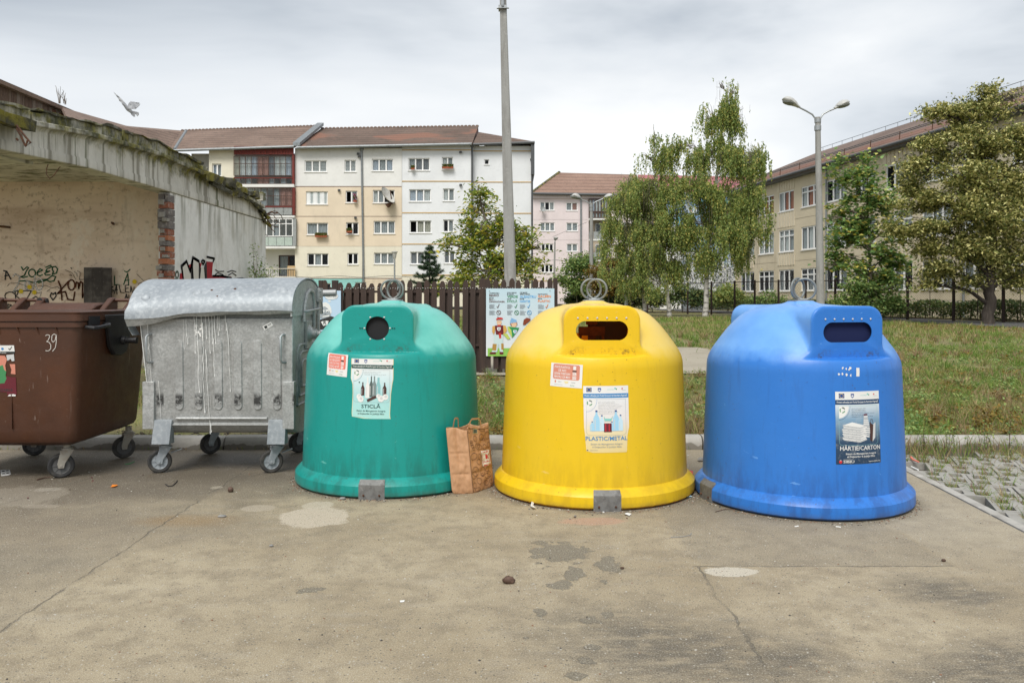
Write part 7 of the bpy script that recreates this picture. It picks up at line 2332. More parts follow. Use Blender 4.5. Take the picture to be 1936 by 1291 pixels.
# ------------------------------------------------------------------ school on the right
M_sch = stucco('ochre_render', (0.66, 0.575, 0.425), 0.3, (0.30, 0.23, 0.15))
M_sch2 = stucco('pale_ribbed_panel', (0.70, 0.62, 0.475), 0.25)
sch = thing('school_building', (SF(52, 0).x + 4, SF(52, 0).y, GZ), 'three storey ochre school with brown tiled roof and white windows at right', 'building')
nrm = math.sqrt(1 + 0.168 ** 2)
su = lambda d: d * nrm
SZ = HT(20, 50)
rows = ((2.0, 3.72), (5.12, 6.88), (8.36, 9.95))
hs_ = []
for k in range(13):
    d1 = 73.4 - 3.47 * k
    d0 = d1 - 2.62
    if k % 3 == 2: d0 += 0.25
    for v0, v1 in rows: hs_.append((su(d0), v0, su(d1), v1, k))
hl = [h[:4] for h in hs_]
lev = [SZ - 0.4, 1.35, 4.35, 7.6, 11.0]
for k in range(4):
    mb = MB()
    facade(mb, SF, su(27), su(75.5), lev[k] + 0.012, lev[k + 1] - 0.012, hl, 0.12)
    mb.build('wall_panel', M_sch if k else M_sch2, sch)
for k in range(13):      # ribbed panels between every pair of window bays
    if k % 2 == 1: continue
    d1 = 73.4 - 3.47 * k
    mb = MB()
    for j in range(7):
        u = su(d1 - 2.5 + j * 0.4)
        for v0, v1 in ((4.05, 5.0), (7.1, 8.28), (10.05, 10.95)):
            mb.fb(SF, u, u + 0.30, v0, v1, -0.02, 0.035)
    tag(mb.build('ribbed_panel', M_sch2, sch), kind='stuff')
for i, (a, b, c_, d, k) in enumerate(hs_):
    r_ = i % 3
    fl = ('d d'.replace(' ', 'g') if r_ == 0 else 'ccg' if r_ == 1 else ('OOc' if k in (1, 2, 3) else 'cgd'))
    if k > 9 and r_ < 2: fl = 'ddd'
    window(sch, SF, a, b, c_, d, 3, fl[k % 3:] + fl[:k % 3] if r_ != 2 else fl, bar=0.10, setback=0.05, transom=0.28 if (k + r_) % 2 else None)
    if r_ == 0:
        mb = MB()
        for j in range(9):
            x0 = a + (c_ - a) * j / 9
            mb.tube([SF(x0, b + 0.03, -0.06), SF(min(c_ - 0.02, x0 + 0.55), d - 0.03, -0.06)], 0.014, 4)
        tag(mb.build('window_grille', M_dgut, sch), kind='stuff')
mb = MB()
mb.hexa([SF(su(27), SZ - .4, -0.95), SF(su(75.5), SZ - .4, -0.95), SF(su(75.5), SZ - .4, -12), SF(su(27), SZ - .4, -12), SF(su(27), 11, -0.95), SF(su(75.5), 11, -0.95), SF(su(75.5), 11, -12), SF(su(27), 11, -12)])
mb.build('block_core', M_sch, sch)
M_roofS = tile_mat('school_roof_tiles', (0.155, 0.108, 0.088), (0.215, 0.155, 0.128), (0.13, 0.09, 0.07), 0.34, 0.26)
M_roofR = tile_mat('new_red_tiles', (0.19, 0.10, 0.072), (0.24, 0.13, 0.095), (0.2, 0.07, 0.05), 0.34, 0.26)
roof_plane('roof', [SF(su(26), 11.0, 0.75), SF(su(76.5), 11.0, 0.75), SF(su(76.5), 11.35, 0.1), SF(su(26), 11.35, 0.1)], M_roofS, sch)
roof_plane('roof', [SF(su(26), 11.35, 0.1), SF(su(76.3), 11.35, 0.1), SF(su(76.1), 11.95, -1.0), SF(su(26), 11.95, -1.0)], M_roofR, sch)
roof_plane('roof', [SF(su(26), 11.95, -1.0), SF(su(76.1), 11.95, -1.0), SF(su(71), 14.2, -6), SF(su(26), 14.2, -6)], M_roofS, sch)
roof_plane('roof', [SF(su(76.4), 11.1, 0.6), SF(su(76.4), 11.1, -12.5), SF(su(71), 14.2, -6)], M_roofR, sch)
roof_plane('roof', [SF(su(26), 14.2, -6), SF(su(71), 14.2, -6), SF(su(76.5), 11, -12.7), SF(su(26), 11, -12.7)], M_roofS, sch)
mb = MB()
mb.tube([SF(su(26), 10.98, 0.8), SF(su(76.5), 10.98, 0.8)], 0.10, 8)
mb.build('gutter', M_dgut, sch, True)
mb = MB()
mb.fb(SF, su(26), su(76), 10.78, 10.95, -0.1, 0.65)
mb.build('eave_board', M_dgut, sch)
for k in range(16):
    mb = MB()
    u = su(30 + k * 3)
    mb.tube([SF(u, 11.3, 0.15), SF(u, 11.85, 0.1)], 0.03, 5)
    mb.build('snow_guard', M_rust, sch)
mb = MB()
for z in (11.72, 11.82): mb.tube([SF(su(28), z, 0.1), SF(su(76), z, 0.1)], 0.025, 4)
mb.tube([SF(su(28), 14.5, -6), SF(su(71), 14.5, -6)], 0.02, 4)
for k in range(30): mb.tube([SF(su(28 + k * 1.45), 14.2, -6), SF(su(28 + k * 1.45), 14.5, -6)], 0.015, 4)
tag(mb.build('roof_rails', M_dgut, sch), kind='stuff')
for d in (72.8, 59.3, 45.5):
    mb = MB()
    mb.tube([SF(su(d), 10.9, 0.12), SF(su(d), SZ, 0.12)], 0.07, 8)
    mb.build('downpipe', M_gutter, sch, True)
# painted end wall facing the lawn
t = NT('mural_paint')
sx = t.n('ShaderNodeSeparateXYZ', {0: t.tc.outputs['Object']})
c = t.mix(t.rng(t.noise(0.55, 4, 0.6, dist=2.5), 0.40, 0.52), (0.66, 0.67, 0.66), (0.16, 0.28, 0.46))
c = t.mix(t.rng(t.noise(0.7, 4, 0.6, loc=(5, 1, 2), dist=2.0), 0.54, 0.60), c, (0.12, 0.42, 0.50))
c = t.mix(t.rng(t.noise(1.3, 5, 0.6, loc=(1, 7, 2), dist=3.0), 0.55, 0.60), c, (0.04, 0.05, 0.08))
c = t.mix(t.rng(t.noise(0.8, 4, 0.6, loc=(3, 3, 8), dist=2.0), 0.60, 0.66), c, (0.55, 0.25, 0.22))
low = t.math('ADD', sx.outputs['Z'], t.rng(t.noise(1.6, 4, 0.7), 0.3, 0.7, -1.2, 1.2))
c = t.mix(t.rng(low, 6.0, 3.8), c, t.mix(t.rng(t.noise(1.4, 6, 0.7, dist=4.0), 0.46, 0.54), (0.60, 0.61, 0.60), (0.12, 0.13, 0.14)))
c = t.mix(t.rng(low, 1.6, 1.0), c, t.mix(t.rng(t.noise(2.0, 4, 0.6, (1, 1, 0.2)), 0.4, 0.6), (0.07, 0.08, 0.09), (0.2, 0.22, 0.24)))
t.set(t.b.inputs['Base Color'], c)
t.b.inputs['Roughness'].default_value = 0.85
MD = 74.5
mb = MB()
mb.b2(PX(1290, MD), PX(1399, MD), MD, MD + 8, GZ - 0.3, 11.0)
mu = mb.build('mural_wall', [t.mat], sch)
mb = MB()
mb.b2(PX(1250, MD), PX(1290, MD) - 0.02, MD + 0.4, MD + 8, GZ - 0.3, 8.0)
mb.build('annex_wall', M_white, sch)
# ------------------------------------------------------------------ poles and lamps
M_conc_pole = mat('pole_concrete', (0.30, 0.30, 0.285), 0.9, layers=[((0.20, 0.19, 0.175), 3, 0.45, 0.68, 0.7, (3, 3, 0.4)), ((0.42, 0.41, 0.39), 9, 0.55, 0.72, 0.5)], bump=(30, 0.3, 0.01))
M_lampm = mat('lamp_enamel', (0.46, 0.46, 0.44), 0.45, layers=[((0.3, 0.29, 0.27), 6, 0.5, 0.7, 0.5)])
M_lens = mat('lamp_lens', (0.20, 0.21, 0.20), 0.25)
pole = thing('concrete_pole', (PX(968, 19.6), 19.6, HT(0, 19.6)), 'tall tapering concrete pole standing behind the wooden fence', 'pole')
mb = MB()
b0, t0 = P(968, 655, 19.6), P(950.8, -12, 19.6)
def sq(c, w, d, ch=0.25):
    return [c + Vector((x * w, y * d, 0)) for x, y in ((-1 + ch, -1), (1 - ch, -1), (1, -1 + ch), (1, 1 - ch), (1 - ch, 1), (-1 + ch, 1), (-1, 1 - ch), (-1, -1 + ch))]
loft(mb, [sq(b0, 0.155, 0.14), sq(t0, 0.078, 0.075)])
mb.build('shaft', M_conc_pole, pole)
mb = MB()
p = P(950.3, 14, 19.5)
mb.b2(p.x - 0.10, p.x + 0.10, p.y - 0.06, p.y + 0.2, p.z - 0.04, p.z + 0.03)
mb.tube([p + Vector((-0.14, 0, -0.03)), p + Vector((0.15, 0, -0.02))], 0.02, 6)
mb.tube([p + Vector((0, -0.05, 0)), p + Vector((0.0, -0.04, 0.35))], 0.04, 8)
mb.build('clamp', M_galv, pole)
def lamp_head(parent, a, b, r, mat_=None):
    """a: where the arm ends, b: the far tip"""
    a, b = Vector(a), Vector(b)
    L = (b - a).length
    R = (b - a).to_track_quat('Z', 'Y').to_matrix()
    mb = MB()
    prof = [(0.18, 0), (0.34, 0.04), (0.42, 0.16), (0.75, 0.36), (0.98, 0.60), (0.95, 0.80), (0.62, 0.95), (0.0, 1.0)]
    n = 14
    vs_, fs = [], []
    for rr, zz in prof:
        for k in range(n):
            q = 2 * math.pi * k / n
            v = R @ Vector((rr * r * math.cos(q), rr * r * math.sin(q), zz * L))
            h = v.z - (R @ Vector((0, 0, zz * L))).z
            vs_.append(a + v - Vector((0, 0, h * (0.45 if h > 0 else 0.7))))
    for i in range(len(prof) - 1):
        for k in range(n):
            k2 = (k + 1) % n
            fs.append((i * n + k, i * n + k2, (i + 1) * n + k2, (i + 1) * n + k))
    mb.add(vs_, fs)
    hd = mb.build('lamp_head', mat_ or M_lampm, parent, True)
    mb = MB()
    c = a + (b - a) * 0.62
    mb.ball(c - Vector((0, 0, r * 0.18)), r * 0.86, 12, (1.0, 1.0, 0.42))
    vsx = [(p - c) for p in mb.v]
    mb.v = [c + p + (b - a).normalized() * (p.dot((b - a).normalized()) * 0.5) for p in vsx]
    mb.build('lens', M_lens, hd, True)
def street_lamp(label, d, base, top, collar, arms, r0, r1, mat_=None, cat='street lamp', headr=0.15, group=None):
    o = thing('street_lamp', (P(*base, d).x, d, HT(P(*base, d).x, d)), label, cat, group)
    mb = MB()
    bb = P(*base, d)
    bb.z = HT(bb.x, d) - 0.1
    mb.tube([bb, P(*top, d)], [r0, r1], 12)
    mb.build('pole', mat_ or M_conc_pole, o, True)
    if collar:
        mb = MB()
        for y0, y1, k in collar:
            mb.tube([P(top[0], y0, d), P(top[0], y1, d)], r1 * k, 12)
        mb.build('collar', M_galv, o, True)
    for pts, tip in arms:
        mb = MB()
        mb.tube([P(x, y, d) for x, y in pts], 0.035 if headr > 0.12 else 0.03, 8)
        mb.build('arm', M_galv, o, True)
        lamp_head(o, P(*pts[-1], d), P(*tip, d), headr)
    return o
street_lamp('tall concrete street lamp with two lamp heads, standing before the school', 32.0, (1552, 600), (1546, 222), [(226, 232, 1.25), (238, 247, 1.3)],
            [([(1543, 238), (1541, 224), (1536, 217), (1524, 210), (1512, 204)], (1481, 185)), ([(1550, 238), (1551, 224), (1556, 216), (1567, 210), (1577, 206)], (1603, 192))], 0.165, 0.10, headr=0.25)
street_lamp('double headed street lamp before the pink apartment block', 60.0, (1118, 590), (1118, 384), [(388, 392, 1.3), (395, 399, 1.3)],
            [([(1117, 392), (1115, 385), (1108, 381), (1099, 377)], (1082, 368)), ([(1119, 392), (1121, 385), (1128, 381), (1140, 376)], (1158, 369))], 0.17, 0.11, headr=0.36)
street_lamp('thin single street lamp with a small head beside the pink block corner', 66.0, (1047, 590), (1049, 458), None, [([(1049, 459), (1049.3, 456), (1049.8, 454)], (1051.5, 448))], 0.10, 0.06, headr=0.2)
t_ = thing('street_lamp', (PX(745, 50), 50, HT(0, 50)), 'slim park lamp with a cone head before the cream wall', 'street lamp')
mb = MB()
mb.tube([Vector((PX(746, 50), 50, 0.3)), P(746, 490, 50)], 0.05, 8)
mb.build('pole', M_galv, t_, True)
mb = MB()
mb.lathe([(0.05, 0), (0.09, 0.1), (0.14, 0.38), (0.19, 0.42), (0.19, 0.46), (0.0, 0.50)], 12, P(746, 490, 50))
mb.build('lamp_head', M_lampm, t_, True)
t_ = thing('thin_pole', (PX(1184, 52), 52, HT(6, 52)), 'thin pale metal pole standing in front of the birches', 'pole')
mb = MB()
mb.tube([Vector((PX(1184, 52), 52, 0.2)), P(1182, 420, 52)], [0.13, 0.06], 8)
mb.build('shaft', M_galv, t_, True)
mb = MB()
mb.tube([P(1045, 448, 66), P(1110, 420, 62)], 0.012, 4)
mb.tube([P(1000, 500, 66), P(1050, 491, 66), P(1110, 500, 62)], 0.012, 4)
mb.solo('overhead_wires', M_dgut, 'thin overhead wires strung between the lamps before the pink block', 'wires')

# ------------------------------------------------------------------ mesh fence before the school, hedge
M_iron = mat('rusty_fence_iron', (0.035, 0.024, 0.02), 0.8, layers=[((0.085, 0.045, 0.03), 6, 0.5, 0.7, 0.7)])
fpts = [(1962, 34.4), (1897, 35.6), (1803, 38.0), (1716, 40.4), (1660, 42), (1579, 45), (1523, 47), (1472, 48.8), (1427, 50.4), (1389, 51.8), (1345, 53.4), (1300, 55), (1262, 56.3), (1224, 57.6), (1193, 58.6), (1160, 59.6)]
pts = [Vector((PX(px, d), d, HT(PX(px, d), d))) for px, d in fpts]
mf = thing('mesh_fence', pts[7], 'rusty iron mesh fence running along the lawn before the school', 'fence')
FHT = 2.05
for k, p in enumerate(pts):
    mb = MB()
    mb.b2(p.x - 0.05, p.x + 0.05, p.y - 0.05, p.y + 0.05, p.z - 0.2, p.z + FHT + 0.1)
    mb.build('fence_post', M_iron, mf)
M_net = NT('wire_netting')
M_net.set(M_net.b.inputs['Base Color'], (0.05, 0.035, 0.03))
M_net.b.inputs['Roughness'].default_value = 0.8
for k in range(len(pts) - 1):
    a, b = pts[k], pts[k + 1]
    mb = MB()
    for h in (0.12, FHT):
        mb.tube([a + Vector((0, 0, h)), b + Vector((0, 0, h))], 0.025, 4)
    m_ = (a + b) / 2
    if k < 6:
        mb.tube([m_ + Vector((0, 0, 0.12)), m_ + Vector((0, 0, FHT))], 0.018, 4)
    mb.build('fence_frame', M_iron, mf)
    mb = MB()      # real wires, woven on the diagonal
    L = (b - a).length
    step = 0.13 if k < 5 else 0.2
    n = int(L / step)
    u = (b - a) / L
    off = Vector((0, -0.02, 0))
    hh = FHT - 0.15
    for i in range(-int(hh / step), n):
        for s in (1, -1):
            x0, x1, z0, z1 = i * step, i * step + hh, 0.13, 0.13 + hh
            if x0 < 0: z0 += -x0; x0 = 0
            if x1 > L: z1 -= x1 - L; x1 = L
            if x1 <= x0: continue
            if s < 0: x0, x1 = L - x0, L - x1
            p0, p1 = a + u * x0 + Vector((0, 0, z0)) + off, a + u * x1 + Vector((0, 0, z1)) + off
            w = Vector((0, 0, 0.0035))
            mb.quad(p0 - w, p1 - w, p1 + w, p0 + w)
    tag(mb.build('wire_netting', M_net.mat, mf), kind='stuff')

def leaf_cloud(name, pts, size, mats, parent=None, up=0.35, aspect=0.6, droop=0.0, rs=None, mi=None, curl=0.0):
    r = rs or rng
    n = len(pts)
    pts = np.asarray(pts)
    nv = r.normal(size=(n, 3))
    nv[:, 2] = np.abs(nv[:, 2]) + up * 2
    nv /= np.linalg.norm(nv, axis=1, keepdims=True)
    tv = r.normal(size=(n, 3))
    tv[:, 2] -= droop * 3
    tv -= nv * np.sum(tv * nv, 1, keepdims=True)
    tv /= np.linalg.norm(tv, axis=1, keepdims=True) + 1e-9
    bv = np.cross(nv, tv)
    s = size * r.uniform(0.65, 1.25, size=(n, 1))
    V = np.empty((n, 4, 3))
    V[:, 0] = pts - tv * s * 0.5
    V[:, 1] = pts + bv * s * aspect * 0.5 - tv * s * 0.05 + nv * s * 0.10
    V[:, 2] = pts + tv * s * 0.5 - nv * s * 0.05
    V[:, 3] = pts - bv * s * aspect * 0.5 - tv * s * 0.05 + nv * s * 0.10
    Q = np.arange(n * 4).reshape(n, 4)
    V = V.reshape(-1, 3)
    if parent is not None:
        o = origin(parent)
        V = V - np.array(o)
    return place(name, np_mesh(name, V, Q, mats, mi), parent)
M_hedge = leaf_mat('hedge_leaves', [(0.038, 0.074, 0.030), (0.074, 0.136, 0.041), (0.125, 0.178, 0.053), (0.230, 0.209, 0.063)], 0.6, 0.25)
def hedge(label, d0, d1, off, wd, ht, n, size=0.13):
    a = SF(su((d0 + d1) / 2), 0, off)
    g = HT(a.x, a.y)
    o = thing('hedge', (a.x, a.y, g), label, 'hedge')
    ps = []
    for _ in range(n):
        u, w, z = random.uniform(d0, d1), random.uniform(-1, 1), random.random() ** 0.6
        hh = ht * (0.85 + 0.22 * mnoise.noise(Vector((u * 0.6, 0, off))) + 0.12 * mnoise.noise(Vector((u * 2.2, 3, off))))
        q = SF(su(u), 0, off + w * wd / 2 * (0.8 + 0.3 * mnoise.noise(Vector((u * 1.1, z * 2, 5)))))
        ps.append((q.x, q.y, g + z * hh))
    leaf_cloud('foliage', ps, size, [M_hedge], o)
    mb = MB()
    k = int((d1 - d0) / 0.7)
    for i in range(k):
        q = SF(su(d0 + (d1 - d0) * (i + 0.5) / k), 0, off + random.uniform(-.15, .15))
        mb.tube([Vector((q.x, q.y, g - 0.1)), Vector((q.x + random.uniform(-.1, .1), q.y + random.uniform(-.1, .1), g + ht * 0.75))], 0.03, 5)
    tag(mb.build('stems', M_rust, o), kind='stuff')
hedge('low clipped green hedge along the foot of the school wall', 33, 62, 3.2, 1.1, 1.05, 26000, 0.12)
hedge('ragged hedge beneath the far school windows', 63, 76, 2.6, 1.2, 1.2, 7000, 0.16)

# ------------------------------------------------------------------ trees
M_birchbark = mat('birch_bark', (0.46, 0.44, 0.41), 0.8, layers=[((0.07, 0.065, 0.06), 2.2, 0.50, 0.60, 0.9, (1.2, 1.2, 2.4)), ((0.35, 0.33, 0.30), 5, 0.5, 0.7, 0.5)])
M_bark = mat('dark_bark', (0.045, 0.036, 0.030), 0.9, layers=[((0.09, 0.075, 0.062), 7, 0.45, 0.7, 0.8, (2, 2, 0.4))], bump=(14, 0.7, 0.03))
M_bark2 = mat('grey_bark', (0.16, 0.135, 0.11), 0.9, layers=[((0.08, 0.065, 0.055), 5, 0.45, 0.7, 0.7, (2, 2, 0.5))])
M_birch = leaf_mat('birch_leaves', [(0.156, 0.228, 0.073), (0.228, 0.309, 0.095), (0.309, 0.400, 0.123), (0.419, 0.474, 0.156), (0.655, 0.564, 0.164)], 0.5, 0.5)
M_linden = leaf_mat('linden_leaves', [(0.080, 0.103, 0.029), (0.159, 0.190, 0.054), (0.286, 0.293, 0.087), (0.571, 0.507, 0.190), (0.800, 0.793, 0.381)], 0.55, 0.28)
M_maple = leaf_mat('maple_leaves', [(0.097, 0.196, 0.071), (0.167, 0.293, 0.092), (0.253, 0.390, 0.127), (0.352, 0.468, 0.156), (0.800, 0.624, 0.146)], 0.5, 0.3)
M_walnut = leaf_mat('walnut_leaves', [(0.102, 0.165, 0.034), (0.178, 0.253, 0.047), (0.281, 0.355, 0.066), (0.393, 0.430, 0.075), (0.748, 0.580, 0.084)], 0.5, 0.4)
M_brownl = leaf_mat('autumn_leaves', [(0.105, 0.083, 0.022), (0.195, 0.128, 0.030), (0.300, 0.188, 0.038), (0.150, 0.150, 0.038)], 0.6, 0.3)
M_shrub = leaf_mat('shrub_leaves', [(0.089, 0.164, 0.055), (0.164, 0.269, 0.084), (0.269, 0.374, 0.119), (0.419, 0.449, 0.150)], 0.55, 0.3)
M_pine = leaf_mat('pine_needles', [(0.038, 0.072, 0.042), (0.060, 0.102, 0.054), (0.090, 0.132, 0.068)], 0.6, 0.2)

def limb(mb, a, b, r0, r1, bow=0.0, n=6, wob=0.05, sides=6):
    a, b = Vector(a), Vector(b)
    L = (b - a).length
    pts, rad = [], []
    sd = random.uniform(0, 50)
    for k in range(n + 1):
        t_ = k / n
        p = a.lerp(b, t_)
        p.z += bow * L * math.sin(math.pi * t_)
        w = wob * L * min(t_ * 3, 1) * (1 if k < n else 0.3)
        p += mnoise.noise_vector(Vector((sd, t_ * 2.5, 1.0))) * w
        pts.append(p)
        rad.append(r0 + (r1 - r0) * t_ ** 0.8)
    mb.tube(pts, rad, sides)
    return pts
def tree(name, label, d, base_px, trunk, lobes, leaf_n, leaf_s, lm, bark, style, cat='tree', depth=0.85, shell=0.35, up=0.35, aspect=0.62, group=None, strand=(0.6, 1.6), clump=0.34, r0=0.14, sub=16, seed=1, clump_n=26, limb_w=0.35, carve=None):
    """trunk: pixel polyline from the foot up; lobes: (px, py, rx, ry, weight[, depth offset]) in photo pixels, carried to distance d"""
    random.seed(seed)
    rs = np.random.default_rng(seed)
    g = HT(PX(base_px, d), d)
    o = thing(name, (PX(base_px, d), d, g), label, cat, group)
    k_ = d / FPX
    tp = [P(x, y, d) for x, y in trunk]
    tp[0].z = g - 0.15
    mb = MB()
    n = len(tp)
    dense = []
    for i in range(n - 1):
        for q in range(4): dense.append(tp[i].lerp(tp[i + 1], q / 4) + Vector((random.uniform(-1, 1), random.uniform(-1, 1), 0)) * r0 * 0.25 * (1 if i + q else 0))
    dense.append(tp[-1])
    mb.tube(dense, [r0 * 1.3 if i == 0 else max(0.015, r0 * (1 - 0.9 * i / (len(dense) - 1))) for i in range(len(dense))], 9)
    def on_trunk(z):
        for p, q in zip(dense[:-1], dense[1:]):
            if p.z <= z <= q.z: return p.lerp(q, (z - p.z) / max(1e-6, q.z - p.z)), r0 * (1 - 0.85 * (z - g) / max(0.1, dense[-1].z - g))
        return (dense[-1], 0.03) if z > dense[-1].z else (dense[0], r0)
    allp = []
    wsum = sum(l[4] for l in lobes)
    fine = MB()
    for l in lobes:
        c = P(l[0], l[1], d) + Vector((0, l[5] if len(l) > 5 else 0, 0))
        rx, rz = l[2] * k_, l[3] * k_
        ry = rx * depth
        cnt = max(4, int(leaf_n * l[4] / wsum))
        z0 = max(g + 0.8, min(dense[-1].z * 0.97, c.z - (0.45 if style != 'birch' else 0.2) * rz - 0.5 * math.hypot(c.x - o.location.x, c.y - d) * limb_w * 2))
        a, rr = on_trunk(z0)
        lp = limb(mb, a, c, min(rr * 0.7, 0.10), 0.022, 0.10 if style != 'birch' else 0.14, 7, 0.07)
        ends = []
        for _ in range(sub):
            v = Vector(rs.normal(size=3)).normalized() * (shell + (1 - shell) * random.random() ** 0.7)
            if style == 'birch': v.z = abs(v.z) * 0.9 - 0.15
            e_ = c + Vector((v.x * rx, v.y * ry, v.z * rz))
            st_ = lp[random.randrange(3, len(lp))]
            limb(fine, st_, e_, 0.022, 0.006, 0.10, 4, 0.08, 4)
            ends.append(e_)
        if style == 'birch':
            got = 0
            while got < cnt:
                if random.random() < 0.86:
                    e_ = random.choice(ends) + Vector(rs.normal(size=3)) * 0.20
                else:
                    v = Vector(rs.normal(size=3)).normalized() * (shell + (1 - shell) * random.random())
                    e_ = c + Vector((v.x * rx, v.y * ry, abs(v.z) * rz * 0.9 - 0.25 * rz))
                L = random.uniform(*strand)
                m = int(L / 0.05)
                dx, dy = random.uniform(-.12, .12), random.uniform(-.12, .12)
                for i in range(m):
                    t_ = i / m
                    allp.append((e_.x + dx * math.sqrt(t_) * L + rs.normal() * 0.035, e_.y + dy * math.sqrt(t_) * L + rs.normal() * 0.035, e_.z - t_ * L + 0.10 * math.sin(t_ * 3) + rs.normal() * 0.02))
                if random.random() < 0.16:
                    fine.tube([e_ + Vector((dx * math.sqrt(s) * L, dy * math.sqrt(s) * L, -s * L + 0.1 * math.sin(s * 3))) for s in (0, .3, .65, 1)], 0.005, 3)
                got += m
        else:
            got = 0
            while got < cnt:
                if random.random() < 0.75: e_ = random.choice(ends) + Vector(rs.normal(size=3)) * clump * 0.5
                else:
                    v = Vector(rs.normal(size=3)).normalized() * (shell + (1 - shell) * random.random() ** 0.6)
                    e_ = c + Vector((v.x * rx, v.y * ry, v.z * rz))
                m = int(random.uniform(0.5, 1.4) * clump_n)
                sc = clump * random.uniform(0.6, 1.3)
                ps = rs.normal(size=(m, 3)) * np.array([sc, sc, sc * 0.45]) + np.array(e_)
                if style == 'tier': ps[:, 2] -= 0.25 * np.hypot(ps[:, 0] - e_.x, ps[:, 1] - e_.y)
                allp += ps.tolist()
                got += m
    mb.build('trunk', bark, o, True, ang=60)
    tag(fine.build('twigs', bark if style != 'birch' else M_bark2, o), kind='stuff')
    if carve:
        cs, cz_, th_ = carve
        allp = [p for p in allp if mnoise.noise(Vector((p[0] * cs + seed, p[1] * cs, p[2] * cz_))) + 0.4 * mnoise.noise(Vector((p[0] * cs * 2.3, p[1] * cs * 2.3 + seed, p[2] * cz_ * 2.3))) > th_ + random.gauss(0, 0.05)]
    leaf_cloud('crown', np.array(allp), leaf_s, [lm], o, up=0.0 if style == 'birch' else up, aspect=aspect, droop=0.9 if style == 'birch' else 0.15, rs=rs)
    return o
tree('birch_tree', 'tallest weeping birch with long hanging twigs, before the school end wall', 46, 1333, [(1333, 592), (1338, 480), (1350, 380), (1362, 280), (1372, 190), (1378, 160)],
     [(1372, 200, 26, 38, 4), (1340, 225, 20, 40, 2.6), (1392, 220, 24, 46, 3), (1345, 290, 45, 50, 8), (1400, 300, 42, 48, 7), (1290, 278, 34, 32, 3.5, .5), (1432, 305, 28, 44, 4.2), (1300, 355, 50, 40, 8), (1360, 370, 58, 50, 11), (1410, 380, 40, 50, 7), (1320, 425, 50, 42, 8), (1375, 440, 50, 40, 8, -1), (1425, 425, 34, 42, 5), (1280, 440, 40, 40, 5, 1), (1345, 480, 36, 30, 3.5), (1405, 470, 36, 30, 3.5), (1362, 165, 10, 18, .35), (1388, 175, 10, 18, .35)],
     105000, 0.135, M_birch, M_birchbark, 'birch', strand=(0.5, 1.7), r0=0.15, carve=(0.95, 0.42, -0.12), seed=11, sub=15, group=None)
tree('birch_tree', 'middle birch with a thin sparse top, left of the tallest birch', 47, 1266, [(1266, 592), (1259, 520), (1248, 450), (1242, 360), (1238, 270), (1236, 235)],
     [(1238, 262, 10, 22, .5), (1226, 300, 22, 18, .8), (1252, 310, 14, 22, .8), (1238, 350, 32, 30, 2.2), (1210, 370, 34, 34, 4), (1262, 385, 34, 34, 4.2), (1232, 420, 48, 40, 8), (1280, 450, 36, 40, 6), (1225, 480, 48, 36, 7), (1272, 505, 36, 30, 4.5), (1235, 530, 40, 22, 3)],
     52000, 0.125, M_birch, M_birchbark, 'birch', strand=(0.4, 1.3), r0=0.13, carve=(1.1, 0.5, -0.12), seed=12, sub=12)
tree('birch_tree', 'leftmost birch with a low rounded crown near the pale pole', 48, 1218, [(1219, 592), (1218, 520), (1212, 440), (1200, 370), (1190, 330)],
     [(1190, 345, 24, 26, 2.2), (1178, 385, 32, 34, 4.5), (1205, 395, 34, 36, 5), (1170, 430, 34, 36, 5.5), (1210, 445, 42, 40, 7), (1165, 475, 32, 30, 4.5), (1205, 500, 40, 30, 5.5), (1160, 515, 26, 20, 2.2), (1195, 540, 36, 18, 2.5)],
     52000, 0.125, M_birch, M_birchbark, 'birch', strand=(0.35, 1.1), r0=0.13, carve=(1.1, 0.5, -0.12), seed=13, sub=12)
tree('linden_tree', 'broad linden tree full of yellow bracts on a dark trunk at right', 34, 1868, [(1866, 612), (1872, 565), (1868, 520), (1876, 470), (1872, 400), (1866, 330), (1850, 250), (1842, 205)],
     [(1815, 215, 42, 26, 3.2), (1770, 212, 28, 16, .9), (1875, 205, 40, 26, 2.6), (1915, 185, 26, 18, 1.0), (1845, 265, 50, 38, 6), (1780, 285, 48, 36, 5), (1900, 270, 40, 36, 4), (1740, 320, 40, 32, 4), (1810, 345, 60, 40, 8, -.8), (1890, 350, 50, 42, 7), (1730, 375, 44, 34, 5), (1785, 410, 56, 36, 7, -1), (1860, 415, 56, 40, 8, -.6), (1925, 400, 40, 44, 5), (1720, 425, 40, 26, 3.4), (1750, 465, 42, 24, 3.4), (1830, 475, 60, 30, 6, -.6), (1905, 480, 46, 32, 5), (1775, 510, 44, 20, 2.4), (1840, 530, 30, 14, 1.2), (1750, 540, 20, 12, .6), (1915, 525, 36, 22, 2.2), (1960, 300, 40, 60, 4), (1980, 440, 50, 60, 5), (1866, 172, 16, 14, .8)],
     84000, 0.155, M_linden, M_bark, 'round', r0=0.25, carve=(1.0, 1.3, -0.17), seed=21, sub=16, clump=0.25, clump_n=26, aspect=0.5)
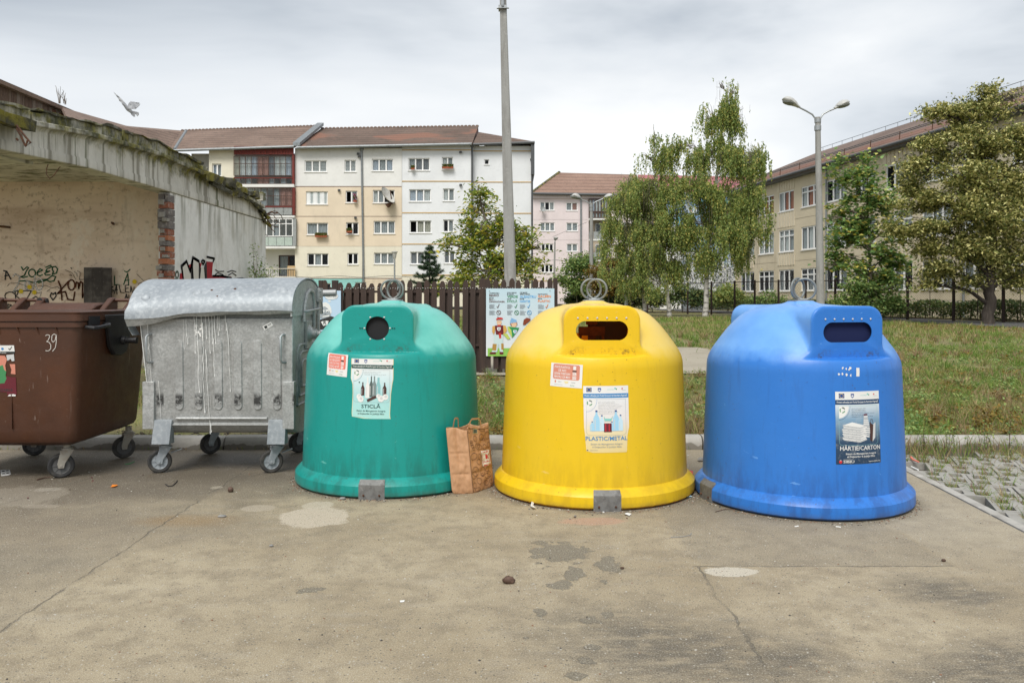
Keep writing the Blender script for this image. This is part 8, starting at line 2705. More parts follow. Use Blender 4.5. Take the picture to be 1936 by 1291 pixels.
tree('maple_tree', 'slender dark green maple in front of the school, behind the blue igloo', 41, 1644, [(1642, 598), (1646, 540), (1644, 470), (1640, 400), (1640, 320), (1642, 295)],
     [(1642, 300, 9, 16, .45), (1588, 305, 12, 16, .5), (1622, 310, 10, 10, .3), (1640, 330, 26, 18, 1.4), (1600, 335, 26, 14, 1.2), (1630, 365, 48, 22, 3), (1668, 385, 36, 20, 2.3), (1610, 400, 40, 18, 2.4), (1645, 420, 44, 24, 3.2), (1595, 440, 34, 18, 2.0), (1680, 440, 30, 20, 1.6), (1640, 465, 52, 22, 3.4), (1600, 485, 40, 18, 2.2), (1680, 490, 36, 20, 2.2), (1640, 515, 50, 20, 3), (1690, 525, 28, 16, 1.3), (1600, 455, 20, 10, .7), (1572, 412, 14, 10, .35), (1576, 500, 18, 8, .5), (1650, 550, 30, 16, 1.2)],
     14000, 0.22, M_maple, M_bark2, 'tier', r0=0.10, carve=(1.1, 1.5, -0.06), seed=31, sub=8, clump=0.30, clump_n=16, aspect=0.85, up=0.8)
tree('bush', 'green bush with rusty flecks at the foot of the maple', 40, 1632, [(1632, 600), (1630, 570), (1626, 540)],
     [(1610, 545, 26, 22, 2), (1640, 555, 30, 24, 2.4), (1600, 572, 24, 20, 1.6), (1672, 568, 28, 20, 2), (1650, 588, 40, 16, 2), (1700, 575, 14, 16, .7), (1690, 545, 14, 8, .4)], 4500, 0.17, M_shrub, M_bark2, 'round', 'bush', r0=0.04, seed=32, sub=8, clump=0.2, clump_n=14)
tree('walnut_tree', 'yellow green walnut tree behind the wooden fence and the tall pole', 23.5, 925, [(922, 640), (926, 520), (925, 470), (918, 420), (908, 375), (904, 352)],
     [(906, 362, 13, 13, .8), (918, 386, 20, 15, 1.3), (893, 398, 14, 13, .8), (900, 425, 36, 20, 2.6), (945, 420, 26, 16, 1.5), (870, 452, 30, 18, 2), (915, 460, 40, 24, 3.4), (968, 440, 26, 20, 1.6), (850, 462, 14, 10, .5), (940, 495, 40, 24, 3), (985, 470, 24, 26, 1.7), (890, 500, 34, 22, 2.2), (1000, 440, 14, 18, .6), (915, 530, 40, 18, 2.4), (978, 515, 28, 20, 1.6), (1008, 490, 14, 14, .5), (875, 528, 20, 14, 1), (1020, 468, 8, 8, .15), (845, 538, 20, 14, .7)],
     10500, 0.155, M_walnut, M_bark2, 'tier', r0=0.085, carve=(1.6, 1.9, -0.2), seed=41, sub=7, clump=0.19, clump_n=13, aspect=0.42, up=0.5, shell=0.25)
tree('autumn_shrub', 'small orange brown tree between lamp post and birches', 58, 1150, [(1150, 600), (1150, 560), (1148, 520)], [(1140, 515, 22, 20, 2), (1165, 510, 22, 20, 2), (1150, 540, 26, 20, 2.2), (1175, 545, 20, 16, 1.4), (1128, 540, 14, 14, .8), (1158, 495, 18, 10, 1)], 7000, 0.2, M_brownl, M_bark2, 'round', r0=0.07, seed=51, sub=8, clump=0.3)
tree('bushy_shrub', 'loose green shrub growing before the pink block ground floor', 61, 1085, [(1092, 600), (1090, 560), (1086, 520)], [(1085, 510, 18, 22, 1.6), (1075, 530, 22, 14, 1.4), (1100, 500, 22, 22, 1.7), (1095, 545, 20, 14, 1.2), (1112, 495, 12, 14, .7), (1105, 530, 18, 20, 1.3)], 5500, 0.21, M_shrub, M_bark2, 'round', r0=0.06, seed=52, sub=8, clump=0.35)
tree('bush', 'small rounded green bush behind the parked blue car', 63, 1090, [(1090, 600), (1090, 570)], [(1090, 560, 14, 12, 1), (1080, 568, 10, 8, .6), (1100, 566, 10, 8, .6)], 2600, 0.18, M_hedge, M_bark2, 'round', 'bush', r0=0.04, seed=53, sub=6, clump=0.25)
for k, (px, py, rx, ry, lab) in enumerate(((1215, 565, 30, 18, 'dark shrub under the leftmost birch by the far fence'), (1290, 560, 34, 22, 'dark shrub between the birch trunks by the far fence'), (1376, 555, 22, 20, 'yellow green shrub beside the painted end wall'), (1150, 572, 26, 14, 'dark hedge bush behind the yellow igloo ring'), (1450, 566, 34, 16, 'sparse rose bush below the far school windows'))):
    tree('bush', lab, 60 if k != 4 else 60.5, px, [(px, 600), (px, py)], [(px, py, rx, ry, 2), (px - rx * .6, py + 6, rx * .6, ry * .7, 1), (px + rx * .6, py + 5, rx * .6, ry * .7, 1)], 3800 if k != 4 else 1500, 0.19, [M_hedge, M_hedge, M_birch, M_hedge, M_shrub][k], M_bark2, 'round', 'bush', r0=0.04, seed=60 + k, sub=7, clump=0.3)
# young pine: whorls of upturned branches
random.seed(71)
PDp = 25.0
pine = thing('pine_tree', (PX(812, PDp), PDp, HT(PX(812, PDp), PDp)), 'young sparse pine tree behind the fence before the white wall', 'tree')
mb = MB()
top = P(812, 463, PDp)
mb.tube([Vector((PX(812, PDp), PDp, 0.1)), P(812, 540, PDp), top], [0.05, 0.035, 0.008], 7)
ned = []
for py, L, nb in ((470, 6, 5), (478, 10, 6), (488, 15, 7), (500, 21, 7), (510, 24, 8), (522, 28, 8), (536, 34, 8), (550, 38, 8)):
    for k in range(nb):
        q = 2 * math.pi * k / nb + py * 0.37
        ln = L * PDp / FPX * random.uniform(0.6, 1.15)
        a = P(812, py + random.uniform(-3, 3), PDp)
        b = a + Vector((math.cos(q) * ln, math.sin(q) * ln, ln * random.uniform(-0.15, 0.45)))
        m_ = a.lerp(b, 0.6) - Vector((0, 0, ln * 0.12))
        mb.tube([a, m_, b], [0.012, 0.008, 0.004], 4)
        for t_ in np.linspace(0.2, 1.0, int(10 + L)):
            p = a.lerp(m_, t_ / 0.6) if t_ < 0.6 else m_.lerp(b, (t_ - 0.6) / 0.4)
            for _ in range(9):
                ned.append((p, (b - a).normalized()))
mb.build('trunk', M_bark2, pine)
V, Q = [], []
o_ = origin(pine)
for p, dr in ned:
    v = (Vector((random.gauss(0, 1), random.gauss(0, 1), random.gauss(0, 1))).normalized() + dr * 0.9 + Vector((0, 0, 0.3))).normalized() * random.uniform(0.06, 0.11)
    w = v.orthogonal().normalized() * 0.005
    b = len(V)
    V += [p - w - o_, p + w - o_, p + v + w * 0.3 - o_, p + v - w * 0.3 - o_]
    Q.append((b, b + 1, b + 2, b + 3))
place('crown', np_mesh('crown', [tuple(v) for v in V], Q, [M_pine]), pine)
# rose briar at the garage corner, dry stalks on the old roof
random.seed(81)
def briar(name, label, d, base, tips, lm, nleaf, ls, rad=0.008, red=0):
    o = thing(name, (P(*base, d).x, d, max(0, P(*base, d).z)), label, 'shrub' if lm else 'dry plant')
    mb = MB()
    ps = []
    for tx_, ty_ in tips:
        a, b = P(base[0] + random.uniform(-8, 8), base[1], d + random.uniform(-.2, .2)), P(tx_, ty_, d + random.uniform(-.4, .4))
        pts = limb(mb, a, b, rad, rad * 0.4, 0.12, 7, 0.06, 4)
        for _ in range(nleaf):
            k = random.randrange(1, len(pts))
            ps.append(tuple(pts[k] + Vector((random.gauss(0, 1), random.gauss(0, 1), random.gauss(0, 1))) * 0.07))
    mb.build('stems', M_rust if lm else M_bark2, o)
    if lm: leaf_cloud('leaves', ps, ls, [lm], o)
    return o
briar('rose_briar', 'thin rose briar climbing at the far corner of the garage', 21.5, (487, 560), [(478, 470), (486, 482), (495, 490), (505, 505), (512, 512), (470, 505), (497, 515), (480, 500), (520, 520), (490, 505), (525, 508), (500, 520), (475, 520)], M_shrub, 34, 0.075)
briar('dry_stalks', 'leafless dry stalks growing on the old brown roof', 60.0, (119, 196), [(104, 162), (110, 168), (114, 164), (108, 172), (117, 175), (121, 172), (112, 180)], None, 0, 0, 0.03)
briar('dry_stalks', 'second leafless stalk right of the taller dry stalks on roof', 60.5, (122, 198), [(118, 170), (124, 176), (121, 182), (126, 186)], None, 0, 0, 0.025)

# ------------------------------------------------------------------ parked car by the pink block
random.seed(91)
cd = 67.0
cx0 = PX(1116, cd)
cg = HT(cx0, cd)
M_car = mat('dark_blue_car_paint', (0.07, 0.09, 0.15), 0.25, 0.0, 0.6)
M_cglass = mat('car_glass', (0.24, 0.29, 0.31), 0.08, 0, 0.8)
car = thing('parked_car', (cx0, cd, cg), 'dark blue hatchback car parked before the pink block, mostly behind yellow igloo', 'car')
prof = [(-2.0, 0.35), (-2.05, 0.70), (-1.95, 0.95), (-1.15, 1.02), (-0.55, 1.46), (-0.2, 1.55), (1.2, 1.55), (1.75, 1.35), (2.0, 1.0), (2.05, 0.6), (2.0, 0.35)]
cabin = [(-1.05, 1.0), (-0.52, 1.43), (-0.2, 1.50), (1.18, 1.50), (1.68, 1.30), (1.85, 1.0)]
yaw = RAD(40)
cu, cv = Vector((math.cos(yaw), math.sin(yaw), 0)), Vector((-math.sin(yaw), math.cos(yaw), 0))
Cc = Vector((cx0, cd, cg))
mb = MB()
def cp(a, b, w): return Cc + cu * a + cv * w + Vector((0, 0, b))
rings = []
for w, ins, top in ((-0.84, 0.03, 0.22), (-0.78, 0.0, 0.10), (0.78, 0.0, 0.10), (0.84, 0.03, 0.22)):
    rings.append([cp(a * (1 - ins), b - (top if b > 1.2 else 0) * 0.3, w * (0.82 if b > 1.2 else 1.0)) for a, b in prof])
loft(mb, rings)
mb.build('body', M_car, car, True, ang=30)
mb = MB()
for s in (-1, 1):
    for x0, x1 in ((-0.62, 0.35), (0.42, 1.45)):
        mb.hexa([cp(x0 - 0.2 * (x0 < 0), 1.03, s * 0.86), cp(x1, 1.03, s * 0.86), cp(x1, 1.03, s * 0.80), cp(x0 - 0.2 * (x0 < 0), 1.03, s * 0.80), cp(x0 + 0.15, 1.42, s * 0.73), cp(x1 - 0.05, 1.42, s * 0.73), cp(x1 - 0.05, 1.42, s * 0.67), cp(x0 + 0.15, 1.42, s * 0.67)])
mb.build('side_window', M_cglass, car)
mb = MB()
mb.hexa([cp(-1.18, 1.04, -0.68), cp(-1.18, 1.04, 0.68), cp(-1.1, 1.0, 0.68), cp(-1.1, 1.0, -0.68), cp(-0.6, 1.45, -0.60), cp(-0.6, 1.45, 0.60), cp(-0.55, 1.41, 0.60), cp(-0.55, 1.41, -0.60)])
mb.build('windscreen', M_cglass, car)
mb = MB()
mb.hexa([cp(1.80, 1.34, -0.56), cp(1.80, 1.34, 0.56), cp(1.70, 1.34, 0.56), cp(1.70, 1.34, -0.56), cp(2.02, 1.02, -0.6), cp(2.02, 1.02, 0.6), cp(1.94, 1.02, 0.6), cp(1.94, 1.02, -0.6)])
mb.build('rear_window', M_cglass, car)
for a in (-1.25, 1.25):
    for s in (-1, 1):
        mb = MB()
        mb.lathe([(0.0, -0.1), (0.2, -0.1), (0.31, -0.09), (0.32, 0.0), (0.31, 0.09), (0.2, 0.1), (0.0, 0.1)], 20, cp(a, 0.32, s * 0.76), cv.to_track_quat('Z', 'Y').to_matrix())
        w_ = mb.build('wheel', M_rubber, car, True)
        mb = MB()
        mb.lathe([(0.19, 0.0), (0.17, 0.02), (0.0, 0.03)], 16, cp(a, 0.32, s * 0.865), (cv * s).to_track_quat('Z', 'Y').to_matrix())
        mb.build('rim', M_galv, w_, True)
for s in (-1, 1):
    mb = MB()
    mb.ball(cp(-1.98, 0.78, s * 0.6), 0.13, 8, (1, 1, 0.6))
    mb.build('headlight', M_white, car, True)
    mb = MB()
    mb.ball(cp(-0.75, 1.08, s * 0.95), 0.09, 8, (1, 0.8, 0.7))
    mb.build('wing_mirror', M_car, car, True)

# ------------------------------------------------------------------ pigeon in flight over the garage
t = NT('pigeon_feathers')
c = t.mix(t.rng(t.noise(6, 4, 0.6), 0.4, 0.6), (0.32, 0.33, 0.35), (0.52, 0.53, 0.55))
c = t.mix(t.rng(t.noise(14, 3, 0.6, (1, 1, 3)), 0.56, 0.64, 0, 0.8), c, (0.09, 0.09, 0.10))
t.set(t.b.inputs['Base Color'], c)
t.b.inputs['Roughness'].default_value = 0.8
bd = 18.0
def bp_(x, y, dd=0.0):      # zoom 0..330 x 130..350 (1936/330)
    return P(x * 0.17045, 130 + y * 0.17045, bd) + Vector((0, dd, 0))
bm_ = MB()
def bellows(pts):
    bm_.tube([p for p, r in pts], [r for p, r in pts], 12)
bellows([(bp_(1375, 395, -.10), 0.006), (bp_(1380, 400, -.07), 0.022), (bp_(1392, 412, -.04), 0.028), (bp_(1402, 425, -0.01), 0.040), (bp_(1415, 445, 0.03), 0.050), (bp_(1432, 465, 0.07), 0.040), (bp_(1450, 478, 0.10), 0.024), (bp_(1465, 484, 0.12), 0.010)])
def blade(pts, dd, th=0.012):
    n = len(pts)
    a = [bp_(x, y, d) for (x, y), d in zip(pts, dd)]
    bm_.add([p + Vector((0, -th / 2, 0)) for p in a] + [p + Vector((0, th / 2, 0)) for p in a], [list(range(n)), list(range(n, 2 * n))[::-1]] + [(i, (i + 1) % n, n + (i + 1) % n, n + i) for i in range(n)])
blade([(1420, 440), (1395, 448), (1385, 430), (1370, 405), (1352, 378), (1335, 368), (1330, 345), (1312, 318), (1300, 296), (1286, 276), (1272, 258), (1300, 285), (1330, 312), (1360, 342), (1385, 372), (1410, 405)], [0.03, 0.02, 0.0, -.02, -.04, -.05, -.06, -.08, -.1, -.11, -.12, -.1, -.07, -.05, -.02, 0.0])
blade([(1405, 425), (1418, 375), (1432, 350), (1470, 356), (1512, 358), (1500, 370), (1520, 374), (1505, 384), (1512, 396), (1498, 402), (1500, 415), (1488, 420), (1482, 440), (1460, 442), (1432, 440)], [0.02, .04, .08, .12, .17, .17, .18, .17, .17, .15, .14, .13, .11, .08, .05])
blade([(1440, 460), (1475, 462), (1508, 470), (1506, 498), (1492, 516), (1480, 498), (1470, 492), (1472, 522), (1455, 522), (1438, 505), (1428, 480)], [0.06, 0.10, 0.14, 0.15, 0.14, .12, .11, .12, .1, .08, .06])
bird = bm_.solo('pigeon', t.mat, 'grey pigeon flying with raised wings above the garage beam', 'pigeon', smooth=True)
rm = bird.modifiers.new('skin', 'REMESH')
rm.mode, rm.voxel_size, rm.use_smooth_shade = 'VOXEL', 0.007, True

# ------------------------------------------------------------------ grass of the lawn
random.seed(101)
rg_ = np.random.default_rng(101)
M_grass = leaf_mat('grass_blades', [(0.111, 0.172, 0.036), (0.172, 0.242, 0.052), (0.263, 0.302, 0.081), (0.424, 0.373, 0.151), (0.564, 0.454, 0.242), (0.222, 0.151, 0.081)], 0.7, 0.35)
M_grass2 = leaf_mat('green_grass_blades', [(0.078, 0.156, 0.023), (0.127, 0.234, 0.039), (0.195, 0.302, 0.058), (0.312, 0.370, 0.098)], 0.7, 0.35)
M_dry = leaf_mat('dry_grass_blades', [(0.252, 0.168, 0.092), (0.403, 0.302, 0.168), (0.185, 0.092, 0.059), (0.504, 0.420, 0.252)], 0.75, 0.3)
def blades(pos, h, w, lean, mats, mi, name, label=None):
    n = len(pos)
    a = rg_.uniform(0, 2 * np.pi, n)
    fx, fy = np.cos(a), np.sin(a)
    la = rg_.uniform(0, 2 * np.pi, n)
    ln = lean * rg_.uniform(0.2, 1.3, n)
    lx, ly = np.cos(la) * ln, np.sin(la) * ln
    V = np.empty((n, 6, 3))
    for k, (t_, ww) in enumerate(((0, 1.0), (0.5, 0.8), (1.0, 0.15))):
        cx_ = pos[:, 0] + lx * h * t_ ** 1.8
        cy_ = pos[:, 1] + ly * h * t_ ** 1.8
        cz_ = pos[:, 2] + h * t_ * np.sqrt(np.maximum(0.15, 1 - (ln * t_) ** 2 * 0.5))
        V[:, k * 2] = np.stack([cx_ - fx * w * ww / 2, cy_ - fy * w * ww / 2, cz_], -1)
        V[:, k * 2 + 1] = np.stack([cx_ + fx * w * ww / 2, cy_ + fy * w * ww / 2, cz_], -1)
    base = (np.arange(n) * 6)[:, None]
    Q = np.concatenate([base + np.array([0, 1, 3, 2]), base + np.array([2, 3, 5, 4])], 1).reshape(-1, 4)
    return place(name, np_mesh(name, V.reshape(-1, 3), Q, mats, np.repeat(mi, 2)))
def scatter(n, dmin, dmax, xl, xr):
    d = np.exp(rg_.uniform(math.log(dmin), math.log(dmax), n))
    x = rg_.uniform(-1, 1, n)
    x = np.where(x < 0, -x * (-xl), x * xr) * d if False else (xl + (xr - xl) * rg_.random(n)) * d
    return x, d
X_, Y_ = scatter(270000, 8.74, 46.0, -0.52, 0.68)
keep, hs2, mi_ = [], [], []
for x, y in zip(X_, Y_):
    pn = mnoise.noise(Vector((x * 0.55, y * 0.45, 0.7)))
    pf_ = mnoise.noise(Vector((x * 2.1, y * 1.6, 5.7)))
    path = 15.5 < y < 21.4 and -6.2 < x < 5.4 + 0.6 * mnoise.noise(Vector((y, 2, 2)))
    road = x > 32.8 - 0.168 * y - 9.0
    bare = pn * 0.7 + pf_ * 0.5 + (0.5 * (1 - (y - 8.7) / 0.9) if y < 9.6 else 0) + (0.25 if x < 0.6 and y < 15 else 0)
    if road or (path and random.random() > 0.012) or (bare > 0.20 and random.random() < 0.92):
        keep.append(False); hs2.append(0); mi_.append(0)
        continue
    keep.append(True)
    tall = 0.5 + 0.9 * max(0, pf_ + 0.25) + (0.5 if random.random() < 0.06 else 0)
    hs2.append((0.10 + 0.07 * random.random()) * tall * (1.0 if y < 14 else 0.85))
    r_ = 0.5 + (random.random() - 0.5) * 0.7 + 0.5 * mnoise.noise(Vector((x * 0.3, y * 0.3, 9.1))) + 0.75 * mnoise.noise(Vector((x * 1.5, y * 1.1, 2.1)))
    mi_.append(1 if r_ < 0.44 else 0 if r_ < 0.84 else 2)
keep = np.array(keep)
X_, Y_, hs2, mi_ = X_[keep], Y_[keep], np.array(hs2)[keep], np.array(mi_)[keep]
Z_ = np.array([HT(x, y) - 0.01 for x, y in zip(X_, Y_)])
W_ = 0.0055 * np.maximum(1.0, Y_ / 9.0) ** 1.0
gr = blades(np.stack([X_, Y_, Z_], -1), hs2 * np.minimum(1.6, np.maximum(1.0, Y_ / 20)), W_, 0.75, [M_grass, M_grass2, M_dry], mi_, 'grass')
tag(gr, 'patchy green and straw coloured grass growing on the lawn', 'grass', kind='stuff')
pos, hh, mm = [], [], []
for _ in range(1500):
    d = math.exp(random.uniform(math.log(8.8), math.log(26)))
    x = random.uniform(-0.3, 0.66) * d
    if 15.2 < d < 21.6 and -6.2 < x < 5.6: continue
    k = random.choice((0, 1, 1, 2))
    L = random.uniform(0.12, 0.30)
    for _ in range(random.randrange(14, 40)):
        q = random.uniform(0, 6.3)
        r = abs(random.gauss(0, 0.07))
        pos.append((x + r * math.cos(q), d + r * math.sin(q), HT(x, d) - 0.01)); hh.append(L * random.uniform(0.5, 1.2)); mm.append(k)
tf = blades(np.array(pos), np.array(hh), np.array([0.006 * max(1, p[1] / 9) for p in pos]), 0.95, [M_grass, M_grass2, M_dry], np.array(mm), 'grass_tufts')
tag(tf, 'taller tufts of green and dry grass standing out of the lawn', 'grass', kind='stuff')
# fallen leaves under the linden and scraps of dry stalks
ps = []
for _ in range(2600):
    x, y = random.gauss(19, 4.5), random.gauss(31.5, 2.0)
    if x < 32.8 - 0.168 * y - 9.2: ps.append((x, y, HT(x, y) + 0.06))
for _ in range(1200):
    y = random.uniform(8.75, 13)
    x = random.uniform(-0.2, 0.68) * y
    ps.append((x, y, HT(x, y) + 0.03))
lf = leaf_cloud('fallen_leaves', ps, 0.10, [M_brownl], None, up=1.2)
tag(lf, 'dry brown leaves fallen on the lawn under the linden', 'leaves', kind='stuff')
ps, ps2 = [], []
for _ in range(1700):
    d = math.exp(random.uniform(math.log(8.8), math.log(24)))
    x = random.uniform(-0.3, 0.66) * d
    if 15.2 < d < 21.6 and -6.2 < x < 5.6: continue
    L = ps if mnoise.noise(Vector((x * 0.8, d * 0.8, 1))) > -0.1 else ps2
    for _ in range(random.randrange(8, 26)):
        L.append((x + random.gauss(0, 0.06), d + random.gauss(0, 0.06), HT(x, d) + random.uniform(0.02, 0.13)))
for L, m, lab in ((ps, M_shrub, 'small broad leaved green weeds among the lawn grass'), (ps2, M_brownl, 'withered reddish brown weeds among the lawn grass')):
    tag(leaf_cloud('lawn_weeds', L, 0.055, [m], None, up=0.6), lab, 'weeds', kind='stuff')
# soil clods along the kerb
mb = MB()
for _ in range(700):
    y = 8.74 + abs(random.gauss(0, 0.35))
    x = random.uniform(-7, 6.5)
    mb.ball((x, y, HT(x, y)), random.uniform(0.008, 0.03), 5, (1.2, 1, 0.6), jit=0.25)
tag(mb.solo('soil_clods', M_soil, 'crumbs of dark soil along the back of the kerb', 'soil', kind='stuff'), kind='stuff')
# tufts in the paver openings, weeds along the kerb
pos, hh, mm = [], [], []
for h in HOLES:
    dens = 0.5 + 0.8 * mnoise.noise(Vector((h.x * 1.5, h.y * 1.2, 2.2))) + (0.35 if h.y > 7.8 else 0)
    if random.random() > dens + 0.35: continue
    for _ in range(int(44 * max(0.3, dens + 0.5))):
        u, v = random.uniform(-.055, .055), random.uniform(-.07, .07)
        q = h + PU * u + PV * v
        pos.append((q.x, q.y, -0.07)); hh.append(random.uniform(0.07, 0.17) * (1.25 if h.y > 7.9 else 1)); mm.append(random.choice((0, 1, 1, 2, 2)))
wd = blades(np.array(pos), np.array(hh), np.full(len(pos), 0.007), 1.0, [M_grass, M_grass2, M_dry], np.array(mm), 'paver_weeds')
tag(wd, 'small weeds and grass growing in the openings of the pavers', 'weeds', kind='stuff')
pos, hh, mm = [], [], []
for _ in range(650):
    x = EDGE(8.5) + abs(random.gauss(0, 1.0)) + 0.12
    if x > 7: continue
    pos.append((x, 8.53 - abs(random.gauss(0, 0.10)), -0.01)); hh.append(random.uniform(0.05, 0.22) * (1 + 0.8 * (random.random() < 0.08))); mm.append(random.choice((0, 1, 2, 2)))
for _ in range(220):
    x = random.uniform(-7, 3.4)
    pos.append((x, 8.55, 0.0)); hh.append(random.uniform(0.02, 0.06)); mm.append(random.choice((0, 1, 2)))
wd = blades(np.array(pos), np.array(hh), np.full(len(pos), 0.006), 0.6, [M_grass, M_grass2, M_dry], np.array(mm), 'kerb_weeds')
tag(wd, 'tall dry and green weeds sprouting at the foot of the kerb', 'weeds', kind='stuff')
mb = MB()
ps = []
for k in range(22):      # single tall stalks with side leaves
    x = EDGE(8.4) + 0.15 + random.random() * 1.9
    y = 8.47 + random.uniform(-.1, .05)
    a = Vector((x, y, 0))
    b = a + Vector((random.uniform(-.08, .12), random.uniform(-.1, .05), random.uniform(0.18, 0.36)))
    pts = limb(mb, a, b, 0.003, 0.0015, 0.05, 5, 0.05, 4)
    for p in pts[1:]:
        for _ in range(4): ps.append(tuple(p + Vector((random.gauss(0, 1), random.gauss(0, 1), random.gauss(0, 1))) * 0.018))
tag(mb.solo('weed_stalks', M_rust, 'thin reddish weed stalks standing before the kerb at right', 'weeds', kind='stuff'), kind='stuff')
lv = leaf_cloud('weed_leaves', ps, 0.028, [M_shrub], None)
tag(lv, 'small leaves on the weed stalks before the kerb', 'weeds', kind='stuff')

# ------------------------------------------------------------------ litter and stones on the yard
random.seed(111)
mb = MB()
for (bx_, by_) in ((-1.062, 7.28), (0.688, 6.93), (2.335, 6.63)):
    for _ in range(260):
        q, rr = random.uniform(math.pi, 2 * math.pi), 0.835 + abs(random.gauss(0, 0.035))
        r = random.uniform(0.002, 0.006)
        mb.ball((bx_ + rr * math.cos(q), by_ + rr * math.sin(q), r * 0.3), r, 5, (1.3, 1, 0.6), random.choice((0, 1, 1, 2, 2)), 0.3)
for _ in range(1500):
    y = random.uniform(2.6, 8.5)
    x = random.uniform(-0.68, 0.6) * y
    if x > EDGE(y) - 0.02: continue
    r = random.choice((0.002, 0.0025, 0.003, 0.0042)) * random.uniform(0.7, 1.3)
    mb.ball((x, y, r * 0.3), r, 5, (1.2, 1, 0.7), random.choice((0, 0, 1, 2)), 0.2)
gv = mb.solo('gravel', [mat('gravel_pale', (0.45, 0.43, 0.38), 0.9), mat('gravel_dark', (0.07, 0.065, 0.06), 0.9), mat('gravel_brown', (0.24, 0.14, 0.09), 0.9)], 'loose grains of gravel lying over the concrete yard', 'gravel', kind='stuff')
def stone(px, py, r, m, label, cat='stone', name='stone', sq=(1.2, 1, 0.7), jit=0.12, n=8):
    g = G(px, py)
    mb = MB()
    mb.ball(g + Vector((0, 0, r * sq[2] * 0.85)), r, n, sq, None, jit)
    return mb.solo(name, m, label, cat, smooth=True)
M_st1 = mat('brown_stone', (0.085, 0.05, 0.035), 0.7, layers=[((0.16, 0.10, 0.075), 30, 0.45, 0.7, 0.7)], bump=(60, 0.8, 0.01))
M_st2 = mat('grey_stone', (0.28, 0.275, 0.26), 0.9, layers=[((0.16, 0.155, 0.15), 25, 0.45, 0.7, 0.7)], bump=(60, 0.8, 0.01))
stone(961, 1102, 0.030, M_st1, 'dark brown lump of stone in the middle of the foreground', sq=(1.2, 1, 0.72), jit=0.2, n=10)
stone(436, 930, 0.024, M_st1, 'round brown walnut on the concrete before the steel container', 'nut', 'walnut', (1, 1, 1), 0.05, 12)
stone(420, 977, 0.022, M_st2, 'pale flat grey stone below the walnut', sq=(1.4, 1, 0.4), jit=0.2)
stone(1325, 872, 0.028, M_st2, 'grey pebble lying by the kerb between yellow and blue igloos', sq=(1.2, 1, 0.8))
stone(648, 944, 0.018, M_st2, 'small grey stone at the foot of the green igloo', sq=(1.5, 1, 0.6))
stone(513, 1033, 0.012, M_st2, 'tiny grey stone left of centre on the bare concrete')
stone(1784, 923 + 138, 0.012, M_st1, 'tiny rusty brown stone right of the blue igloo foot')
stone(1176, 905 + 170, 0.010, M_st1, 'tiny dark crumb beside the eroded concrete patch')
def scrap(pts, m, label, cat, name, h=0.006, lift=0.0):
    mb = MB()
    gp = [G(x, y) for x, y in pts]
    c = sum(gp, Vector()) / len(gp)
    mb.prism([(p.x, p.y) for p in gp], lambda a, b, w: Vector((a, b, w + lift + 0.35 * h * mnoise.noise(Vector((a * 30, b * 30, 0))) + h * 0.4)), 0.001, 0.0022)
    return mb.solo(name, m, label, cat)
M_paper = mat('white_paper', (0.74, 0.74, 0.72), 0.8)
M_orange = mat('orange_peel', (0.75, 0.22, 0.02), 0.7)
scrap([(1, 889), (18, 888), (21, 897), (15, 899), (2, 900)], M_paper, 'white blister pack with dark pockets lying by the brown container', 'blister pack', 'blister_pack', 0.004)
bl_ = bpy.data.objects['blister_pack']
mb = MB()
for x, y in ((6, 891.5), (14, 890.5), (6.5, 896.5), (14.5, 895.5)):
    g = G(x, y)
    mb2 = MB()
    mb2.ball(g + Vector((0, 0, 0.006)), 0.012, 8, (1.2, 1, 0.4))
    o_ = mb2.build('pill_pocket', M_black, bl_, True)
scrap([(209, 922), (213, 918), (221, 917), (223, 919), (216, 922)], M_orange, 'curled orange peel on the concrete before the containers', 'orange peel', 'orange_peel', 0.02)
scrap([(1003, 960), (1006, 952), (1010, 953), (1008, 959), (1013, 963), (1006, 965)], M_paper, 'crumpled white paper scrap before the yellow igloo', 'paper scrap', 'paper_scrap', 0.05)
scrap([(1293, 942), (1299, 934), (1309, 941)], M_p['paleblue'], 'pale blue paper scrap between yellow and blue igloos', 'paper scrap', 'paper_scrap', 0.02)
scrap([(1181, 974), (1185, 971), (1194, 972), (1190, 976)], M_paper, 'white wrapper scrap right of the yellow igloo foot plate', 'paper scrap', 'paper_scrap', 0.02)
scrap([(1303, 892), (1310, 893), (1310, 898), (1304, 898)], M_p['red'], 'small red plastic cap by the kerb between igloos', 'bottle cap', 'bottle_cap', 0.03)
scrap([(756, 1136), (765, 1135), (764, 1138), (757, 1139)], M_paper, 'tiny white paper strip left of centre in the foreground', 'paper scrap', 'paper_scrap', 0.004)
scrap([(1612, 860), (1613, 860), (1613, 861)], M_paper, None, None, 'x') if False else None
def butt(px, py, ang, m, label):
    g = G(px, py)
    v = Vector((math.cos(ang), math.sin(ang), 0)) * 0.016
    mb = MB()
    mb.tube([g - v + Vector((0, 0, 0.005)), g + v + Vector((0, 0, 0.005))], 0.0042, 7)
    return mb.solo('cigarette_butt', m, label, 'cigarette butt')
butt(1506, 996, 0.4, M_paper, 'white cigarette butt left before the blue igloo')
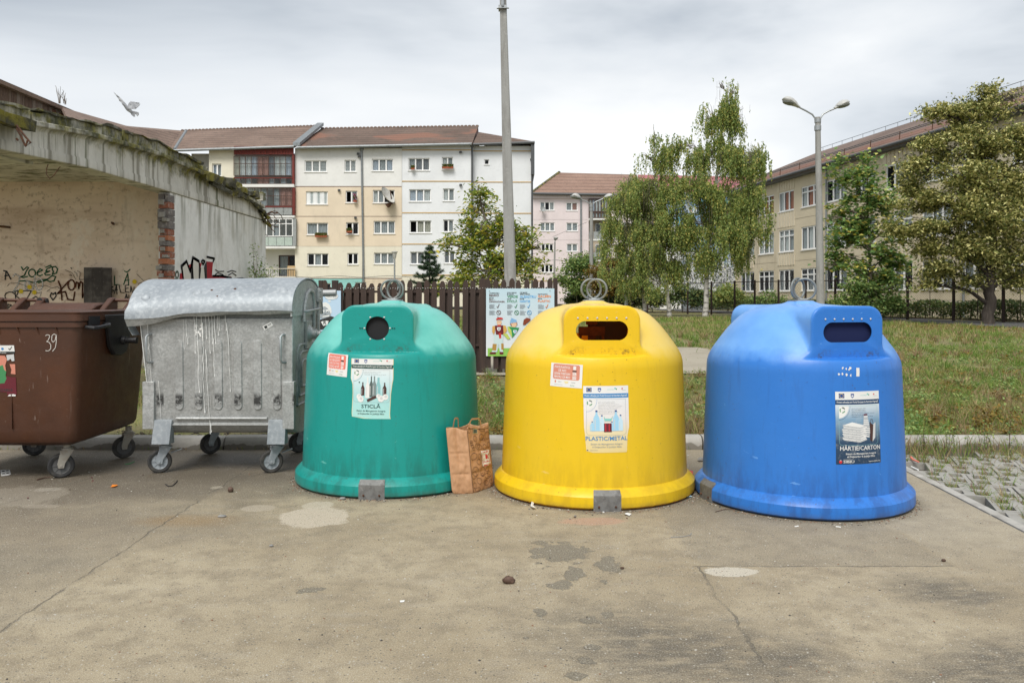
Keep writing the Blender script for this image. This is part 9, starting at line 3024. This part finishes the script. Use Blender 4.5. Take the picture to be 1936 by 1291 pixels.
butt(1585, 997, -0.5, M_paper, 'white cigarette butt nearer the right below the blue igloo')
def twig(pts, r, m, label, cat='twig', name='twig'):
    mb = MB()
    mb.tube([G(x, y) + Vector((0, 0, r + (z if False else 0))) for x, y in pts], r, 6)
    return mb.solo(name, m, label, cat)
twig([(313, 916), (318, 920), (326, 919), (333, 913), (335, 909)], 0.0045, M_black, 'thin black curved wire on the ground before the steel container', 'wire', 'wire_scrap')
twig([(1268, 1016), (1290, 1015), (1305, 1012), (1307, 1008)], 0.003, M_st2, 'pale thin stalk lying on the concrete before the igloos')
twig([(70, 908), (84, 904), (95, 903)], 0.006, M_st1, 'dark brown twig under the brown container wheel')
twig([(236, 878), (246, 877), (254, 873)], 0.004, M_p['leaf'], 'green stem lying behind the brown container wheel')
twig([(1352, 968), (1372, 963), (1390, 964)], 0.003, M_st1, 'thin dark stalk at the left foot of the blue igloo')
mb = MB()
a, b, c_ = [G(x, y, 0.02) for x, y in ((1722, 864), (1727, 869), (1737, 873))]
mb.tube([a, b, c_], [0.012, 0.010, 0.007], 7)
mb.solo('red_tube', M_p['coral'], 'red plastic strip lying on the pavers by the kerb', 'plastic strip')
mb = MB()
a, b = G(1723, 882, 0.01), G(1736, 888, 0.01)
mb.tube([a, b], 0.007, 7)
mb.solo('white_stick', M_paper, 'white paper stick on the edge of the pavers', 'paper scrap')
for lab, x0, x1, y0, y1, n in (('tiny crumb of litter before the yellow igloo', 990, 1200, 962, 985, 8), ('tiny crumb of litter in the gap between yellow and blue igloos', 1296, 1336, 860, 905, 6), ('tiny crumb of litter on the dirty concrete before the containers', 40, 540, 880, 950, 8)):
    for k in range(n):
        g = G(random.uniform(x0, x1), random.uniform(y0, y1))
        mb = MB()
        mb.ball(g + Vector((0, 0, 0.004)), random.uniform(0.004, 0.009), 5, (1.3, 1, 0.5), None, 0.3)
        mb.solo('litter_crumb', random.choice((M_paper, M_st1, M_p['wine'], M_st2)), lab, 'litter', lab.replace('tiny crumb', 'crumbs'))
